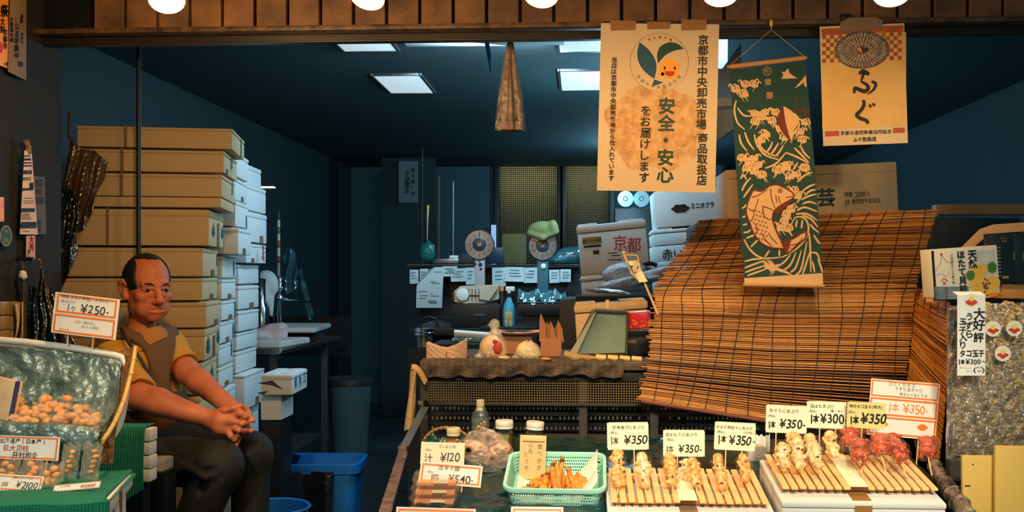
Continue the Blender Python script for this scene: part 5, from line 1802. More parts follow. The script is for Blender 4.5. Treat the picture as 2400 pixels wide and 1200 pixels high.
# cardboard box behind the scroll
o = thing('cardboard_box', 'pale cardboard produce box printed in green behind the wave scroll', 'box', at(1706, 517, 3.5), (0, R(-2.6), 0))
sc = S(3.5)
W, H = 390 * sc, 120 * sc
MB().box((W / 2, .13, H / 2 - .002), (W, .26, H - .004), bev=.004).build('carton', M_['cardboard'], o)
MB().box((W / 2, -.0008, H * .80), (W * .995, .001, .0015)).build('flap_seam', M_['tape'], o)
t = MB()
write(t, '芸', 44 * sc, 226 * sc, 42 * sc, -.001, bold=.03)
write(t, '把数 20把入', 13 * sc, 268 * sc, 46 * sc, -.001, bold=.012, align='L', wx=.8)
write(t, 'JA 愛知西平和支店', 13 * sc, 268 * sc, 30 * sc, -.001, bold=.012, align='L', wx=.72)
t.build('lettering', M_['inkgreen'], o)
# ------------------------------------------------------------------ posters on the rail
YP = 3.03

def poster(name, label, cx, top, w, h, roll, curl=0):
 o = thing(name, label, 'poster', at(cx, top + h, YP), (0, R(roll), 0))
 sc = S(YP)
 fz = lambda z: -.002 - curl * ((z / (h * sc)) - .5) ** 2 * 2
 mb = MB()
 mb.sheet(lambda u, v: ((u - .5) * w * sc, fz(v * h * sc), v * h * sc), 4, 16, .0006)
 return o, sc, mb, fz

def drape(mb, fz, lift=.0004):
 """lay flat print onto the slightly curved sheet"""
 mb.v = [(x, y + fz(z) - lift, z) for x, y, z in mb.v]
 return mb

def stroke(mb, pts, w0, w1=None, y=0, n=8, wmid=None):
 """brush stroke through points in the local XZ plane"""
 P = [Vector((p[0], p[1], 0)) for p in pts]
 w1 = w0 if w1 is None else w1
 out = []
 m = len(P) - 1
 for i in range(m):
  for k in range(n):
   t = k / n
   out.append(cat(P[max(0, i - 1)], P[i], P[i + 1], P[min(m, i + 2)], t))
 out.append(P[-1])
 L, Rr = [], []
 N = len(out)
 for i, p in enumerate(out):
  d = out[min(i + 1, N - 1)] - out[max(i - 1, 0)]
  d = d.normalized() if d.length > 0 else Vector((1, 0, 0))
  nn = Vector((-d.y, d.x, 0))
  t = i / (N - 1)
  w = lin(w0, w1, t)
  if wmid:
   w += wmid * math.sin(math.pi * t)
  L.append(p + nn * w / 2)
  Rr.append(p - nn * w / 2)
 vs = [(p.x, y, p.y) for p in L] + [(p.x, y, p.y) for p in Rr]
 fs = [(i, N + i, N + i + 1, i + 1) for i in range(N - 1)]
 mb.add(vs, fs)
 return mb

def disc(mb, x, z, r, y=0, n=36, rz_=None, a0=0, a1=360):
 vs = [(x + r * math.cos(R(lin(a0, a1, k / n))), y, z + (rz_ or r) * math.sin(R(lin(a0, a1, k / n)))) for k in range(n)]
 mb.add(vs, [tuple(range(n))])
 return mb

POSTP = mat('poster_paper', srgb(206, 184, 154), .6, noise=.05, nscale=12)
o, sc, mb, fz = poster('market_poster', 'large tan poster with columns of writing and a leaf emblem taped to the rail', 1537, 58, 274, 391, 1.4)
mb.build('sheet', POSTP, o)
H_p = 391
q = lambda x, y: ((x - 1537 + (y - 254) * .025) * sc, (H_p - (y - 58)) * sc)   # photo px -> sheet
pic = MB()
rnd = random.Random(2)
poly = []
for k in range(60):
 a = 2 * math.pi * k / 60
 rr = 1 + .06 * math.sin(5 * a) + .05 * math.sin(9 * a + 1)
 x, z = q(1531 + 112 * rr * math.cos(a), 298 - 104 * rr * math.sin(a))
 poly.append((x, 0, z))
pic.add(poly, [tuple(range(60))])
drape(pic, fz, .0003).build('food_picture', mat('faded_food_print', srgb(222, 186, 138), .6, noise=.8, nscale=28, col2=srgb(160, 110, 66)), o)
pic = MB()
for k in range(46):
 a, r = rnd.uniform(0, 6.28), rnd.uniform(.2, .95)
 x, y = 1531 + 104 * r * math.cos(a), 290 - 90 * r * math.sin(a)
 cx_, cz_ = q(x, y)
 disc(pic, cx_, cz_, rnd.uniform(4, 15) * sc, -.0001 * k * .2, 14, rnd.uniform(4, 11) * sc)
for k in range(16):
 cx_, cz_ = q(1448 + 7 * (k % 4) + 3 * (k // 4), 325 + 9 * (k // 4))
 disc(pic, cx_, cz_, 3.4 * sc, -.00035, 10)
drape(pic, fz, .0004).build('food_shapes', mat('faded_food_shapes', srgb(214, 172, 118), .6, noise=.9, nscale=45, col2=srgb(176, 118, 70)), o)
em = MB()
x, z = q(1540, 148)
disc(em, x, z, 68 * sc, 0, 60)
drape(em, fz, .0008).build('emblem_ground', POSTP, o)
em = MB()
n_ = 72
em.add([(x + r_ * sc * math.cos(2 * math.pi * k / n_), 0, z + r_ * sc * math.sin(2 * math.pi * k / n_)) for r_ in (68, 67) for k in range(n_)], [(k, (k + 1) % n_, n_ + (k + 1) % n_, n_ + k) for k in range(n_)])
drape(em, fz, .0011).build('emblem_ring', M_['tape'], o)
E2 = lambda cxx, cyy: q(1390 + cxx / 2.927, 50 + cyy / 2.927)

def bez(pts, n=12):
 P = [Vector((*p, 0)) for p in pts]
 out = []
 m = len(P) - 1
 for i in range(m):
  for k in range(n):
   out.append(cat(P[max(0, i - 1)], P[i], P[i + 1], P[min(m, i + 2)], k / n))
 out.append(P[-1])
 return [(p.x, p.y) for p in out]

def flat(mb, poly, y=0):
 mb.add([(a, y, b_) for a, b_ in poly], [tuple(range(len(poly)))])
 return mb

b = MB()
flat(b, bez([E2(*p) for p in ((305, 152), (360, 195), (405, 255), (421, 320), (406, 402))]) + bez([E2(*p) for p in ((406, 402), (345, 355), (305, 300), (290, 230), (305, 152))])[1:-1])
flat(b, [E2(405, 404), E2(468, 425), E2(388, 453)])
drape(b, fz, .0011).build('blue_leaf', mat('deep_blue_print', srgb(6, 70, 98), .6), o)
b = MB()
flat(b, bez([E2(*p) for p in ((432, 295), (425, 232), (450, 178), (510, 150), (565, 160), (607, 194))]) + bez([E2(*p) for p in ((607, 194), (540, 208), (480, 240), (432, 295))])[1:-1])
drape(b, fz, .0011).build('green_leaf', M_['inkgreen'], o)
b = MB()
x, z = E2(510, 332)
disc(b, x, z, 23.5 * sc)
stroke(b, [E2(470, 360), E2(440, 385), E2(425, 395)], 8 * sc, 4 * sc)
drape(b, fz, .0011).build('orange_fruit', mat('orange_fruit', srgb(244, 160, 40), .6), o)
b = MB()
for ex in (477, 545):
 x, z = E2(ex, 326)
 disc(b, x, z, 2.6 * sc, 0, 16, 3.8 * sc)
drape(b, fz, .0015).build('fruit_eye', M_['ink'], o)
b = MB()
flat(b, [E2(475, 347), E2(545, 347), E2(540, 368), E2(525, 382), E2(500, 382), E2(482, 370)])
drape(b, fz, .0015).build('fruit_mouth', M_['inkred'], o)
b = MB()
for k, ch in enumerate('京都市中央卸売市場'):
 a = R(216 + 108 * k / 8)
 x, z = q(1540, 148)
 write(b, ch, 9.5 * sc, x + 58 * sc * math.cos(a), z + 58 * sc * math.sin(a), roll=a + R(90))
drape(b, fz, .0011).build('emblem_lettering', M_['softink'], o)
b = MB()
for k, ch in enumerate('京久産市場'):
 a = R(115 - 50 * k / 4)
 write(b, ch, 7 * sc, x + 58 * sc * math.cos(a), z + 58 * sc * math.sin(a), roll=a - R(90), bold=.02)
drape(b, fz, .0011).build('emblem_red_lettering', M_['inkred'], o)
b = MB()
write(b, '京都市中央卸売市場', 24.5 * sc, *q(1639, 193), vertical=True, bold=.02)
write(b, '商品取扱店', 24.5 * sc, *q(1639, 372), vertical=True, bold=.02)
write(b, '当店は京都市中央卸売市場から仕入れています', 13.8 * sc, *q(1432, 282), vertical=True, bold=.02)
write(b, 'をお届けします', 26 * sc, *q(1507, 339), vertical=True, bold=.018)
drape(b, fz, .0012).build('black_lettering', M_['ink'], o)
b = MB()
write(b, '安全・安心', 40 * sc, *q(1555, 330), vertical=True, bold=.026)
drape(b, fz, .0012).build('green_lettering', M_['inkgreen'], o)
for xa, xb, ya, yb in ((1428, 1486, 52, 76), (1513, 1566, 54, 72), (1592, 1650, 48, 74)):
 b = MB()
 p0 = q((xa + xb) / 2, (ya + yb) / 2)
 b.prism([((xa - (xa + xb) / 2) * sc, -(yb - ya) / 2 * sc), ((xb - (xa + xb) / 2) * sc * .92, -(yb - ya) / 2 * sc * .8), ((xb - (xa + xb) / 2) * sc, (yb - ya) / 2 * sc), ((xa - (xa + xb) / 2) * sc * 1.05, (yb - ya) / 2 * sc)], -.0009, 0, Matrix.Translation((p0[0], fz(p0[1]) - .0015, p0[1])))
 b.build('tape', M_['tape'], o)

# pufferfish poster
o, sc, mb, fz = poster('pufferfish_poster', 'smaller tan poster with a plate of sliced fish and brush writing taped to the rail', 2028, 63, 192, 276, -1.7)
mb.build('sheet', POSTP, o)
q = lambda x, y: ((x - 2028 - (y - 201) * .03) * sc, (276 - (y - 63)) * sc)

def rect(mb, x0, y0, x1, y1, y=0):
 a, b_ = q(x0, y0), q(x1, y1)
 w_, m = abs(b_[0] - a[0]), 0
 flat(mb, [q(x0, y1), q(x1, y1), q(x1, y0), q(x0, y0)], y)

b = MB()
rect(b, 1934, 84, 2124, 300)
drape(b, fz, .0004).build('printed_ground', mat('ochre_print', srgb(222, 186, 120), .6, noise=.3, nscale=14, col2=srgb(196, 152, 78)), o)
b = MB()
rect(b, 1932, 68, 2118, 83)
for j in range(7):
 for i in range(6):
  if (i + j) % 2 == 0:
   rect(b, 1933 + i * 9.2, 83 + j * 9.2, 1942.2 + i * 9.2, 92.2 + j * 9.2, -.0001)
   if i < 5:
    rect(b, 2068 + i * 9.2, 83 + j * 9.2, 2077.2 + i * 9.2, 92.2 + j * 9.2, -.0001)
drape(b, fz, .0008).build('checker_border', mat('maroon_print', srgb(112, 40, 44), .6, noise=.6, nscale=14, col2=srgb(196, 110, 36)), o)
PC = q(2024, 121)
b = MB()
disc(b, *PC, 62 * sc, 0, 60, 43.5 * sc)
drape(b, fz, .0012).build('plate', mat('plate_print', srgb(116, 100, 92), .5, noise=.9, nscale=70, col2=srgb(44, 46, 54)), o)
b = MB()
rnd = random.Random(8)
for ring, (ra, rb_, n_) in enumerate(((.97, .70, 44), (.72, .42, 30), (.45, .22, 16))):
 for k in range(n_):
  a = 2 * math.pi * k / n_ + ring * .2
  rr = rnd.uniform(.96, 1.02)
  w_ = 1.25 / n_ * 2.0
  pts = []
  for aa, r in ((a - w_ * .5, rb_), (a - w_ * .8, lin(rb_, ra, .6)), (a, ra * rr), (a + w_ * .7, lin(rb_, ra, .6)), (a + w_ * .4, rb_)):
   pts.append((PC[0] + 61 * sc * r * math.cos(aa), PC[1] + 42 * sc * r * math.sin(aa)))
  flat(b, pts, -.00012 * ring - .000002 * k)
drape(b, fz, .0016).build('fish_slice', mat('slice_print', srgb(206, 176, 148), .5, noise=.8, nscale=60, col2=srgb(110, 92, 84)), o)
b = MB()
for k in range(14):
 a, r = rnd.uniform(0, 6.28), rnd.uniform(0, 9)
 disc(b, PC[0] + (r * math.cos(a) + 2) * sc, PC[1] + r * .7 * math.sin(a) * sc, rnd.uniform(2, 4.5) * sc, -.0004 - .00001 * k, 9)
drape(b, fz, .0016).build('garnish', M_['ink'], o)
b = MB()
disc(b, PC[0] - 6 * sc, PC[1] + 2 * sc, 4.5 * sc, -.0007, 12)
disc(b, PC[0] - 2 * sc, PC[1] - 3 * sc, 3 * sc, -.0007, 12)
drape(b, fz, .0016).build('red_garnish', M_['orange'], o)
b = MB()
Q4 = lambda x, y: q(1800 + x / 4, y / 4)
stroke(b, [Q4(868, 706), Q4(905, 682), Q4(962, 712)], 4 * sc, 7 * sc, 0, 8, 5 * sc)
stroke(b, [Q4(912, 700), Q4(900, 735), Q4(888, 765)], 8 * sc, 4 * sc)
stroke(b, [Q4(884, 772), Q4(938, 806), Q4(952, 840), Q4(925, 866), Q4(880, 852), Q4(832, 832), Q4(826, 880)], 5 * sc, 6 * sc, 0, 8, 4 * sc)
stroke(b, [Q4(982, 778), Q4(1020, 800), Q4(1002, 850), Q4(945, 896)], 6 * sc, 2 * sc, 0, 8, 3 * sc)
stroke(b, [Q4(905, 945), Q4(915, 985), Q4(886, 1040), Q4(848, 1080), Q4(880, 1112), Q4(935, 1135), Q4(950, 1165)], 7 * sc, 8 * sc, 0, 8, 1 * sc)
stroke(b, [Q4(962, 988), Q4(978, 1016)], 5 * sc, 6 * sc)
stroke(b, [Q4(992, 978), Q4(1012, 1004)], 5 * sc, 6 * sc)
write(b, '京都水産物商業協同組合', 10.6 * sc, *q(2033, 311), bold=.012)
write(b, 'ふぐ取扱店', 10.5 * sc, *q(2030, 327), bold=.03)
drape(b, fz, .0012).build('lettering', M_['ink'], o)
b = MB()
rect(b, 1940, 305, 1972, 317)
rect(b, 2094, 303, 2121, 315)
drape(b, fz, .0008).build('red_stripe', mat('red_stripe', srgb(168, 74, 44), .6), o)
b = MB()
b.prism([(-48 * sc, -18 * sc), (48 * sc, -18 * sc), (48 * sc, 4 * sc), (30 * sc, 12 * sc), (-30 * sc, 12 * sc), (-48 * sc, 2 * sc)], -.001, 0, Matrix.Translation((q(2022, 58)[0], fz(276 * sc) - .002, q(2022, 58)[1])))
b.build('tape', M_['tape_dull'], o)
tag(MB().box(at(1980, 43, 3.08) + Vector((0, -.01, 0)), (.032, .02, .018), bev=.003).build('wall_bracket', M_['black']), 'small dark bracket on the fascia above the pufferfish poster', 'bracket')
# ------------------------------------------------------------------ wave scroll
CLOTH = mat('teal_print_cloth', srgb(22, 62, 62), .85, bump=.12, bscale=400)
TAN = mat('tan_print', srgb(204, 168, 124), .85)
MAR = mat('maroon_print_cloth', srgb(104, 42, 36), .85)
WOODROD = mat('scroll_rod', srgb(196, 142, 86), .5, noise=.3, nscale=20)
sroot = thing('wave_scroll', 'long teal cloth scroll with pale waves and a red-outlined fish, hung from a string', 'scroll', at(1836, 672, 2.92))
SY = lambda y: lin(3.06, 2.915, min(1, max(0, (y - 140) / 530)))
sp = lambda x, y, d=0: at(x, y, SY(y) - d)

def sbuild(mb, name, m):
 return mb.build(name, m, sroot, world=True, angle=20)

b = MB()

def fcl(u, v):
 tl, tr, bl_, br = (1711, 166), (1888, 146), (1744, 652), (1928, 640)
 x = lin(lin(tl[0], tr[0], u), lin(bl_[0], br[0], u), v) + 3 * math.sin(v * 3.1) * (u - .5)
 y = lin(lin(tl[1], tr[1], u), lin(bl_[1], br[1], u), v)
 return sp(x, y)

b.sheet(fcl, 8, 30, .001)
sbuild(b, 'cloth', CLOTH)
b = MB()
b.sheet(lambda u, v: sp(lin(lin(1744, 1928, u), lin(1745, 1929, u), v), lin(lin(652, 640, u), lin(666, 668, u), v), .0005), 8, 4, .001)
sbuild(b, 'bottom_band', TAN)
b = MB()
b.tube([sp(1704, 157, .004), sp(1712, 156, .004)], .005, 10).tube([sp(1710, 157, .004), sp(1886, 136, .004)], .0075, 12).tube([sp(1884, 136, .004), sp(1891, 135, .004)], .005, 10)
sbuild(b, 'top_rod', WOODROD)
b = MB()
b.tube([sp(1742, 668, .003), sp(1932, 671, .003)], .0055, 10)
sbuild(b, 'bottom_rod', WOODROD)
b = MB()
b.tube([sp(1712, 152), at(1808, 70, 3.05), sp(1886, 133)], .0009, 5)
b.tube([at(1808, 71, 3.05), at(1808, 58, 3.055)], .0012, 5)
sbuild(b, 'string', M_['bamboo'])
b = MB()
b.blob(at(1808, 54, 3.055), (.006, .005, .012), 2)
b.tube([at(1808, 54, 3.055), at(1808, 54, 3.085)], .003, 6)
tag(b.build('yellow_hook', mat('yellow_hook', srgb(216, 170, 60), .4)), 'small yellow hook on the rail holding the scroll', 'hook')
# --- printed pattern: strokes given in photo pixels, laid on the cloth
def wstroke(mb, pts, w0, w1=None, d=.0013, wmid=0, n=7):
 tmp = MB()
 stroke(tmp, pts, w0, w1, 0, n, wmid)
 vs = [tuple(sp(x, y, d)) for x, _, y in tmp.v]
 mb.add(vs, [f[::-1] for f in tmp.f])

def wpoly(mb, pts, d=.0013, smooth=True):
 pp = bez(list(pts) + [pts[0]], 6)[:-1] if smooth else pts
 mb.add([tuple(sp(x, y, d)) for x, y in pp], [tuple(range(len(pp)))])

Z1 = lambda x, y: (1700 + x / 3.529, 60 + y / 3.529)      # first detail view
Z2 = lambda x, y: (1700 + x / 3.869, 380 + y / 3.869)     # second detail view
w = MB()
rnd = random.Random(21)
# long swell lines
lines = [
 [Z1(90, 620), Z1(75, 700), Z1(100, 800), Z1(160, 860)], [Z1(100, 680), Z1(150, 740), Z1(215, 750)], [Z1(115, 900), Z1(130, 970), Z1(180, 1040)], [Z1(160, 880), Z1(190, 960), Z1(240, 1030)],
 [Z1(240, 900), Z1(260, 980), Z1(330, 1070), Z1(450, 1110)], [Z1(280, 930), Z1(290, 1000), Z1(360, 1060), Z1(440, 1080)], [Z1(330, 1060), Z1(370, 1010), Z1(390, 960)], [Z1(370, 1075), Z1(410, 1020), Z1(440, 970)],
 [Z1(410, 1085), Z1(450, 1040), Z1(480, 990)], [Z1(330, 1180), Z1(420, 1140), Z1(500, 1050)], [Z1(500, 1050), Z1(600, 1090), Z1(690, 1140)], [Z1(460, 1180), Z1(520, 1120)], [Z1(510, 1190), Z1(560, 1120)], [Z1(560, 1195), Z1(600, 1130)], [Z1(610, 1198), Z1(645, 1140)],
 [Z1(545, 970), Z1(560, 900), Z1(610, 830), Z1(600, 780)], [Z1(548, 970), Z1(520, 920), Z1(470, 870), Z1(440, 800)], [Z1(620, 990), Z1(650, 1050), Z1(700, 1100)], [Z1(570, 1010), Z1(620, 1060), Z1(690, 1130)],
 [Z2(135, 150), Z2(170, 120), Z2(190, 160)], [Z2(150, 260), Z2(180, 200), Z2(230, 140)], [Z2(165, 320), Z2(200, 270), Z2(250, 200)], [Z2(150, 420), Z2(180, 400), Z2(190, 380)], [Z2(155, 500), Z2(185, 490)], [Z2(160, 570), Z2(200, 560)], [Z2(165, 640), Z2(210, 630), Z2(230, 610)],
 [Z2(170, 700), Z2(230, 800), Z2(340, 870), Z2(520, 860)], [Z2(520, 860), Z2(640, 790), Z2(730, 690), Z2(755, 590), Z2(720, 510), Z2(640, 500), Z2(600, 560)], [Z2(190, 690), Z2(240, 670), Z2(270, 660)], [Z2(230, 770), Z2(280, 720), Z2(300, 700)], [Z2(360, 860), Z2(400, 800)], [Z2(490, 850), Z2(490, 790)], [Z2(640, 590), Z2(650, 520)], [Z2(690, 600), Z2(700, 520)],
 [Z2(175, 900), Z2(260, 880), Z2(330, 880)], [Z2(175, 960), Z2(250, 930), Z2(360, 890)], [Z2(180, 1000), Z2(260, 970), Z2(380, 930)], [Z2(200, 1030), Z2(280, 1000), Z2(370, 970)], [Z2(470, 950), Z2(540, 900), Z2(590, 840)], [Z2(520, 985), Z2(590, 930), Z2(640, 820)], [Z2(590, 1000), Z2(640, 950), Z2(690, 800)], [Z2(640, 1020), Z2(690, 960), Z2(740, 720)],
 [Z2(700, 1020), Z2(730, 930), Z2(770, 800)], [Z2(760, 640), Z2(770, 780), Z2(775, 1000)], [Z2(800, 660), Z2(840, 720), Z2(860, 740)], [Z2(770, 560), Z2(800, 600), Z2(850, 640)], [Z2(780, 820), Z2(830, 830), Z2(860, 900)], [Z2(790, 900), Z2(810, 1000)], [Z2(840, 880), Z2(870, 960), Z2(880, 1000)],
 [Z2(690, 340), Z2(750, 310), Z2(825, 290)], [Z2(700, 380), Z2(760, 360), Z2(830, 380)], [Z2(650, 440), Z2(720, 410), Z2(835, 450)], [Z2(700, 260), Z2(760, 220), Z2(815, 200)], [Z2(720, 300), Z2(770, 260), Z2(820, 250)], [Z2(650, 180), Z2(720, 120), Z2(790, 90)], [Z2(640, 470), Z2(740, 470), Z2(835, 530)], [Z2(700, 480), Z2(780, 520), Z2(838, 590)]]
for ln in lines:
 wstroke(w, ln, 3.0, 2.2, wmid=2.0)
# foaming crests: lobed blobs with curling claws
crests = [Z1(80, 530), Z1(160, 490), Z1(240, 490), Z1(150, 570), Z1(240, 730), Z1(300, 760), Z1(330, 720), Z1(410, 720), Z1(380, 790), Z1(250, 800), Z1(450, 860), Z1(490, 930), Z1(620, 880), Z1(660, 800), Z1(640, 950), Z1(140, 1100), Z1(190, 1130), Z1(240, 1100), Z1(330, 900), Z1(300, 950),
          Z2(200, 60), Z2(260, 90), Z2(300, 30), Z2(470, 80), Z2(530, 60), Z2(590, 130), Z2(640, 110), Z2(560, 40), Z2(330, 120), Z2(720, 60), Z2(560, 480), Z2(600, 430), Z2(540, 540), Z2(570, 610), Z2(500, 600), Z2(660, 310), Z2(620, 260), Z2(430, 960), Z2(390, 940)]
for k, (x, y) in enumerate(crests):
 a0 = rnd.uniform(0, 6.28)
 pts = []
 for i in range(16):
  a = 2 * math.pi * i / 16
  r = 4.6 * rnd.uniform(.75, 1.2)
  pts.append((x + r * math.cos(a) * 1.7, y + 3 + r * math.sin(a) * .8))
 wpoly(w, pts, .00132 + .000004 * k)
 fx = rnd.choice((-1, 1))
 for i in range(4):
  bx, by = x + (i - 1.5) * 5.5, y + rnd.uniform(-2, 3)
  h = rnd.uniform(7, 13)
  wstroke(w, [(bx - 2 * fx, by + 4), (bx - 1 * fx, by - h * .5), (bx + 3 * fx, by - h), (bx + 7 * fx, by - h * .75), (bx + 6 * fx, by - h * .45)], 5.0, 1.2, d=.00134 + .000004 * k + .0000008 * i, n=5)
 for i in range(2):
  bx = x + rnd.uniform(-8, 8)
  wstroke(w, [(bx, y + 4), (bx - 3 * fx, y + 10), (bx - 8 * fx, y + 17)], 3.0, .8, d=.00134 + .000004 * k, n=4)
wpoly(w, [Z2(350, 970), Z2(400, 925), Z2(460, 950), Z2(560, 990), Z2(600, 1025), Z2(520, 1000), Z2(430, 975)])
# distant peak and a spit of land
wpoly(w, [Z1(460, 440), Z1(480, 410), Z1(465, 380), Z1(490, 385), Z1(518, 352), Z1(530, 390), Z1(560, 415), Z1(598, 436)], smooth=False)
wpoly(w, [Z1(668, 408), Z1(672, 510), Z1(655, 500), Z1(648, 470), Z1(610, 500), Z1(570, 522), Z1(610, 475)], smooth=False)
sbuild(w, 'wave_print', TAN)
b = MB()
tmp = MB()
for ch, c, s_ in (('章', Z1(352, 468), 17), ('藤', Z1(366, 578), 17)):
 write(tmp, ch, s_, c[0], -c[1], bold=.02, lift=0)
write(tmp, '鋳', 12, Z1(346, 377)[0], -Z1(346, 377)[1], bold=.02, lift=0)
b.add([tuple(sp(x, -z, .0014)) for x, y, z in tmp.v], tmp.f)
c = Z1(346, 377)
b.add([tuple(sp(c[0] + r * math.cos(2 * math.pi * k / 32), c[1] + r * math.sin(2 * math.pi * k / 32), .0014)) for r in (10, 9) for k in range(32)], [(k, 32 + k, 32 + (k + 1) % 32, (k + 1) % 32) for k in range(32)])
sbuild(b, 'lettering', TAN)
# boat
b = MB()
wpoly(b, [Z1(480, 665), Z1(540, 700), Z1(610, 760), Z1(600, 820), Z1(565, 870), Z1(548, 950), Z1(520, 880), Z1(495, 780)], .0017)
sbuild(b, 'boat_hull', TAN)
b = MB()
wpoly(b, [Z1(478, 665), Z1(495, 780), Z1(520, 890), Z1(545, 960), Z1(470, 880), Z1(430, 770)], .0021)
for ln in ([Z1(585, 600), Z1(584, 690)], [Z1(550, 705), Z1(660, 688)], [Z1(560, 720), Z1(655, 708)], [Z1(660, 688), Z1(690, 820)], [Z1(640, 700), Z1(690, 760)], [Z1(610, 730), Z1(650, 770)]):
 wstroke(b, ln, 2.2, 2.0, .0021)
sbuild(b, 'boat_trim', MAR)
# fish
body = [Z2(400, 215), Z2(470, 205), Z2(560, 245), Z2(615, 285), Z2(612, 325), Z2(560, 360), Z2(490, 400), Z2(440, 450), Z2(430, 530), Z2(470, 640), Z2(520, 720), Z2(620, 690), Z2(725, 625), Z2(725, 690), Z2(640, 760), Z2(560, 830), Z2(540, 790), Z2(420, 775), Z2(330, 735), Z2(260, 650), Z2(225, 560), Z2(190, 460), Z2(200, 380), Z2(230, 300), Z2(260, 255), Z2(330, 262)]
b = MB()
wpoly(b, body, .0024, smooth=False)
sbuild(b, 'fish_body', TAN)
b = MB()
wstroke(b, body + [body[0]], 3.4, 3.4, .0029)
for ln in ([Z2(410, 240), Z2(420, 330), Z2(450, 420)], [Z2(455, 300), Z2(470, 370)], [Z2(480, 310), Z2(500, 375)], [Z2(550, 320), Z2(610, 310)], [Z2(340, 400), Z2(350, 480), Z2(400, 520), Z2(480, 490)], [Z2(340, 400), Z2(420, 430), Z2(480, 490)], [Z2(240, 320), Z2(300, 300), Z2(380, 250)], [Z2(210, 420), Z2(260, 440), Z2(300, 330)],
           [Z2(230, 540), Z2(260, 480), Z2(250, 430)], [Z2(270, 660), Z2(290, 600), Z2(250, 540)], [Z2(520, 730), Z2(640, 660), Z2(720, 640)], [Z2(530, 760), Z2(650, 740), Z2(700, 690)], [Z2(540, 770), Z2(600, 780)], [Z2(420, 760), Z2(360, 700), Z2(330, 640)], [Z2(470, 740), Z2(420, 690), Z2(390, 640)]):
 wstroke(b, ln, 2.6, 1.6, .0029)
for j in range(7):
 for i in range(4):
  x, y = 275 + 30 * i + 12 * (j % 2), 440 + 40 * j + 10 * i
  if 300 + 18 * j * .8 > x + 20 - 60 and y < 720:
   wstroke(b, [Z2(x - 8, y - 6), Z2(x, y + 8), Z2(x + 8, y - 8)], 1.6, 1.4, .0029, n=3)
wpoly(b, [Z2(500, 720), Z2(560, 715), Z2(600, 700), Z2(580, 760), Z2(560, 830), Z2(530, 790)], .0031)
wpoly(b, [Z2(430, 450), Z2(490, 400), Z2(560, 365), Z2(600, 330), Z2(590, 370), Z2(520, 430), Z2(480, 470)], .0031)
c = Z2(497, 258)
for r0, r1 in ((6, 4.6), (2.6, .01)):
 b.add([tuple(sp(c[0] + r * math.cos(2 * math.pi * k / 20), c[1] + r * math.sin(2 * math.pi * k / 20), .0031)) for r in (r0, r1) for k in range(20)], [(k, 20 + k, 20 + (k + 1) % 20, (k + 1) % 20) for k in range(20)])
sbuild(b, 'fish_outline', MAR)
# ------------------------------------------------------------------ right-hand end
tag(MB().box(((at(2195, 490, 3.75).x + at(2440, 480, 3.75).x) / 2, 3.77, at(2300, 491, 3.75).z), (at(2440, 490, 3.75).x - at(2192, 490, 3.75).x, .05, .038), Matrix.Identity(4), bev=.004).build('wooden_rail', mat('pale_rail', srgb(196, 156, 108), .7, noise=.3, nscale=10)), 'pale wooden rail running behind the top of the straw blind', 'rail')
# cardboard carton with black gift boxes
o = thing('cardboard_carton', 'open cardboard carton with a bent brown flap behind the scallop box', 'carton', at(2350, 705, 2.86))
YB = 2.90
fl = MB()
pts = [(2240, 592), (2296, 537), (2328, 526), (2420, 520), (2420, 541), (2330, 547), (2310, 556), (2264, 594)]
fl.add([tuple(at(x, y, 3.0)) for x, y in pts] + [tuple(at(x, y, 3.03)) for x, y in pts], [tuple(range(8))[::-1], tuple(range(8, 16))] + [(i, (i + 1) % 8, 8 + (i + 1) % 8, 8 + i) for i in range(8)])
fl.build('flap', M_['cardboard'], o, world=True)
a, c = at(2348, 700, YB), at(2440, 664, YB)
MB().box(((a.x + c.x) / 2, YB + .06, (a.z + c.z) / 2), (c.x - a.x, .12, c.z - a.z), bev=.003).build('carton_body', mat('orange_carton', srgb(206, 146, 80), .7), o, world=True)
GOLD = mat('gold_print', srgb(176, 140, 82), .4, .3)
sc = S(2.9)
for k, (xa, lab) in enumerate(((2318, 'slim black gift box with a gold roof mark, nearer the scallop box'), (2372, 'slim black gift box with a gold roof mark at the edge of the view'))):
 w = 52 if k == 0 else 60
 yb = [662, 668][k]
 o = thing('gift_box', lab, 'box', at(xa + w / 2, 664, YB + .012), (0, R(-2), 0), 'black gift boxes in the carton')
 h = (664 - 550) * sc
 MB().box((0, 0, h / 2 + .001), (w * sc, .05, h), bev=.002).build('carton', mat('navy_black_card', srgb(14, 30, 40), .4) if k == 0 else bpy.data.materials['navy_black_card'], o)
 t = MB()
 x0 = 4 * sc if k == 0 else 6 * sc
 t.tube([(x0 - 9 * sc, -.026, h - 14 * sc), (x0, -.026, h - 6 * sc), (x0 + 9 * sc, -.026, h - 14 * sc)], .0006, 4)
 t.box((x0, -.026, h - 13 * sc), (8 * sc, .0006, 1.2 * sc)).box((x0, -.026, h - 18 * sc), (12 * sc, .0006, 2 * sc))
 t.build('roof_mark', GOLD, o)
 t = MB()
 for j in range(9):
  t.box((x0 + (16 if k else -14) * sc, -.026, h - (32 + 8 * j) * sc), (9 * sc, .0006, 2 * sc))
 write(t, '北海道産', 5 * sc, x0 + 20 * sc * (1 if k == 0 else -.8), h * .55, -.0262, vertical=True)
 t.build('small_print', mat('pale_print', srgb(140, 150, 160), .5) if k == 0 else bpy.data.materials['pale_print'], o)
 MB().box((x0, -.026, 14 * sc), (14 * sc, .0008, 6 * sc)).build('seal', GOLD, o)
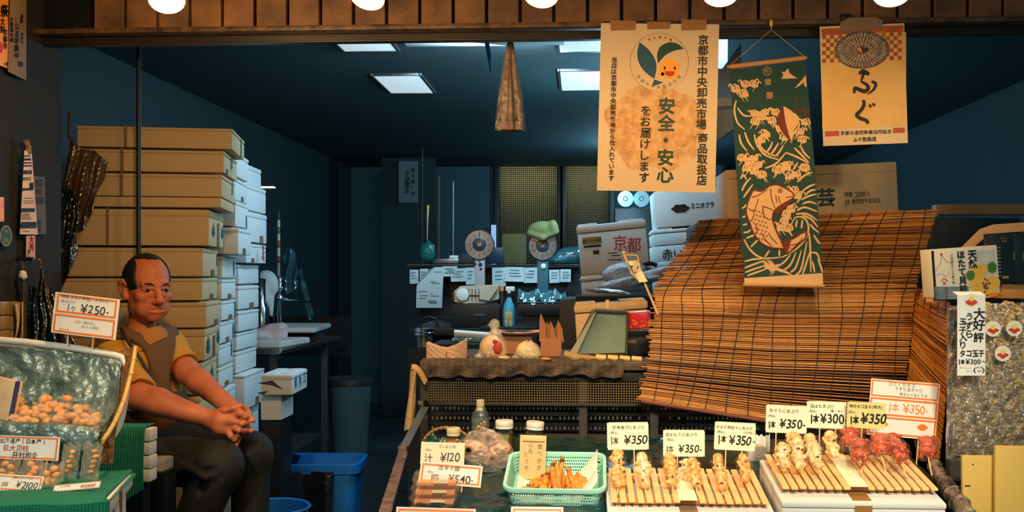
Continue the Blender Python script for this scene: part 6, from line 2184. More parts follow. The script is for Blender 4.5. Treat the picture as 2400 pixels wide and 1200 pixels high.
# scallop box
YS = 2.74
o = thing('scallop_box', 'white packaging box printed with yellow scallops, leaves and black writing', 'box', at(2268, 703, YS), (0, R(-4), R(6)))
sc = S(YS)
W, H, D = 154 * sc, 111 * sc, .07
MB().box((0, D / 2, H / 2 + .012), (W, D, H), bev=.002).build('carton', mat('glossy_white_card', srgb(226, 226, 212), .35), o)
q = lambda x, y: ((x - 2266) * sc, .012 + H / 2 + (641 - y - (x - 2266) * .07) * sc)
t = MB()
flat(t, [q(2302, 690), q(2337, 690), q(2337, 592), q(2285, 592), q(2293, 640)])
t.v = [(x, -.0006, z) for x, y, z in t.v]
t.build('sky_print', mat('sky_print', srgb(168, 184, 192), .4, noise=.5, nscale=30, col2=srgb(222, 224, 214)), o)
t = MB()
flat(t, [q(2190, 705), q(2270, 705), q(2270, 676), q(2190, 676)])
t.v = [(x, -.0008, z) for x, y, z in t.v]
t.build('sea_print', mat('sea_print', srgb(50, 72, 84), .4, noise=.7, nscale=30, col2=srgb(150, 168, 178)), o)
t = MB()
flat(t, [q(2188, 708), q(2194, 708), q(2194, 594), q(2188, 594)])
t.v = [(x, -.0007, z) for x, y, z in t.v]
t.build('dark_edge', M_['ink'], o)
t = MB()
for k, (x, y, rx, ry) in enumerate(((2300, 640, 20, 17), (2293, 670, 22, 18), (2325, 668, 20, 17), (2310, 690, 26, 12))):
 disc(t, *q(x, y), rx * sc, -.0010 - .0001 * k, 24, ry * sc)
t.build('scallop_print', mat('scallop_print', srgb(234, 200, 88), .4, noise=.4, nscale=50, col2=srgb(206, 160, 60)), o)
t = MB()
for c, s_ in ((q(2276, 650), 1), (q(2328, 632), 1.1)):
 pts = []
 for i in range(22):
  a = 2 * math.pi * i / 22
  r = (12 if i % 2 else 8.5) * s_ * sc
  pts.append((c[0] + r * math.cos(a), c[1] + r * 1.15 * math.sin(a)))
 flat(t, pts, -.0014)
t.build('leaf_print', mat('leaf_print', srgb(66, 120, 52), .4), o)
t = MB()
rnd = random.Random(4)
for k in range(18):
 disc(t, *q(2310 + rnd.gauss(0, 5), 676 + rnd.gauss(0, 9)), 2.6 * sc, -.0016 - .00001 * k, 8)
t.build('berry_print', mat('berry_print', srgb(112, 62, 50), .4), o)
t = MB()
write(t, '天然', 22 * sc, *q(2283, 613), -.0012, vertical=True, bold=.035)
write(t, 'ほたて貝柱', 19.5 * sc, *q(2257, 642), -.0012, vertical=True, bold=.035)
write(t, '日本最北からの贈り物', 7 * sc, *q(2235, 636), -.0012, vertical=True)
write(t, '小川水産', 9 * sc, *q(2217, 694), -.0014, vertical=True)
t.build('lettering', M_['ink'], o)
t = MB()
disc(t, *q(2211, 602), 2.6 * sc, -.0012, 12)
write(t, 'お', 9 * sc, *q(2214, 668), -.0012, bold=.03)
stroke(t, [q(2206, 664), q(2214, 657), q(2222, 664)], 1.8 * sc, 1.8 * sc, -.0012)
t.build('red_logo', M_['inkred'], o)
t = MB()
stroke(t, [q(2211, 602), q(2208, 620), q(2200, 632), q(2196, 640)], .8 * sc, .8 * sc, -.0012)
stroke(t, [q(2212, 604), q(2222, 618), q(2234, 622)], .8 * sc, .8 * sc, -.0012)
stroke(t, [q(2196, 652), q(2206, 646), q(2220, 652), q(2228, 640)], .8 * sc, .8 * sc, -.0012)
t.build('coast_outline', M_['softink'], o)
t = MB()
t.box((q(2326, 694)[0], -.0018, q(2326, 694)[1]), (20 * sc, .0006, 8 * sc))
t.build('seal', M_['orange'], o)
MB().box((-W / 2 + .02, D / 2, .006), (W * .2, D * .6, .012)).build('foot', M_['cardboard'], o)
# big bag of dried flakes
YF = 2.50
o = thing('flake_bag', 'huge clear bag packed with silvery brown dried flakes', 'bag', at(2330, 1088, YF + .02))

def ff(u, v):
 x = lin(2240 - 6 * v, 2440, u)
 y = lin(722 + 3 * math.sin(u * 9), 1062, v)
 bul = math.sin(math.pi * min(1, max(0, u * .95 + .05))) ** .5 * math.sin(math.pi * (v * .94 + .03)) ** .5
 dd = .010 * math.sin(u * 23 + v * 9) * math.sin(v * 31 - u * 7) + .006 * math.sin(u * 61 + v * 47)
 return at(x, y, YF + .03 - .06 * bul + dd * .7)

b = MB()
b.sheet(ff, 50, 70, .02)
FL = mat('dried_flakes', srgb(216, 190, 138), .35, noise=1, nscale=95, stretch=(1, 1, 1.6), col2=srgb(84, 62, 36), bump=1, bscale=120)
b.build('flakes', FL, o, world=True)
b = MB()

def fb(u, v):
 x = lin(2222 - 4 * v, 2440, u)
 y = lin(714 + 3 * math.sin(u * 21), 1086 - 8 * u, v)
 bul = math.sin(math.pi * min(1, max(0, u * .95 + .05))) ** .5 * math.sin(math.pi * (v * .94 + .03)) ** .5
 return at(x, y, YF + .012 - .07 * bul + .008 * math.sin(u * 37 + v * 13) * math.sin(v * 43) + .004 * math.sin(u * 90 + v * 60))

b.sheet(fb, 60, 90, .0006)
b.build('bag_film', film('flake_bag_film', gloss=.20, rough=.14, haze=.03, bump=1, bscale=55), o, world=True)
b = MB()
b.sheet(lambda u, v: at(lin(2222, 2240, u) - 5 * v, lin(722, 1080, v) + 4 * math.sin(u * 6), YF - .01 - .012 * math.sin(u * 9 + v * 14)), 10, 40, .001)
b.build('gusset', film('silver_gusset', gloss=.5, rough=.15, haze=.5, hazecol=srgb(150, 136, 110), bump=.8, bscale=20), o, world=True)
MB().tube([at(2228, 722, YF - .02), at(2260, 716, YF - .01), at(2420, 712, YF + .01)], .004, 6).build('top_seam', M_['film_crisp'], o, world=True)
tag(MB().box((at(2330, 1100, YF).x + .09, YF + .075, at(2330, 1062, YF).z / 2 - .02), (.28, .08, at(2330, 1062, YF).z - .04)).build('bag_stand', M_['darkwood']), 'dark stand under the bag of flakes', 'stand')
YFk = YF - .075
SEAL = mat('sticker_paper', srgb(226, 220, 196), .5)
RED2 = mat('vermilion_print', srgb(196, 50, 36), .5)
YEL = mat('yellow_print', srgb(240, 196, 90), .5)

def seal(par_, c, r):
 """round sticker: a plain red and yellow badge"""
 t = MB()
 disc(t, c[0], c[1], r, -.0010, 36)
 t.v = [(x, y, z) for x, y, z in t.v]
 t.build('badge_ground', SEAL, par_)
 t = MB()
 pts = []
 for i in range(32):
  a = 2 * math.pi * i / 32
  k = r * (.62 + .10 * math.cos(4 * a))
  pts.append((c[0] + k * 1.08 * math.cos(a), c[1] - r * .20 + k * .72 * math.sin(a)))
 flat(t, pts, -.0013)
 t.build('badge_red', RED2, par_)
 t = MB()
 disc(t, c[0], c[1] + r * .22, r * .34, -.0016, 24)
 t.build('badge_yellow', YEL, par_)

for k, (x, y, lab) in enumerate(((2327, 771, 'round sticker with a red and yellow badge, upper, next to the price banner'), (2377, 770, 'round sticker with a red and yellow badge, upper, away from the price banner'), (2350, 829, 'round sticker with a red and yellow badge, the lower one on the flake bag'))):
 o = thing('round_sticker', lab, 'sticker', at(x, y + 18, YFk), (0, 0, 0), 'round stickers on the flake bag')
 sc = S(YFk)
 MB().lathe([(18 * sc, .0), (18 * sc, .0008), (.0005, .0008)], 36, Matrix.Translation((0, 0, 18 * sc)) @ Matrix.Rotation(R(90), 4, 'X')).build('sticker_base', SEAL, o)
 seal(o, (0, 18 * sc), 17 * sc)
# price banner over the bag
YN = YFk - .012
o = thing('price_banner', 'tall white paper banner with brush writing hanging over the flake bag', 'banner', at(2276, 880, YN))
sc = S(YN)
b = MB()
b.sheet(lambda u, v: (lin(-32.5, 30.5, u) * sc, -.004 + .03 * max(0, v - .96) / .04 * (1 if v > .96 else 0), v * 192 * sc), 4, 50, .0006)
b.build('sheet', M_['paper'], o)
q = lambda x, y: ((x - 2276) * sc, (880 - y) * sc)
t = MB()
yy = -.0046
write(t, '大', 27 * sc, *q(2293, 738), yy, bold=.03, jit=.3)
write(t, '好', 27 * sc, *q(2292, 764), yy, bold=.03, jit=.3)
write(t, '評', 25 * sc, *q(2291, 793), yy, bold=.03, jit=.3)
write(t, 'うずら', 20 * sc, *q(2270, 765), yy, vertical=True, bold=.03, jit=.3)
write(t, '玉子入り', 18 * sc, *q(2256, 784), yy, vertical=True, bold=.03, jit=.4)
write(t, 'タコ玉子', 17 * sc, *q(2276, 829), yy, bold=.035, jit=.3, wx=.82)
write(t, '1本¥300〜', 13 * sc, *q(2277, 848), yy, bold=.02, jit=.3, wx=.9)
write(t, '( )', 14 * sc, *q(2292, 866), yy, bold=.015, wx=1.6)
stroke(t, [q(2286, 863), q(2289, 860), q(2291, 863)], 1.4 * sc, 1.4 * sc, yy)
stroke(t, [q(2295, 863), q(2297, 860), q(2300, 863)], 1.4 * sc, 1.4 * sc, yy)
stroke(t, [q(2289, 868), q(2293, 871), q(2297, 868)], 1.6 * sc, 1.6 * sc, yy)
t.build('lettering', M_['ink'], o)
t = MB()
write(t, 'おいしい', 7 * sc, *q(2262, 862), yy, jit=.5)
write(t, 'よ〜', 7 * sc, *q(2270, 870), yy, jit=.5)
t.build('ochre_lettering', M_['bamboo'], o)
e = MB()
disc(e, q(2275, 708)[0], q(2275, 708)[1], 16 * sc, yy + .0004, 30)
e.build('badge_ground', SEAL, o)
e = MB()
flat(e, [(q(2275, 708)[0] + 12 * sc * (1 + .16 * math.cos(4 * a)) * math.cos(a), q(2275, 712)[1] + 8 * sc * math.sin(a)) for a in [2 * math.pi * i / 30 for i in range(30)]], yy)
e.build('badge_red', RED2, o)
e = MB()
disc(e, *q(2275, 704), 5.5 * sc, yy - .0004, 20)
e.build('badge_yellow', YEL, o)
# yellow card sheets, post and crinkled rail at the corner
YEC = mat('yellow_card', srgb(206, 170, 84), .7, noise=.12, nscale=8)
for lab, (xa, xb, ya), Yc, ry in (('narrow yellow card standing at the corner, with a hole and a slot', (2256, 2330, 1071), 2.26, -.2), ('wide yellow card overlapping the narrow one at the corner', (2332, 2450, 1050), 2.24, .5)):
 p = at((xa + xb) / 2, 1240, Yc)
 o = thing('yellow_card', lab, 'card', Vector((p.x, p.y, p.z)), (0, R(ry), 0), 'yellow cards at the corner')
 sc = S(Yc)
 MB().box((0, 0, (1240 - ya) / 2 * sc), ((xb - xa) * sc, .012, (1240 - ya) * sc), bev=.002).build('card_sheet', YEC, o)
 if xa < 2300:
  t = MB()
  t.lathe([(2 * sc, 0), (.0002, .0004)], 12, Matrix.Translation((-14 * sc, -.0062, (1240 - 1091) * sc)) @ Matrix.Rotation(R(90), 4, 'X'))
  t.box((-26 * sc, -.0062, (1240 - 1140) * sc), (13 * sc, .0006, 3 * sc))
  t.build('punched_hole', M_['ink'], o)
p = at(2243, 1200, 2.38)
tag(MB().box((p.x, 2.40, at(2243, 1082, 2.38).z / 2), (.028, .03, at(2243, 1082, 2.38).z)).build('wooden_post', M_['darkwood']), 'dark wooden post between the flake bag and the yellow cards', 'post')
rl = MB()
P0, P1 = at(2188, 1092, 2.55), at(2272, 1215, 2.12)
b = MB()
n_ = 40
pts, rad = [], []
for i in range(n_ + 1):
 t_ = i / n_
 pts.append(P0.lerp(P1, t_) + Vector((.004 * math.sin(i * 1.7), 0, .004 * math.sin(i * 2.3))))
 rad.append(.017 + .003 * math.sin(i * 3.1))
b.tube(pts, rad, 14)
o = thing('wrapped_rail', 'rail wrapped in crinkled dark plastic at the corner of the display', 'rail', P0.lerp(P1, .5) - Vector((0, 0, .02)))
b.build('rail_body', mat('crinkled_wrap', srgb(150, 130, 116), .22, .2, noise=.95, nscale=34, col2=srgb(18, 28, 34), bump=1, bscale=40), o, world=True)
# ------------------------------------------------------------------ sloping front counter
def tz(Y):
 return .79 + .15 * (Y - 2.25)

def tb(px_, py):
 Y = .8975 / ((py - 640) / F + .15)
 p = at(px_, py, Y)
 return Vector((p.x, Y, tz(Y)))

SL = math.atan(.15)
o = thing('display_counter', 'sloping display counter at the street front, covered in dark green plastic', 'counter', Vector((.42, 2.42, 0)))
Xl, Xr = -.40, .93
b = MB()
vs = [(Xl, 1.98, tz(1.98) - .004), (Xr, 1.98, tz(1.98) - .004), (Xr - .06, 2.86, tz(2.86) - .004), (Xl - .0, 2.86, tz(2.86) - .004)]
b.add(vs + [(x, y, z - .03) for x, y, z in vs], [(0, 1, 2, 3), (7, 6, 5, 4), (0, 4, 5, 1), (1, 5, 6, 2), (2, 6, 7, 3), (3, 7, 4, 0)])
b.build('countertop', M_['rust'], o, world=True)
b = MB()
rnd = random.Random(3)
from mathutils import noise as nz

def fsh(u, v):
 x, y = lin(Xl + .015, Xr - .05, u), lin(2.0, 2.84, v)
 n = nz.noise(Vector((x * 9, y * 12, 0))) * .006 + nz.noise(Vector((x * 26, y * 30, 4))) * .0035 + abs(nz.noise(Vector((x * 15 + y * 8, y * 10, 9)))) * .006
 return (x, y, tz(y) + .001 + max(0, n) * (1.0 if x < .28 else .25))

b.sheet(fsh, 150, 90)
b.build('plastic_sheet', mat('dark_green_film', srgb(16, 58, 54), .16, noise=.4, nscale=8, col2=srgb(12, 28, 34), bump=.25, bscale=26), o, world=True)
b = MB()
for x in (Xl + .05, Xr - .1):
 for y in (2.05, 2.8):
  b = MB()
  b.box((x, y, tz(y) / 2 - .02), (.04, .04, tz(y) - .045))
  b.build('leg', M_['rust'], o, world=True)
# metal edge rail on the left
b = MB()
P = [at(893, 1230, 2.10), at(945, 1062, 2.66)]
for a, c in ((P[0], P[1]),):
 d = (c - a)
 L = d.length
 Mx = Matrix.Translation(a.lerp(c, .5)) @ d.to_track_quat('X', 'Z').to_matrix().to_4x4()
 b.box((0, 0, 0), (L, .026, .012), Mx, bev=.002)
b.build('edge_rail', mat('pitted_steel', srgb(156, 134, 132), .45, .6, noise=.7, nscale=40, col2=srgb(92, 74, 72), bump=.4, bscale=80), o, world=True)
o2 = thing('bent_bracket', 'bent grey metal strap rising from the counter edge to the tan towel', 'bracket', at(945, 1050, 2.70))
b = MB()
a, c = at(948, 1046, 2.68), at(996, 955, 2.93)
d = c - a
b.box((0, 0, 0), (d.length, .024, .005), Matrix.Translation(a.lerp(c, .5)) @ d.to_track_quat('X', 'Z').to_matrix().to_4x4(), bev=.001)
b.build('strap', mat('blue_grey_steel', srgb(116, 128, 148), .4, .6, noise=.4, nscale=30), o2, world=True)
MB().box(at(944, 1056, 2.67), (.024, .02, .026), Matrix.Identity(4), bev=.003).build('corner_block', M_['rust'], o2, world=True)

# ------------------------------------------------------------------ price cards

def price_card(label, cx, cy, w, h, Y, items, roll=0, pitch=0, border=None, zig=False, sticks=(), cardm=None, group='price cards', name='price_card', yaw=0, inks=None):
 """items: (string, size px, dx, dy, kind, opts) measured in photo pixels from the card's centre"""
 sc = S(Y)
 o = thing(name, label, 'price card', at(cx, cy + h / 2, Y), (R(pitch), R(roll), R(yaw)), group)
 b = MB()
 W, H = w * sc, h * sc
 if zig:
  pts = []
  t = 4.6 * sc
  n1, n2 = max(6, int(w / 5.2)), max(6, int(h / 5.2))
  for i in range(n1 * 2):
   pts.append((-W / 2 + W * i / (2 * n1), 0 if i % 2 else -.45 * t))
  for i in range(n2 * 2):
   pts.append((W / 2 + (0 if i % 2 else .45 * t), H * i / (2 * n2)))
  for i in range(n1 * 2):
   pts.append((W / 2 - W * i / (2 * n1), H + (0 if i % 2 else .45 * t)))
  for i in range(n2 * 2):
   pts.append((-W / 2 - (0 if i % 2 else .45 * t), H - H * i / (2 * n2)))
  b.prism(pts, 0, .0012)
 else:
  b.prism([(-W / 2, 0), (W / 2, 0), (W / 2, H), (-W / 2, H)], 0, .0012)
 b.build('card', cardm or M_['card'], o)
 if border:
  b = MB()
  for (x0, z0, x1, z1), bw in border:
   x0, x1, z0, z1, bw = x0 * sc, x1 * sc, (h / 2 + z0) * sc, (h / 2 + z1) * sc, bw * sc
   vs = [(x0, -.0006, z0), (x1, -.0006, z0), (x1, -.0006, z1), (x0, -.0006, z1), (x0 + bw, -.0006, z0 + bw), (x1 - bw, -.0006, z0 + bw), (x1 - bw, -.0006, z1 - bw), (x0 + bw, -.0006, z1 - bw)]
   b.add(vs, [(0, 1, 5, 4), (1, 2, 6, 5), (2, 3, 7, 6), (3, 0, 4, 7)])
  b.build('border', M_['orange'], o)
 grp = {}
 for it in items:
  s_, size, dx, dy = it[:4]
  kind = it[4] if len(it) > 4 else 'ink'
  op = dict(it[5]) if len(it) > 5 else {}
  op.setdefault('bold', .02)
  op.setdefault('jit', .35)
  t = grp.setdefault(kind, MB())
  write(t, s_, size * sc * (.74 if '¥' in s_ and zig else .84 if '¥' in s_ or s_ == '1本' else 1), dx * sc, (h / 2 - dy) * sc, -.0008, **op)
 for kind, t in grp.items():
  t.build({'ink': 'lettering', 'softink': 'faint_lettering', 'inkred': 'red_lettering', 'orange': 'orange_lettering', 'inkteal': 'teal_lettering'}[kind], M_[kind], o)
 for dx, L in sticks:
  st = MB()
  st.tube([(dx * sc, .0022, .5 * H), (dx * sc, .0022, -L * sc)], .0016, 8)
  st.build('stick', M_['stick'], o)
 return o

U = dict(bold=.0)
price_card('notched cream card reading 350 yen, first above the green basket\'s side of the slatted rack', 1472, 1022, 94, 62, 2.44, [('甘海老うにあぶり', 9.5, 2, -20, 'ink', dict(bold=0)), ('(税込)', 7, -32, -8, 'ink', dict(bold=0)), ('1本', 23, -30, 10, 'softink', dict(wx=.8, bold=.012)), ('¥350', 29, 18, 8, 'ink', dict(wx=.95, shear=.12, bold=.012))], -1, zig=True, sticks=[(-20, 60), (14, 90)], group='notched cream price cards')
price_card('notched cream card reading 350 yen, lowest one, middle of the lower slatted rack', 1603, 1039, 94, 60, 2.42, [('活はもうにあぶり', 9.5, -6, -20, 'ink', dict(bold=0)), ('(税込)', 7, -32, -8, 'ink', dict(bold=0)), ('1本', 21, -32, 14, 'ink', dict(wx=.8, bold=.005)), ('¥350-', 26, 15, 12, 'ink', dict(wx=.9, shear=.12, bold=.012))], 0, zig=True, sticks=[(-15, 80), (14, 70)], group='notched cream price cards')
price_card('notched cream card reading 350 yen for scallops, last on the lower slatted rack', 1721, 1023, 92, 63, 2.44, [('ホタテ貝柱うにあぶり', 8.5, -2, -20, 'ink', dict(bold=0)), ('(税込)', 6.5, -33, -9, 'ink', dict(bold=0)), ('(大き目)', 6.5, 30, -10, 'softink', dict(bold=0)), ('1本', 25, -28, 8, 'ink', dict(wx=.75, bold=.012)), ('¥350-', 30, 17, 8, 'ink', dict(wx=.85, shear=.12, bold=.014))], 2.5, zig=True, sticks=[(-19, 80), (18, 70)], group='notched cream price cards')
price_card('notched cream card reading 350 yen at the near end of the taller slatted rack', 1842, 983, 92, 62, 2.44, [('タイうにあぶり', 10, -6, -19, 'ink', dict(bold=0)), ('(税込)', 6.5, -34, -7, 'ink', dict(bold=0)), ('1本', 21, -32, 14, 'ink', dict(wx=.75, bold=.015)), ('¥350-', 29, 15, 10, 'ink', dict(wx=.85, shear=.1, bold=.018))], 2, zig=True, sticks=[(-22, 60), (18, 70)], group='notched cream price cards')
price_card('notched cream card reading 300 yen, second on the taller slatted rack', 1936, 973, 88, 60, 2.45, [('活はもあぶり', 9.5, -10, -20, 'ink', dict(bold=0)), ('塩・タレ', 7.5, 24, -10, 'ink', dict(bold=0)), ('(税込)', 6.5, -32, -8, 'ink', dict(bold=0)), ('1本', 26, -26, 10, 'ink', dict(wx=.75, bold=.018)), ('¥300-', 31, 17, 8, 'ink', dict(wx=.82, bold=.018))], 1.5, zig=True, sticks=[(-14, 70), (22, 60)], group='notched cream price cards')
price_card('notched yellowish card reading 350 yen, in front of the laminated price sheets', 2029, 974, 86, 58, 2.43, [('味付タコ玉子(特大)', 8.5, -2, -20, 'ink', dict(bold=.01)), ('(税込)', 6.5, -33, -6, 'ink', dict(bold=0)), ('1本', 25, -26, 12, 'ink', dict(wx=.75, bold=.02)), ('¥350', 32, 17, 6, 'ink', dict(wx=.85, shear=.1, bold=.022))], 2.5, zig=True, sticks=[(-8, 60), (20, 60)], group='notched cream price cards', cardm=mat('yellow_cream_card', srgb(216, 204, 132), .65))
LAM = mat('laminated_white', srgb(236, 232, 222), .3)
o = price_card('three orange-bordered laminated price sheets taped together beside the narrow blind', 2112, 960, 156, 130, 2.56, [('ひとくちタコ', 10, -8, -56, 'softink', dict(bold=0)), ('うずら玉子入り', 9, 8, -46, 'softink', dict(bold=0)), ('焼きたてをどうぞ', 8, 20, -34, 'softink', dict(bold=0)), ('1本 ¥350-', 26, 12, -2, 'orange', dict(bold=-.004, wx=.9)), ('税込', 7, 52, -20, 'orange', dict(bold=0))], 4.5, yaw=0, border=[((-76, 25, 76, 63), 3.5), ((-76, -18, 76, 22), 4), ((-76, -62, 76, -21), 4)], cardm=LAM, sticks=[(-50, 60), (40, 60)], name='price_sheet', group=None)
sc = S(2.56)
for dx in (-44, 46):
 t = MB()
 t.add([((dx + 11 * math.cos(a) * (1 + .12 * math.cos(4 * a))) * sc, -.0012, (65 - 38) * sc + 7.5 * math.sin(a) * sc) for a in [2 * math.pi * i / 26 for i in range(26)]], [tuple(range(26))])
 t.build('badge_print', M_['orange'], o)
# ------------------------------------------------------------------ slatted racks on foam boxes

def rack(label, boxlabel, xl, xr, yf, Yf, D, slats, tape_px, tall):
 zt = E - (yf - 640) * Yf / F
 a, c = at(xl, yf, Yf), at(xr, yf, Yf)
 W = c.x - a.x
 base = Vector(((a.x + c.x) / 2, Yf + D / 2, 0))
 # foam box that carries it (follows the slope)
 ob = thing('foam_box', boxlabel, 'box', Vector((base.x, base.y, tz(base.y) + .003)), (SL, 0, 0), 'foam boxes under the slatted racks')
 Hb = (zt - tz(Yf)) * math.cos(SL) - .022
 MB().box((0, 0, (Hb - .014) / 2), (W + .004, D + .054, Hb - .016), bev=.005).build('body', M_['foam'], ob)
 MB().box((0, 0, Hb - .007), (W + .006, D + .056, .0135), bev=.005).build('lid', M_['foam'], ob)
 tx = at(tape_px, yf, Yf).x - base.x
 MB().box((tx, -(D + .056) / 2 - .001, Hb * .45), (.037, .0015, Hb * .9), bev=.0005).box((tx, 0, Hb + .0005), (.040, D + .03, .0014)).build('tape', M_['tape'] if tall else M_['tape_dull'], ob)
 o = thing('slatted_rack', label, 'rack', Vector((base.x, base.y, tz(base.y) + .003 + Hb / math.cos(SL) + .003)), (SL, 0, 0), 'slatted wooden racks')
 for y in (-D * .36, D * .30):
  MB().box((0, y, .0055), (W - .02, .014, .011), bev=.001).build('cross_rail', mat('toasted_wood', srgb(196, 126, 62), .6) if 'toasted_wood' not in bpy.data.materials else bpy.data.materials['toasted_wood'], o)
 for k, x in enumerate(slats):
  xx = at(x, yf, Yf).x - base.x
  MB().box((xx, random.uniform(-.002, .002), .0145), (.0148, D + random.uniform(-.004, .004), .006), bev=.0012, seg=1).build('slat', M_['wood'], o)
 MB().box((tx, 0, .0195), (.040, D * .96, .0016), Matrix.Rotation(R(.6), 4, 'X')).build('paper_strip', M_['card'], o)
 return o

SL1 = [1440 + 21 * k for k in range(8)] + [1648 + 21 * k for k in range(8)]
SL2 = [1842 + 20.6 * k for k in range(8)] + [2044 + 21 * k for k in range(8)]
rack('lower slatted wooden rack holding the pale grilled skewers beside the green basket', 'white foam box under the lower slatted rack', 1426, 1812, 1172, 2.24, .215, SL1, 1614, False)
rack('taller slatted wooden rack holding the yellow and the red skewers', 'tall white foam box with a brown tape band under the taller slatted rack', 1828, 2203, 1136, 2.24, .225, SL2, 2014, True)
# ------------------------------------------------------------------ skewers
GRILL = mat('grilled_fish', srgb(250, 204, 120), .35, noise=1, nscale=110, col2=srgb(206, 120, 34), bump=.6, bscale=90, coat=.4)
GRILL2 = mat('pale_grilled_fish', srgb(250, 232, 180), .35, noise=1, nscale=95, col2=srgb(222, 150, 62), bump=.6, bscale=90, coat=.4)
CHAR = mat('char_mark', srgb(136, 78, 32), .5, noise=.6, nscale=80)
OCTO = mat('red_octopus', srgb(140, 26, 8), .22, noise=.7, nscale=90, col2=srgb(206, 84, 30), bump=.7, bscale=110, coat=.3)
OCTO2 = mat('orange_octopus', srgb(226, 116, 60), .25, noise=.6, nscale=70, coat=.5)

def skewer(label, x0, y0, x1, y1, sx, sy, kind, w, seed, Yb, group, Yt=None):
 """food from (x0,y0) top to (x1,y1) bottom, stick down to (sx,sy)"""
 Yt = Yt or Yb + .03
 top, bot, tip = at(x0, y0, Yt), at(x1, y1, Yb), at(sx, sy, Yb - .006)
 o = thing('food_skewer', label, 'skewer', tip, (0, 0, 0), group)
 rel = lambda p: p - tip
 d = (bot - top)
 L = d.length
 r = w * S(Yb) / 2 * (1.22 if kind != 'red' else 1.05)
 rnd = random.Random(seed)
 m = max(r * 2.2, .02)
 lo = [min(a, c) - m for a, c in zip(rel(top), rel(bot))]
 hi = [max(a, c) + m for a, c in zip(rel(top), rel(bot))]
 s = Sdf(lo, hi, .0021)
 n = 4 if kind != 'red' else 3
 side = Vector((1, 0, 0))
 if kind != 'red':
  s.cone(rel(top) + d * .10, rel(bot) - d * .06, r * .62, r * .55, .004)
  for k in range(n * 8):
   t = rnd.uniform(.05, .97)
   a = rnd.uniform(0, 6.28)
   c = rel(top).lerp(rel(bot), t) + Vector((math.cos(a), math.sin(a) * .8, 0)) * r * rnd.uniform(.45, .78)
   s.ell(c, (r * rnd.uniform(.18, .42), r * rnd.uniform(.18, .36), r * rnd.uniform(.16, .42)), .002)
 else:
  s.ell(rel(top).lerp(rel(bot), .25), (r * .75, r * .75, r * .70), .004)
  s.ell(rel(top).lerp(rel(bot), .62), (r * .95, r * .85, r * .62), .004)
  for k in range(34):
   t = rnd.uniform(.04, .97)
   a = rnd.uniform(0, 6.28)
   c = rel(top).lerp(rel(bot), t) + Vector((math.cos(a), math.sin(a) * .8, 0)) * r * rnd.uniform(.6, .98)
   s.ell(c, (r * rnd.uniform(.10, .28), r * rnd.uniform(.10, .28), r * rnd.uniform(.10, .26)), .002)
 mb = MB()
 s.into(mb, None, 1)
 mb.build('food', {'gold': GRILL, 'pale': GRILL2, 'red': OCTO}[kind], o, angle=70)
 ch = MB()
 for k in range(2):
  t = rnd.uniform(.15, .9)
  c = rel(top).lerp(rel(bot), t) + Vector((rnd.uniform(-.5, .5) * r, -r * .84, 0))
  ch.blob(c, (r * rnd.uniform(.10, .26), r * .12, r * rnd.uniform(.06, .16)), 2, .6, 4, seed + k)
 ch.build('char_marks' if kind != 'red' else 'orange_suckers', CHAR if kind != 'red' else OCTO2, o)
 wr = MB()
 ax = d.normalized()
 n_ = 14
 secs = []
 q0 = ax.to_track_quat('Z', 'Y').to_matrix().to_4x4()
 for i in range(n_ + 1):
  t = i / n_
  rr = r * (1.12 + .10 * math.sin(i * 2.1 + seed)) * (.45 + .55 * min(1, t * 5)) * (1 if t < .85 else lin(1, .25, (t - .85) / .15))
  secs.append(([(rr * (1 + .09 * math.sin(5 * a + i)) * math.cos(a), rr * (1 + .09 * math.sin(5 * a + i)) * math.sin(a)) for a in [2 * math.pi * k / 20 for k in range(20)]], lin(-.004, L + .006, t)))
 loft(wr, secs, True, True, Matrix.Translation(rel(top)) @ q0)
 wr.build('wrapper', M_['film_food'], o, angle=60)
 st = MB()
 st.tube([rel(top) + d * .2, rel(bot), Vector((0, 0, 0))], .0017, 8)
 st.build('stick', M_['stick'], o)
 return o

GK = 'grilled skewers on the lower rack'
for a in [('thick golden skewer under the first notched card, nearest the green basket', 1446, 1056, 1448, 1138, 1448, 1160, 'gold', 32, 1, 2.30, GK),
          ('thick pale-topped skewer, second from the green basket', 1503, 1064, 1512, 1140, 1513, 1165, 'pale', 34, 2, 2.30, GK),
          ('skewer half hidden behind another under the lowest notched card', 1567, 1066, 1572, 1116, 1574, 1150, 'gold', 28, 3, 2.36, GK),
          ('browned skewer directly under the corner of the lowest notched card', 1573, 1086, 1576, 1134, 1580, 1168, 'gold', 29, 4, 2.29, GK),
          ('pale skewer wrapped in loose film, peeping out behind a browned one', 1608, 1080, 1612, 1126, 1616, 1150, 'pale', 28, 5, 2.36, GK),
          ('browned skewer in front of the paper strip on the lower rack', 1623, 1076, 1630, 1136, 1637, 1172, 'gold', 28, 6, 2.29, GK),
          ('long slim golden skewer before the scallop price card', 1682, 1064, 1692, 1147, 1694, 1160, 'gold', 27, 7, 2.29, GK),
          ('last golden skewer of the lower rack, close to the taller rack', 1740, 1066, 1749, 1128, 1757, 1156, 'gold', 27, 8, 2.30, GK)]:
 skewer(*a)
GK = 'yellow skewers on the taller rack'
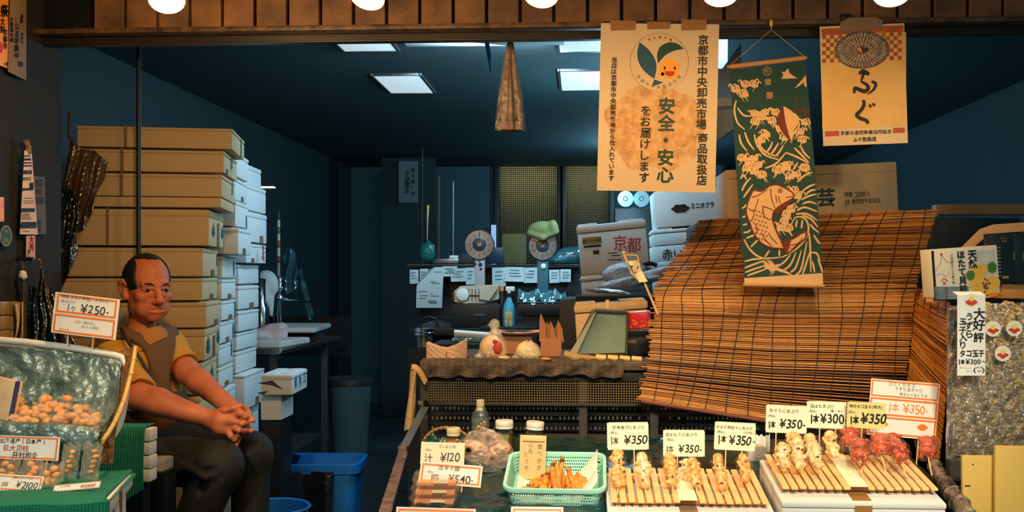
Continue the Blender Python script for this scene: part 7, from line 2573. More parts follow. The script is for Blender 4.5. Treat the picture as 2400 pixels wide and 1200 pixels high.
for a in [('pale skewer with a greenish glint at the near end of the taller rack', 1833, 1042, 1838, 1092, 1839, 1104, 'pale', 32, 11, 2.30, GK),
          ('big pale golden skewer, second on the taller rack', 1866, 1030, 1874, 1096, 1880, 1108, 'pale', 34, 12, 2.30, GK),
          ('skewer behind the big pale golden one on the taller rack', 1860, 1018, 1866, 1060, 1870, 1100, 'gold', 30, 13, 2.39, GK),
          ('glassy wrapped skewer with an orange stripe at the back of the taller rack', 1898, 1022, 1904, 1070, 1908, 1100, 'pale', 32, 14, 2.39, GK),
          ('glassy wrapped skewer with an orange stripe at the front of the taller rack', 1910, 1045, 1918, 1094, 1924, 1114, 'pale', 30, 15, 2.29, GK),
          ('film-wrapped skewer leaning under the 300 yen card', 1944, 1016, 1956, 1066, 1962, 1104, 'pale', 33, 16, 2.37, GK)]:
 skewer(*a)
GK = 'red octopus skewers on the taller rack'
for a in [('red octopus skewer half hidden behind the tallest one', 1994, 1006, 1992, 1048, 1998, 1100, 'red', 44, 21, 2.40, GK),
          ('tall red octopus skewer with two lumps next to the yellow skewers', 2014, 1026, 2018, 1088, 2021, 1112, 'red', 42, 22, 2.30, GK),
          ('red octopus skewer third from the yellow ones', 2060, 1022, 2066, 1068, 2078, 1110, 'red', 46, 23, 2.35, GK),
          ('small red octopus skewer behind the fourth front one', 2092, 1018, 2096, 1056, 2102, 1100, 'red', 38, 24, 2.40, GK),
          ('dark red octopus skewer before the laminated price sheets', 2108, 1036, 2115, 1090, 2126, 1120, 'red', 36, 25, 2.30, GK),
          ('red octopus skewer alone at the far end of the taller rack', 2170, 1024, 2176, 1074, 2184, 1114, 'red', 42, 26, 2.33, GK)]:
 skewer(*a)
# white foam scraps behind the racks
tag(MB().box(tb(1787, 1100) + Vector((0, .10, .026)), (.045, .05, .05), bev=.004).build('foam_block', M_['foam']), 'small white foam block between the two slatted racks', 'block')
tag(MB().sheet(lambda u, v: tb(1812, 1100) + Vector((lin(-.02, .02, u), .14 + .01 * math.sin(u * 8), .02 + .05 * v + .004 * math.sin(u * 20))), 8, 8, .001).build('tissue', M_['paper']), 'white tissue poking up between the two slatted racks', 'tissue')
# ------------------------------------------------------------------ green basket with fried strips
YG = 2.36
GB_ = bpy.data.materials.new('pierced_mint_plastic')
GB_.use_nodes = True
nt = GB_.node_tree
pb = nt.nodes['Principled BSDF']
pb.inputs['Base Color'].default_value = (*srgb(160, 226, 206), 1)
pb.inputs['Roughness'].default_value = .35
tcn = nt.nodes.new('ShaderNodeTexCoord')
sx = nt.nodes.new('ShaderNodeSeparateXYZ')
nt.links.new(tcn.outputs['Object'], sx.inputs[0])

def mnode(op, a, b_=None, c=None):
 n = nt.nodes.new('ShaderNodeMath')
 n.operation = op
 for i, x in enumerate((a, b_, c)):
  if x is None:
   continue
  if isinstance(x, (int, float)):
   n.inputs[i].default_value = x
  else:
   nt.links.new(x, n.inputs[i])
 return n.outputs[0]

su = mnode('SINE', mnode('MULTIPLY', mnode('ADD', sx.outputs[0], sx.outputs[1]), 2 * math.pi / .0056))
sw = mnode('SINE', mnode('MULTIPLY', sx.outputs[2], 2 * math.pi / .0078))
hole = mnode('GREATER_THAN', mnode('MINIMUM', su, sw), .05)
nt.links.new(mnode('SUBTRACT', 1.0, hole), pb.inputs['Alpha'])
MINT = mat('mint_plastic', srgb(160, 226, 206), .35)
gb0 = tb(1301, 1188)
bas = thing('mint_basket', 'pierced mint-green plastic basket holding fried strips', 'basket', gb0 + Vector((0, .10, .018)), (R(13), 0, R(-1)))
w, d, h = .116, .104, .046
b = MB()
loft(b, [(rrect(w * .90, d * .90, .022), 0.002), (rrect(w * .99, d * .99, .026), h), ], False, False)
b.build('pierced_wall', GB_, bas, angle=60)
b = MB()
loft(b, [(rrect(w * .90, d * .90, .022), 0), (rrect(w * .90, d * .90, .022), .003)], True, True)
b.build('floor_plate', MINT, bas)
b = MB()
loft(b, [(rrect(w * .985, d * .985, .026), h - .003), (rrect(w * 1.04, d * 1.05, .03), h - .004), (rrect(w * 1.06, d * 1.065, .03), h + .002), (rrect(w * 1.05, d * 1.06, .03), h + .007), (rrect(w * .985, d * .98, .026), h + .006), (rrect(w * .975, d * .97, .026), h - .003)], False, False)
b.build('rim', MINT, bas, angle=60)
bm4 = bas.matrix_basis.copy()
bm4 = Matrix.Translation(bas.location) @ Euler(bas.rotation_euler).to_matrix().to_4x4()
Wb = lambda x, y, z: bm4 @ Vector((x, y, z))
o = thing('basket_paper', 'white lining paper standing up at the edge of the mint basket', 'paper', Wb(0, 0, .006))
b = MB()

def fpp(u, v):
 x, y = lin(-.095, .100, u), lin(-.085, .080, v)
 z = .007 + .055 * max(0, (u - .76) / .24) ** 1.2 * (1 + .35 * math.sin(v * 9)) + .012 * max(0, (.12 - u) / .12) + .006 * math.sin(u * 9) * math.sin(v * 7)
 return Wb(x, y, z)

b.sheet(fpp, 30, 20, .0008)
b.build('sheet', M_['paper'], o, world=True)
FRY = mat('fried_batter', srgb(244, 164, 60), .45, noise=.85, nscale=70, col2=srgb(176, 88, 26), bump=.5, bscale=110)
rnd = random.Random(12)
for k in range(34):
 t = k / 33
 a = rnd.uniform(-1, 1)
 x = .016 + a * .058
 hgt = .064 * (1 - abs(a) ** 1.6) * rnd.uniform(.55, 1.05)
 y = -.045 + .085 * rnd.random()
 top = Wb(x * .75 + .004, y * .4 + .012, .014 + hgt + .008)
 bot = Wb(x * 1.25 - .012 * rnd.random(), y - .030, .012)
 if k > 29:
  top, bot = Wb(-.035 - .006 * (k - 29), -.03, .020), Wb(-.062 - .006 * (k - 29), -.055 + .006 * (k - 29), .011)
 o = thing('fried_strip', 'crisp golden strip in the heap of fried food in the mint basket', 'fried food', bot, (0, 0, 0), 'fried strips in the mint basket')
 dv = top - bot
 b = MB()
 n_ = 9
 pts, rr = [], []
 ph = rnd.uniform(0, 6)
 for i in range(n_ + 1):
  q_ = i / n_
  pts.append(dv * q_ + Vector((.004 * math.sin(q_ * 7 + ph), .003 * math.cos(q_ * 5 + ph), 0)))
  rr.append(.0070 * (.55 + .6 * math.sin(math.pi * min(1, q_ + .12))) * rnd.uniform(.8, 1.15))
 b.tube(pts, rr, 8)
 b.build('crust', FRY, o, angle=70)
 if k % 3 == 0:
  e = MB()
  e.blob(pts[-2] + Vector((0, -.004, 0)), (.006, .005, .005), 2, .5, 3, k)
  e.build('dark_tip', CHAR, o)
# clipboard sign in the basket
o = thing('clip_sign', 'small wooden clipboard with brown writing standing in the mint basket', 'sign', Wb(-.062, .045, .006), (R(-6), R(2), R(4)))
sc = S(2.44)
MB().box((0, 0, 52 * sc), (63 * sc, .005, 104 * sc), bev=.001).build('board', mat('pale_veneer', srgb(222, 192, 130), .6, noise=.2, nscale=14, stretch=(14, 14, 1)), o)
MB().box((1 * sc, -.005, 96 * sc), (52 * sc, .008, 12 * sc), bev=.002).build('clip_bar', M_['wood'], o)
t = MB()
write(t, '食べ歩き', 14.5 * sc, 16 * sc, 53 * sc, -.003, vertical=True, jit=.5, bold=.0, pitch=1.15)
write(t, 'にも', 12 * sc, -5 * sc, 74 * sc, -.003, vertical=True, jit=.5, bold=.0, pitch=1.15)
write(t, 'どうぞ', 13 * sc, -14 * sc, 42 * sc, -.003, vertical=True, jit=.5, bold=.0, pitch=1.25)
t.build('lettering', mat('brown_ink', srgb(140, 96, 46), .6), o)

# ------------------------------------------------------------------ jars, bottle, handled basket
def jar(label, px_, py, Y, r, h, lidm, label_m, tilt=0, fill=None):
 p = at(px_, py, Y)
 o = thing('glass_jar', label, 'jar', Vector((p.x, Y, tz(Y) + .002)), (0, R(tilt), 0))
 h = p.z - tz(Y) - .002 if h is None else h
 MB().lathe([(.001, .0), (r * .95, 0), (r, .005), (r, h * .66), (r * .82, h * .76), (r * .82, h * .8)], 28).build('glass_body', M_['glass'], o)
 MB().lathe([(.001, .003), (r * .93, .003), (r * .93, h * .62), (.001, h * .63)], 28).build('contents', fill, o)
 MB().lathe([(r * .84, h * .74), (r * .92, h * .75), (r * .92, h * .80), (r * .90, h * .81), (r * .93, h * .83), (r * .93, h - .002), (r * .88, h), (.001, h)], 32).build('lid', lidm, o)
 b = MB()
 b.sheet(lambda u, v: ((r + .0006) * math.cos(R(lin(-140, -60, u))), (r + .0006) * math.sin(R(lin(-140, -60, u))), lin(.12, .58, v) * h), 12, 4)
 b.build('label', label_m, o)
 return o

LIDW = mat('white_tin_lid', srgb(226, 222, 212), .35)
DARKF = mat('dark_pickle', srgb(52, 40, 20), .3, noise=.6, nscale=60, col2=srgb(120, 80, 30))
jar('glass jar of dark pickle with a white lid, behind the fish-head pack', 1182, 985, 2.72, .0265, None, LIDW, mat('olive_jar_label', srgb(190, 182, 92), .5, noise=.6, nscale=60, col2=srgb(70, 70, 30)), 0, DARKF)
jar('tilted glass jar with a white lid behind the wooden clipboard', 1250, 988, 2.72, .0265, None, LIDW, mat('dull_jar_label', srgb(130, 120, 70), .5), 4, DARKF)
jar('jar with an orange filling and a cream lid inside the handled basket', 1063, 1002, 2.66, .020, None, mat('cream_lid', srgb(226, 206, 166), .4), mat('brown_jar_label', srgb(206, 186, 150), .5, noise=.8, nscale=50, col2=srgb(96, 50, 46)), 0, mat('orange_roe', srgb(226, 110, 30), .3))
p = at(1126, 936, 2.80)
o = thing('plastic_bottle', 'clear plastic bottle with a cream cap behind the handled basket', 'bottle', Vector((p.x, 2.80, tz(2.80) + .002)))
h = p.z - tz(2.8) - .002
r = .0245
MB().lathe([(.001, 0), (r * .9, 0), (r, .006), (r, h * .60), (r * .97, h * .64), (r * .55, h * .82), (r * .42, h * .85)], 28).build('bottle_body', film('bottle_plastic', tint=(.85, .92, .9), gloss=.16, rough=.05, haze=.12, hazecol=srgb(160, 176, 170), bump=.3, bscale=60), o)
MB().lathe([(r * .46, h * .84), (r * .48, h * .85), (r * .47, h - .001), (.001, h)], 24).build('cap', mat('cream_cap', srgb(206, 194, 160), .4), o)
b = MB()
b.sheet(lambda u, v: ((r + .0008) * math.cos(R(lin(-175, -5, u))), (r + .0008) * math.sin(R(lin(-175, -5, u))), (lin(.14, .58, v) + .012 * math.sin(u * 14) * v) * h), 30, 8)
b.build('label', mat('grey_bottle_label', srgb(128, 134, 128), .5, noise=.7, nscale=90, col2=srgb(50, 60, 58)), o)
WICK = mat('wicker', srgb(190, 132, 62), .6, noise=.5, nscale=60, col2=srgb(120, 76, 34))
hb = at(1047, 1056, 2.66)
o = thing('handled_basket', 'round wicker basket with an arched twisted handle, lined in dark green plastic', 'basket', Vector((hb.x, 2.66, tz(2.66) + .003)))
MB().lathe([(.001, .004), (.060, .004), (.070, .022), (.0715, .022), (.062, .0), (.001, .0)], 32).build('wicker_bowl', WICK, o)
b = MB()
ht = at(1047, 1002, 2.66).z - o.location.z
for s_ in (0, 1):
 b.tube([(.068 * math.cos(a), .0022 * math.sin(a * 16 + s_ * 3.14), .012 + (ht - .012) * math.sin(a) ** .8 + .0022 * math.cos(a * 16 + s_ * 3.14)) for a in [math.pi * i / 48 for i in range(49)]], .0026, 7)
b.build('handle', WICK, o)
b = MB()
b.sheet(lambda u, v: (lin(-.062, .062, u), lin(-.045, .055, v), .020 + .026 * abs(v - .3) + .018 * abs(math.sin(u * 11 + v * 4)) * (1 if abs(u - .5) > .2 else .3) + .010 * math.sin(v * 17 + u * 5)), 26, 20, .001)
b.build('liner', mat('green_liner', srgb(24, 74, 66), .15, bump=.6, bscale=30), o)
# ------------------------------------------------------------------ fish-head pack
fp = tb(1132, 1104)
fo = thing('fish_head_pack', 'film-wrapped pack of fish heads behind the 540 yen card', 'fish', fp + Vector((0, .03, .004)), (SL, 0, R(4)))
HEAD = mat('fish_skin', srgb(240, 200, 160), .25, .1, noise=1, nscale=60, stretch=(1, 1, 2.2), col2=srgb(112, 74, 58), bump=.4, bscale=60, coat=.5)
MB().box((0, 0, .006), (.145, .095, .012), bev=.005).build('tray', mat('black_tray', srgb(24, 26, 28), .3), fo)
for k, (x, y, z, sc_, a) in enumerate(((-.030, -.012, .048, 1.0, 18), (.036, -.008, .036, .92, -35), (.010, .030, .064, .85, 60))):
 Mx = Matrix.Translation((x, y, z)) @ Matrix.Rotation(R(a), 4, 'Y')
 s = Sdf((-.06, -.05, -.05), (.06, .05, .05), .0026)
 s.ell((0, 0, 0), (.036 * sc_, .024, .030 * sc_), 0).ell((-.030 * sc_, 0, -.006), (.018, .016, .014), .010).ell((.024 * sc_, 0, .0), (.020, .024, .026), .012)
 s.cone((-.047, -.006, -.012), (-.02, -.022, -.014), .0035, .003, .003, True)
 s.cone((.012, -.025, -.02), (.016, -.027, .02), .0035, .0035, .005, True)
 s.ell((-.012, -.024, .008), (.010, .006, .010), .004)
 for q_ in range(7):
  s.ell((-.044 + .006 * math.cos(q_), -.012 + .010 * math.sin(q_ * 1.3), .004 + .012 * math.sin(q_ * .9)), (.0045, .0045, .0045), .003)
 mb = MB()
 s.into(mb, Mx, 1)
 hd = mb.build('fish_head', HEAD, fo, angle=70)
 e = MB()
 e.lathe([(.0105, .0), (.0098, .0026), (.0070, .0030)], 24, Mx @ Matrix.Translation((-.012, -.0290, .008)) @ Matrix.Rotation(R(90), 4, 'X'))
 e.build('eye_ring', mat('eye_gold', srgb(168, 122, 76), .25) if k == 0 else bpy.data.materials['eye_gold'], hd)
 e = MB()
 e.lathe([(.0074, .0024), (.0056, .0048), (.0005, .0056)], 20, Mx @ Matrix.Translation((-.012, -.0290, .008)) @ Matrix.Rotation(R(90), 4, 'X'))
 e.build('eye', mat('fish_eye', srgb(12, 14, 16), .08) if k == 0 else bpy.data.materials['fish_eye'], hd)
b = MB()

def ffw(u, v):
 a, e_ = 2 * math.pi * u, v * math.pi / 2
 rx, ry, rz_ = .082, .056, .094
 w_ = 1 + .03 * math.sin(a * 9 + e_ * 7) + .03 * math.sin(a * 5 - e_ * 11)
 return (rx * math.cos(a) * math.cos(e_ * .98) * w_, ry * math.sin(a) * math.cos(e_ * .98) * w_ - .002, .004 + rz_ * math.sin(e_) * w_)

b.sheet(ffw, 48, 18, .0004)
b.build('film_wrap', M_['film_crisp'], fo, angle=40)
# price cards of the fish corner
price_card('cream card reading 12 yen and more for fish soup, half behind the fish-head pack', 1036, 1063, 104, 52, 2.44, [('うしお汁用', 8, 10, -16, 'softink', dict(bold=0)), ('(税込)', 6, -34, -8, 'softink', dict(bold=0)), ('汁', 20, -32, 12, 'ink', dict(bold=0)), ('¥120', 26, 18, 8, 'ink', dict(wx=.9, bold=.0, shear=.1))], 1, pitch=-14, sticks=[(-40, 20)])
BI = mat('brown_marker', srgb(120, 66, 36), .6)
price_card('orange-bordered card reading 540 yen for a sea bream head', 1053, 1111, 148, 52, 2.36, [('活タイ頭', 13, -6, -14, 'ink', dict(bold=0)), ('(税込)', 6, -48, -2, 'softink', dict(bold=0)), ('1匹', 18, -36, 11, 'ink', dict(bold=.005, wx=.85)), ('¥540-', 24, 26, 9, 'ink', dict(bold=.005, wx=.95, shear=.1))], 4, pitch=-28, border=[((-70, -22, 70, 22), 4.5)], cardm=M_['paper'], sticks=[(30, 14)], name='price_card')
# salmon packs
SAL = mat('salmon_flesh', srgb(236, 128, 60), .35, noise=.6, nscale=50, col2=srgb(240, 176, 120), stretch=(1, 1, 8))
for k, lab in enumerate(('bottom salmon pack of the stack of three beside the metal edge', 'middle salmon pack of the stack of three beside the metal edge', 'top salmon pack of the stack, just below the 540 yen card')):
 p = tb(1014, 1192)
 o = thing('salmon_pack', lab, 'salmon pack', p + Vector((.002 * k, .045 + .004 * k, .003 + .0215 * k)), (SL, 0, R(-2 + 2 * k)), 'salmon packs')
 b = MB()
 loft(b, [(rrect(.050, .032, .008), 0), (rrect(.056, .038, .010), .016)], True, False)
 b.build('tray', M_['film'], o, angle=60)
 b = MB()
 b.box((0, 0, .0065), (.094, .058, .009), bev=.003)
 b.build('salmon_slices', SAL, o)
 b = MB()
 loft(b, [(rrect(.058, .040, .010), .0165), (rrect(.058, .040, .010), .0185), (rrect(.050, .032, .010), .0205)], False, True)
 b.build('lid', M_['film_crisp'], o, angle=60)
 MB().box((.012, -.0405, .0165), (.034, .001, .006)).build('label', M_['card'], o)
# cards whose tops just enter the frame
price_card('orange-bordered card just entering the bottom of the view under the salmon packs', 1018, 1222, 190, 62, 2.22, [], 1, pitch=-20, border=[((-90, -27, 90, 27), 5)], cardm=M_['paper'])
price_card('orange-bordered card just entering the bottom of the view under the mint basket', 1258, 1222, 124, 66, 2.20, [], 0, pitch=-20, border=[((-57, -28, 57, 28), 4)], cardm=M_['paper'])
# ------------------------------------------------------------------ left-hand stand
RZ = R(16)
GREEN = mat('green_ribbed_mat', srgb(8, 122, 96), .75, noise=.25, nscale=30, bump=.2, bscale=120)
cr = at(244, 1158, 2.20)

def ribbed(mb, fn, nu, nv, amp=.0014, freq=58, t=.003):
 def g(u, v):
  p = Vector(fn(u, v))
  q = Vector(fn(min(1, u + .01), v)) - Vector(fn(max(0, u - .01), v))
  r = Vector(fn(u, min(1, v + .01))) - Vector(fn(u, max(0, v - .01)))
  n = q.cross(r)
  n = n.normalized() if n.length > 0 else Vector((0, 0, 1))
  return p + n * amp * math.sin(u * freq * 2 * math.pi)
 mb.sheet(g, nu, nv, t)
 return mb

# base: foam box with a lid, taped
o = thing('foam_box', 'white foam box with brown tape under the green ribbed mat', 'box', Vector((cr.x, cr.y, 0)), (0, 0, RZ))
zt = cr.z - .006
MB().box((-.255, .15, zt / 2 - .02), (.51, .30, zt - .044), bev=.008).build('body', M_['foam'], o)
MB().box((-.25, .15, zt - .0215), (.53, .32, .041), bev=.010).build('lid', M_['foam'], o)
MB().box((.0162, .12, zt - .034), (.0016, .032, .06)).box((-.15, -.0112, zt - .038), (.045, .0016, .06)).build('tape', M_['tape'], o)
Mb = Matrix.Translation(o.location) @ Matrix.Rotation(RZ, 4, 'Z')
L_ = lambda x, y, z=0: Mb @ Vector((x, y, zt + z))
o = thing('ribbed_mat', 'green ribbed mat spread over the foam box under the scallop packs', 'mat', L_(-.2, .1, .001))
b = MB()

def fm(u, v):
 x = lin(-.50, .012 + .01 * v, u)
 if v < .16:
  return L_(x, -.024 + .003 * math.sin(u * 20), -.030 + .030 * (v / .16) + .002 * math.sin(u * 13))
 t = (v - .16) / .84
 return L_(x, lin(-.020, .305, t), .0045 + .003 * math.sin(u * 9 + t * 3) - (.010 if u > .985 else 0))

ribbed(b, fm, 420, 16, .0011, 70)
b.build('mat_sheet', GREEN, o, world=True)
# second pile further back with its own mat
sl = [at(350, 1005, 2.84), at(350, 1132, 2.84)]
zt2 = sl[0].z
xr2 = sl[0].x
hs = (sl[0].z - sl[1].z) / 4
o = thing('slab_stand', 'dark crate carrying the stack of foam slabs', 'crate', Vector((xr2 - .16, 2.868, 0)))
MB().box((0, 0, (zt2 - 4 * hs) / 2 - .002), (.28, .05, zt2 - 4 * hs - .006)).build('body', M_['black'], o)
for k in range(4):
 o = thing('foam_slab', ['lowest', 'second', 'third', 'topmost'][k] + ' white foam slab in the pile beside the man\'s knee, edge showing past the green mat', 'foam slab', Vector((xr2 - .15 + .002 * (k % 2), 2.868, zt2 - hs * (4 - k))), (0, 0, 0), 'foam slabs under the second green mat')
 MB().box((0, 0, hs / 2), (.30, .052, hs - .002), bev=.005).build('slab', M_['foam'], o)
o = thing('ribbed_mat', 'green ribbed mat hanging down over the foam slabs beside the man', 'mat', Vector((xr2 - .1, 2.84, zt2)))
b = MB()

def fm2(u, v):
 x = lin(xr2 - .25, xr2 - .012, u)
 if v < .3:
  t = v / .3
  return (x, lin(2.90, 2.838, t), zt2 + .005 + .002 * math.sin(u * 6))
 t = (v - .3) / .7
 end = lin(.10, .215, 1 - abs(u - .72) * 1.3)
 return (x - .02 * t * (1 - u) * .2, 2.832 - .010 * math.sin(t * 2) - .004 * math.sin(u * 5), zt2 - end * t)

ribbed(b, fm2, 200, 24, .0011, 34)
b.build('mat_sheet', GREEN, o, world=True)
o = thing('clear_pack', 'clear plastic pack on the crate beside the foam slabs', 'pack', Vector((at(370, 1105, 2.97).x, 2.99, at(366, 1106, 2.95).z)))
MB().box((0, 0, .018), (.05, .08, .036), bev=.006).build('pack_body', M_['film_milky'], o)
tag(MB().box((o.location.x, 2.99, o.location.z / 2), (.06, .09, o.location.z - .002)).build('low_crate', M_['black']), 'low dark crate under the clear pack beside the man', 'crate')
# bamboo basket with the tilted foam tray
o = thing('bamboo_basket', 'woven basket with a jointed bamboo rim around the foam tray', 'basket', at(262, 1082, 2.42))
rim = [(318, 812, 2.66), (313, 845, 2.64), (306, 880, 2.61), (297, 915, 2.58), (288, 945, 2.54), (277, 972, 2.50), (266, 995, 2.46), (252, 1018, 2.42), (238, 1036, 2.38)]
for (a, c) in zip(rim, rim[1:]):
 b = MB()
 p, q_ = at(*a), at(*c)
 d_ = q_ - p
 b.tube([p + d_ * .02, p + d_ * .08, p + d_ * .92, q_ - d_ * .02], [.0068, .0060, .0060, .0070], 10)
 b.build('rim_segment', M_['bamboo'], o, world=True)
b = MB()
for a in rim[1:-1]:
 p = at(*a)
 b.lathe([(.0072, -.001), (.0078, 0), (.0072, .001)], 12, Matrix.Translation(p) @ Matrix.Rotation(R(20), 4, 'Y'))
b.build('binding', M_['tape'], o, world=True)
b = MB()

def fwv(u, v):
 k = v * (len(rim) - 1)
 i = min(int(k), len(rim) - 2)
 t = k - i
 x, y, Y = [lin(rim[i][j], rim[i + 1][j], t) for j in range(3)]
 return at(lin(x - 2, x - 34 + 45 * v, u), lin(y, y + 10 + 46 * v * v, u), Y + .02 * u + .002 * math.sin(u * 40) * math.sin(v * 90))

b.sheet(fwv, 20, 60, .003)
b.build('weave', mat('dark_weave', srgb(150, 98, 46), .6, noise=.8, nscale=70, col2=srgb(70, 46, 26), bump=.5, bscale=120), o, world=True)
b = MB()
b.sheet(lambda u, v: at(lin(236, 268, u) - 4 * v, lin(1036 - 12 * u, 1086, v), 2.40 + .02 * u), 8, 10, .004)
b.build('foot_weave', bpy.data.materials['dark_weave'], o, world=True)
# tilted foam tray
o = thing('foam_tray', 'tilted white foam tray lined with crumpled grey-green plastic', 'tray', at(130, 1040, 2.45))
rowsF = [[(-60, 800, 2.70), (150, 812, 2.69), (272, 832, 2.68), (298, 846, 2.67)],
         [(-60, 880, 2.68), (150, 890, 2.67), (268, 900, 2.66), (292, 905, 2.65)],
         [(-60, 975, 2.64), (150, 985, 2.63), (258, 985, 2.62), (276, 985, 2.61)],
         [(-60, 1030, 2.58), (150, 1034, 2.57), (236, 1030, 2.56), (250, 1028, 2.55)]]
fF = rows_fn(rowsF)
b = MB()
b.sheet(lambda u, v: fF(u, v) + Vector((0, .012, 0)), 20, 24, -.016)
b.build('tray_back', M_['foam'], o, world=True, angle=60)
b = MB()
b.tube([at(-60, 793, 2.685), at(60, 802, 2.685), at(180, 817, 2.68), at(262, 831, 2.675), at(287, 838, 2.67), at(297, 856, 2.66), at(292, 900, 2.65), at(282, 960, 2.62), at(262, 1010, 2.56)], [.010, .010, .010, .0095, .009, .009, .008, .008, .007], 14)
b.build('rolled_rim', M_['foam'], o, world=True, angle=60)
LIN = mat('crumpled_liner', srgb(140, 158, 154), .30, .35, noise=1, nscale=12, col2=srgb(52, 84, 84), bump=1, bscale=30)
rowsL = [[(-60, 808, 2.668), (140, 822, 2.665), (262, 842, 2.66), (286, 856, 2.65)],
         [(-60, 870, 2.655), (140, 880, 2.65), (258, 890, 2.64), (280, 900, 2.62)],
         [(-60, 945, 2.625), (140, 950, 2.62), (250, 955, 2.60), (268, 960, 2.56)],
         [(-60, 992, 2.57), (140, 1000, 2.565), (235, 1000, 2.55), (252, 1000, 2.50)],
         [(-60, 1000, 2.47), (140, 1008, 2.465), (228, 1012, 2.455), (244, 1012, 2.44)],
         [(-60, 984, 2.40), (110, 992, 2.395), (215, 1000, 2.395), (236, 1012, 2.39)],
         [(-60, 1012, 2.378), (110, 1016, 2.375), (210, 1022, 2.375), (232, 1030, 2.37)],
         [(-60, 1062, 2.38), (110, 1064, 2.38), (190, 1056, 2.38), (214, 1046, 2.375)]]
fL = rows_fn(rowsL)
b = MB()

def fcr(u, v):
 p = fL(u, v)
 q_ = p * 16
 n = .008 * nz.noise(Vector((q_.x, q_.y * 2, q_.z))) + .007 * abs(nz.noise(q_ * 1.9)) + .004 * abs(nz.noise(q_ * 4.2)) + .002 * abs(nz.noise(q_ * 9))
 return p + Vector((0, -1, .4)) * n

b.sheet(fcr, 110, 130, .0008)
b.build('plastic_liner', LIN, o, world=True, angle=50)
# wrapped scallop sweets heaped in the tray
ORS = mat('dried_scallop', srgb(250, 186, 76), .4, noise=.6, nscale=90, col2=srgb(238, 134, 34), bump=.3, bscale=120)
rnd = random.Random(17)
protos = []
for k in range(5):
 o = thing('wrapped_scallop', 'small dried scallop in a clear twist wrapper, heaped in the foam tray', 'scallop', (0, 0, 0), (0, 0, 0), 'wrapped scallops heaped in the foam tray')
 MB().blob((0, 0, 0), (.0115 + .001 * (k % 2), .0095, .0085), 3, .25, 2.2, k).build('scallop', ORS, o, angle=70)
 w_ = MB()
 s = Sdf((-.03, -.018, -.016), (.03, .018, .016), .0021)
 s.ell((0, 0, 0), (.0150, .0125, .0112), 0).ell((.019, 0, .003), (.008, .008, .0022), .003).ell((-.019, .0, -.002), (.008, .008, .0022), .003)
 for j in range(6):
  a = j * 1.05
  s.cone((.013 * math.cos(a), .011 * math.sin(a), -.006), (.004 * math.cos(a + 1), .004 * math.sin(a + 1), .0105), .0013, .001, .002, True)
 s.into(w_, None, 0)
 w_.build('wrapper', M_['film_sweet'], o, angle=30)
 protos.append(o)
cnt = 0
pl = []
for k in range(56):
 u = rnd.uniform(.02, 1)
 x = lin(26, 232, u)
 layer = k % 4
 y = lin(994, 950 + 18 * max(0, u - .45), rnd.random() ** 1.3)
 Y = lin(2.43, 2.545, (994 - y) / 50)
 if k in (3, 9, 15, 21):
  y -= 14
 pl.append((x, y - 2, Y - .018))
pl += [(112, 935, 2.55), (158, 934, 2.555), (116, 952, 2.54), (156, 955, 2.54), (180, 955, 2.53), (45, 948, 2.55), (84, 965, 2.51), (30, 962, 2.52)]
for k, (x, y, Y) in enumerate(pl):
 rot = (rnd.uniform(-.6, .6), rnd.uniform(-.6, .6), rnd.uniform(0, 3.1))
 if k < 5:
  protos[k].location = at(x, y, Y)
  protos[k].rotation_euler = rot
 else:
  dup(protos[k % 5], at(x, y, Y), rot)
tag(MB().tube([at(162, 960, 2.46), at(184, 974, 2.45)], [.001, .0022], 6).build('wood_sliver', M_['darkwood']), 'thin dark sliver lying on the heaped scallops', 'sliver')
# white pack at the frame edge
o = thing('printed_pack', 'cream printed pack with a blue edge leaning in the foam tray', 'pack', at(2, 982, 2.46), (R(-8), R(6), R(-25)))
sc = S(2.46)
MB().box((-16 * sc, .01, 48 * sc), (90 * sc, .02, 96 * sc), bev=.002).build('pack_body', mat('cream_print_pack', srgb(236, 214, 178), .4, noise=.5, nscale=26, col2=srgb(232, 170, 110)), o)
MB().box((30 * sc, .004, 48 * sc), (2.4 * sc, .012, 97 * sc)).build('blue_edge', mat('blue_edge', srgb(40, 60, 120), .4), o)
# two-panel price sign over the tray
o = price_card('two orange-bordered sheets on sticks reading 250 yen, above the foam tray', 195, 739, 160, 98, 2.66, [('特選 ホタテ貝柱(くんせい)', 9.5, -6, -41, 'ink', dict(bold=.0)), ('(税込みです)', 6.5, -46, -30, 'softink', dict(bold=0)), ('1ヶ', 20, -34, -16, 'inkteal', dict(bold=0, wx=.9)), ('¥250-', 27, 22, -17, 'ink', dict(bold=.0, shear=.12)), ('ぜひ一度お試し', 7.5, 2, 16, 'softink', dict(bold=-.003)), ('おいしい貝柱', 7, 14, 26, 'softink', dict(bold=-.003)), ('3ヶ入り', 7, -48, 38, 'softink', dict(bold=0))], 6.5, border=[((-74, 2, 74, 46), 4.5), ((-76, -46, 74, -2), 4.5)], cardm=M_['paper'], sticks=[(-38, 26), (24, 26)], name='price_sign', group=None)
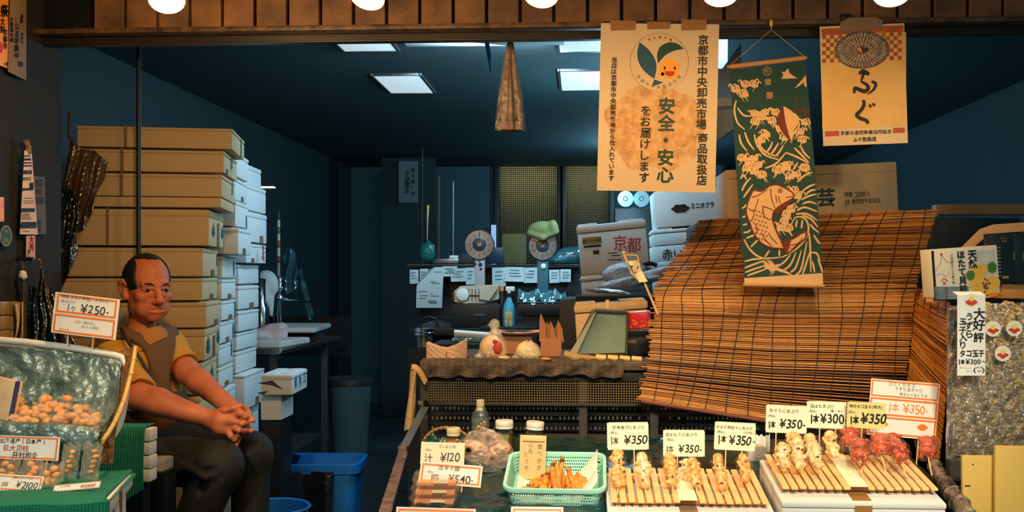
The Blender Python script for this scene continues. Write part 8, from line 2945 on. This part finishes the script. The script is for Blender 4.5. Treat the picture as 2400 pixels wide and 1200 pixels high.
# long sign with Chinese writing
price_card('orange-bordered sign in black and red writing about giant scallops, before the foam tray', 52, 1049, 178, 56, 2.34, [('北海道产（日本产）', 13, -2, -15, 'ink', dict(bold=.012)), ('巨大贝柱', 16, -18, 2, 'inkred', dict(bold=.014)), ('开封即食', 16, 6, 18, 'ink', dict(bold=.014))], 1.5, pitch=-8, border=[((-84, -26, 84, 26), 4)], cardm=M_['paper'], name='price_sign', sticks=[(60, 24)])
price_card('orange-bordered card reading 2100 yen lying against the scallop packs', 38, 1132, 118, 40, 2.24, [('本場ホタテくんせい', 6, 8, -13, 'softink', dict(bold=0)), ('1袋', 13, -32, 4, 'softink', dict(bold=0)), ('¥2100', 21, 22, 3, 'ink', dict(bold=-.002, shear=.12))], 3, pitch=-24, border=[((-55, -17, 55, 17), 3)], cardm=M_['paper'])
price_card('small card reading 1000 yen lying tilted on the green ribbed mat', 178, 1139, 116, 18, 2.22, [('ホタテ貝柱', 5.5, -30, -3, 'inkred', dict(bold=0)), ('¥1000', 11, 28, 1, 'inkred', dict(bold=.0, wx=1.3, shear=.3))], -6, pitch=-40, border=[((-57, -8.5, 57, 8.5), 1)], cardm=M_['paper'])
# vacuum pouches of scallops
def pouch(label, cx, cy, w, h, Y, roll, pitch, seed, n):
 sc = S(Y)
 W, H = w * sc, h * sc
 o = thing('scallop_pouch', label, 'scallop pack', at(cx, cy + h / 2, Y), (R(pitch), R(roll), 0), 'clear pouches of scallops on the green mat')
 rnd = random.Random(seed)
 for k in range(n):
  x = (rnd.uniform(-.22, .22)) * W
  z = H * lin(.16, .84, (k + .5) / n)
  MB().blob((x, 0, z), (W * .15, .009, W * .12), 2, .25, 2.5, seed + k).build('scallop', ORS, o, angle=70)
 b = MB()

 def fp_(u, v, s_):
  e = min(1, 6 * min(u, 1 - u)) ** .5 * min(1, 6 * min(v, 1 - v)) ** .5
  return ((u - .5) * W * (1 + .04 * math.sin(v * 17 + seed)), s_ * (.0012 + .011 * e * (.8 + .3 * math.sin(u * 9 + seed) * math.sin(v * 12))), v * H + .004 * math.sin(u * 13 + seed) * v)
 b.sheet(lambda u, v: fp_(u, v, -1), 20, 26, 0, None)
 b.sheet(lambda u, v: fp_(u, v, 1), 20, 26, 0, None, True)
 b.build('pouch', M_['film_sweet'], o, angle=60)
 return o

pouch('upright clear pouch of scallops with a folded corner, nearer the writing', 158, 1080, 44, 84, 2.32, 7, -4, 3, 5)
pouch('upright clear pouch of scallops standing nearest the woven basket', 208, 1080, 46, 90, 2.30, 5, -6, 5, 5)
pouch('clear pouch of scallops lying under the Chinese sign, by the upright pouches', 118, 1110, 66, 50, 2.29, -12, -30, 8, 4)
pouch('clear pouch of scallops lying in the middle behind the 2100 yen card', 66, 1100, 62, 54, 2.30, 8, -30, 12, 4)
pouch('clear pouch of scallops at the edge of the view behind the 2100 yen card', 12, 1098, 60, 56, 2.30, -4, -30, 15, 4)
pouch('clear pouch with a yellow seal lying on the green mat beside the 2100 yen card', 112, 1130, 40, 26, 2.24, 10, -50, 18, 2)
# ------------------------------------------------------------------ notices on the pier
XW = -1.728

def wp(px_, py, off=.0):
 u = (px_ - CX) / F
 r = (-math.sin(TH) + math.cos(TH) * u) / (math.cos(TH) + math.sin(TH) * u)
 return at(px_, py, (XW + off) / r)

def wallsheet(mb, quad, off=.002, t=.001, nu=4, nv=8, bulge=0):
 (a, b_, c, d) = quad   # TL TR BR BL in photo px
 def fn(u, v):
  x = lin(lin(a[0], b_[0], u), lin(d[0], c[0], u), v)
  y = lin(lin(a[1], b_[1], u), lin(d[1], c[1], u), v)
  return wp(x, y, off + bulge * math.sin(math.pi * u) + .004 * bulge * 100 * math.sin(v * 6))
 mb.sheet(fn, nu, nv, t)
 return mb

def wallmarks(mb, rects, off):
 for x0, y0, x1, y1 in rects:
  p = [wp(x0, y0, off), wp(x1, y0, off), wp(x1, y1, off), wp(x0, y1, off)]
  mb.add([tuple(q_) for q_ in p], [(3, 2, 1, 0)])

def walltext(mb, s_, px_, py, size_px, off, vertical=True, bold=.02):
 tmp = MB()
 write(tmp, s_, size_px, 0, 0, vertical=vertical, bold=bold, lift=0)
 mb.add([tuple(wp(px_ + x * .62, py - z, off)) for x, y, z in tmp.v], tmp.f)

o = thing('festival_poster', 'orange festival poster with bold dark characters on the pier at the edge of the view', 'poster', wp(12, 165))
wallsheet(MB(), [(-30, -30), (30, -30), (26, 165), (-30, 140)], .003).build('sheet', mat('orange_poster', srgb(232, 164, 60), .5, noise=.4, nscale=10, col2=srgb(206, 110, 40)), o, world=True)
b = MB()
walltext(b, '祭', 10, 26, 30, .005, bold=.05)
walltext(b, '京都市', 12, 92, 16, .005, bold=.04)
walltext(b, '太鼓', 6, 60, 18, .005, bold=.04)
walltext(b, '主催', 14, 150, 9, .005, vertical=False)
b.build('lettering', M_['ink'], o, world=True)
b = MB()
n_ = 28
c = (0, 112)
pts = [tuple(wp(c[0] + (8 if i % 2 else 6) * math.cos(2 * math.pi * i / n_), c[1] + (15 if i % 2 else 12) * math.sin(2 * math.pi * i / n_), .0055)) for i in range(n_)]
b.add(pts, [tuple(range(n_))[::-1]])
b.build('red_sunburst', M_['inkred'], o, world=True)
o = thing('notice_strip', 'greyish vertical notice beside the orange poster on the pier', 'notice', wp(45, 186))
wallsheet(MB(), [(24, -30), (61, -30), (61, 188), (18, 168)], .008, bulge=.006).build('sheet', mat('grey_brown_paper', srgb(120, 104, 82), .6, noise=.2, nscale=16), o, world=True)
b = MB()
walltext(b, '参加者募集中', 40, 88, 17, .016)
walltext(b, '京都錦市場', 28, 70, 12, .014)
walltext(b, '御案内', 52, 90, 9, .016)
wallmarks(b, [(46, 34, 54, 54), (44, 144, 54, 156)], .016)
b.build('lettering', M_['ink'], o, world=True)
o = thing('event_flyer', 'long white flyer with rows of black print taped to the pier', 'flyer', wp(68, 550))
wallsheet(MB(), [(57, 352), (74, 360), (88, 550), (46, 549)], .010, nv=14, bulge=.004).build('sheet', mat('pinkish_paper', srgb(214, 188, 176), .7), o, world=True)
b = MB()
wallmarks(b, [(58, 364, 70, 367), (57, 371, 73, 376), (56, 380, 74, 383), (55, 387, 75, 390), (53, 399, 75, 408), (51, 416, 73, 418), (51, 420, 73, 422), (51, 441, 78, 446), (55, 464, 78, 465), (55, 470, 79, 471), (55, 475, 79, 476), (49, 520, 86, 534), (49, 541, 70, 542)], .0165)
b.build('print_rows', M_['ink'], o, world=True)
b = MB()
wallmarks(b, [(50, 488, 82, 496)], .0165)
walltext(b, '5.05 FRI', 60, 503, 7, .0165, vertical=False, bold=.02)
walltext(b, '5.07 SUN', 62, 511, 7, .0165, vertical=False, bold=.02)
walltext(b, '鯨', 74, 436, 18, .0165, vertical=False)
b.build('lettering', M_['ink'], o, world=True)
MB().tube([wp(60, 330, .012), wp(66, 346, .012), wp(66, 360, .012)], .010, 8).build('paper_clip', M_['tape_dull'], o, world=True)
o = thing('grey_flyer', 'grey flyer with square stamps partly behind the white flyer', 'flyer', wp(95, 548))
wallsheet(MB(), [(78, 412), (104, 415), (108, 549), (88, 549)], .004).build('sheet', mat('dim_flyer', srgb(86, 84, 84), .7), o, world=True)
b = MB()
wallmarks(b, [(84, 420, 100, 438), (83, 442, 98, 455), (84, 462, 103, 478), (86, 515, 96, 545)], .0065)
b.build('stamps', mat('dim_ink', srgb(44, 46, 50), .7), o, world=True)
o = thing('red_label', 'small paper label with red and black characters under the white flyer', 'label', wp(72, 606))
wallsheet(MB(), [(61, 552), (82, 552), (82, 607), (61, 604)], .006).build('sheet', mat('pink_label', srgb(196, 160, 146), .7), o, world=True)
b = MB()
walltext(b, '大売', 74, 570, 17, .0085, bold=.05)
b.build('red_lettering', M_['inkred'], o, world=True)
b = MB()
walltext(b, '出し', 68, 594, 10, .0085, bold=.03)
b.build('lettering', M_['ink'], o, world=True)
o = thing('bright_sticker', 'bright red and yellow sticker at the very edge of the view on the pier', 'sticker', wp(0, 520))
wallsheet(MB(), [(-24, 462), (9, 462), (9, 519), (-24, 519)], .003).build('sticker_sheet', mat('red_yellow_print', srgb(236, 176, 30), .4, noise=.9, nscale=30, col2=srgb(206, 50, 24)), o, world=True)
o = thing('green_seal', 'dark green oval seal stuck low on the pier', 'sticker', wp(14, 578))
b = MB()
b.add([tuple(wp(14 + 15 * math.cos(a), 553 + 26 * math.sin(a), .003)) for a in [2 * math.pi * k / 36 for k in range(36)]], [tuple(range(36))[::-1]])
b.build('seal_ground', mat('deep_green_print', srgb(26, 70, 48), .5), o, world=True)
b = MB()
walltext(b, '京都', 14, 544, 9, .005, vertical=False)
walltext(b, '認定', 14, 564, 11, .005, vertical=False)
b.add([tuple(wp(14 + r_[0] * math.cos(a), 553 + r_[1] * math.sin(a), .005)) for r_ in ((13, 23), (12, 21.5)) for a in [2 * math.pi * k / 36 for k in range(36)]], [(k, 36 + k, 36 + (k + 1) % 36, (k + 1) % 36) for k in range(36)])
b.build('lettering', M_['bamboo'], o, world=True)
b = MB()
for i in range(3):
 for j in range(3):
  p0, p1 = wp(-30 + 26 * i, 706 + 34 * j, .0), wp(-6 + 26 * i, 738 + 34 * j, .0)
  b.box(((XW + .0), (p0.y + p1.y) / 2, (p0.z + p1.z) / 2), (.012, abs(p1.y - p0.y) - .004, abs(p0.z - p1.z) * .94), bev=.002)
o = struct('trim_4', b, mat('mustard_tile', srgb(160, 130, 80), .4, noise=.4, nscale=14), label='patch of mustard wall tiles low on the pier')
# plastic bags hanging from the pier
def hang(label, px_, Y0, poly_top, poly_bot, m, seed, nm='hanging_bag'):
 o = thing(nm, label, 'bag', at(px_[0], px_[1], Y0))
 b = MB()

 def fn(u, v):
  k = u * (len(poly_top) - 1)
  i = min(int(k), len(poly_top) - 2)
  t = k - i
  x0, y0 = [lin(poly_top[i][j], poly_top[i + 1][j], t) for j in (0, 1)]
  x1, y1 = [lin(poly_bot[i][j], poly_bot[i + 1][j], t) for j in (0, 1)]
  n = .02 * math.sin(u * 19 + seed + v * 3) * (.4 + v) + .008 * math.sin(u * 41 + v * 9)
  return at(lin(x0, x1, v) + 3 * math.sin(v * 9 + u * 5), lin(y0, y1, v), Y0 + n)
 b.sheet(fn, 60, 30, .0015)
 b.build('bag_sheet', m, o, world=True, angle=50)
 return o

BRF = film('brown_film', tint=(.5, .42, .32), gloss=.14, rough=.25, haze=.35, hazecol=srgb(110, 88, 58), bump=.8, bscale=16)
DKF = film('dark_film', tint=(.4, .45, .45), gloss=.22, rough=.12, haze=.45, hazecol=srgb(40, 46, 46), bump=1, bscale=22)
o = hang('long bunch of brownish plastic bags hanging before the foam stack', (190, 560), 3.50, [(160, 330), (190, 350), (222, 352), (256, 380)], [(128, 600), (160, 560), (196, 540), (212, 500)], BRF, 1)
MB().tube([at(164, 262, 3.50), at(162, 320, 3.50), at(185, 352, 3.50)], .006, 8).build('tie', M_['darkwood'], o, world=True)
o = hang('dark shapeless bag hanging beneath the brownish bunch', (160, 700), 3.46, [(130, 450), (150, 442), (172, 446), (182, 470)], [(100, 720), (120, 700), (140, 690), (180, 590)], DKF, 4)
o = thing('string_bundle', 'knotted pale cord and bags hanging from a hook on the pier', 'bag', at(55, 800, 2.98))
MB().tube([at(50, 606, 2.985), at(54, 640, 2.975), at(56, 700, 2.97), at(58, 800, 2.96)], [.004, .008, .007, .006], 8).build('cord', M_['darkwood'], o, world=True)
MB().blob(at(54, 645, 2.965), (.012, .01, .014), 3, .3, 2, 1).build('knot', M_['towel'], o, world=True)
b = MB()
b.sheet(lambda u, v: at(lin(30, 54, u) + 10 * math.sin(v * 3) * (1 - u), lin(715, 800, v) - 8 * u, 2.95 - .02 * math.sin(u * 6 + v * 2)), 16, 20, .002)
b.build('white_bag', mat('cream_bag', srgb(188, 164, 126), .5, bump=.4, bscale=30), o, world=True)
MB().tube([at(40, 607, 2.985), at(78, 607, 2.985)], .006, 8).build('hook', M_['black'], o, world=True)
o = hang('glossy dark bag with a tinted glint behind the price sign', (90, 800), 3.0, [(66, 668), (80, 674), (94, 690), (112, 720)], [(62, 820), (84, 820), (110, 815), (130, 800)], DKF, 9)
o = hang('clear crinkled bag hanging from the pier hook behind the price sign', (110, 810), 3.04, [(92, 612), (98, 640), (108, 668), (134, 700)], [(84, 800), (110, 810), (150, 815), (176, 810)], BRF, 12)
MB().tube([at(92, 608, 3.03), at(94, 616, 3.04)], .004, 6).build('tie', M_['tape'], o, world=True)
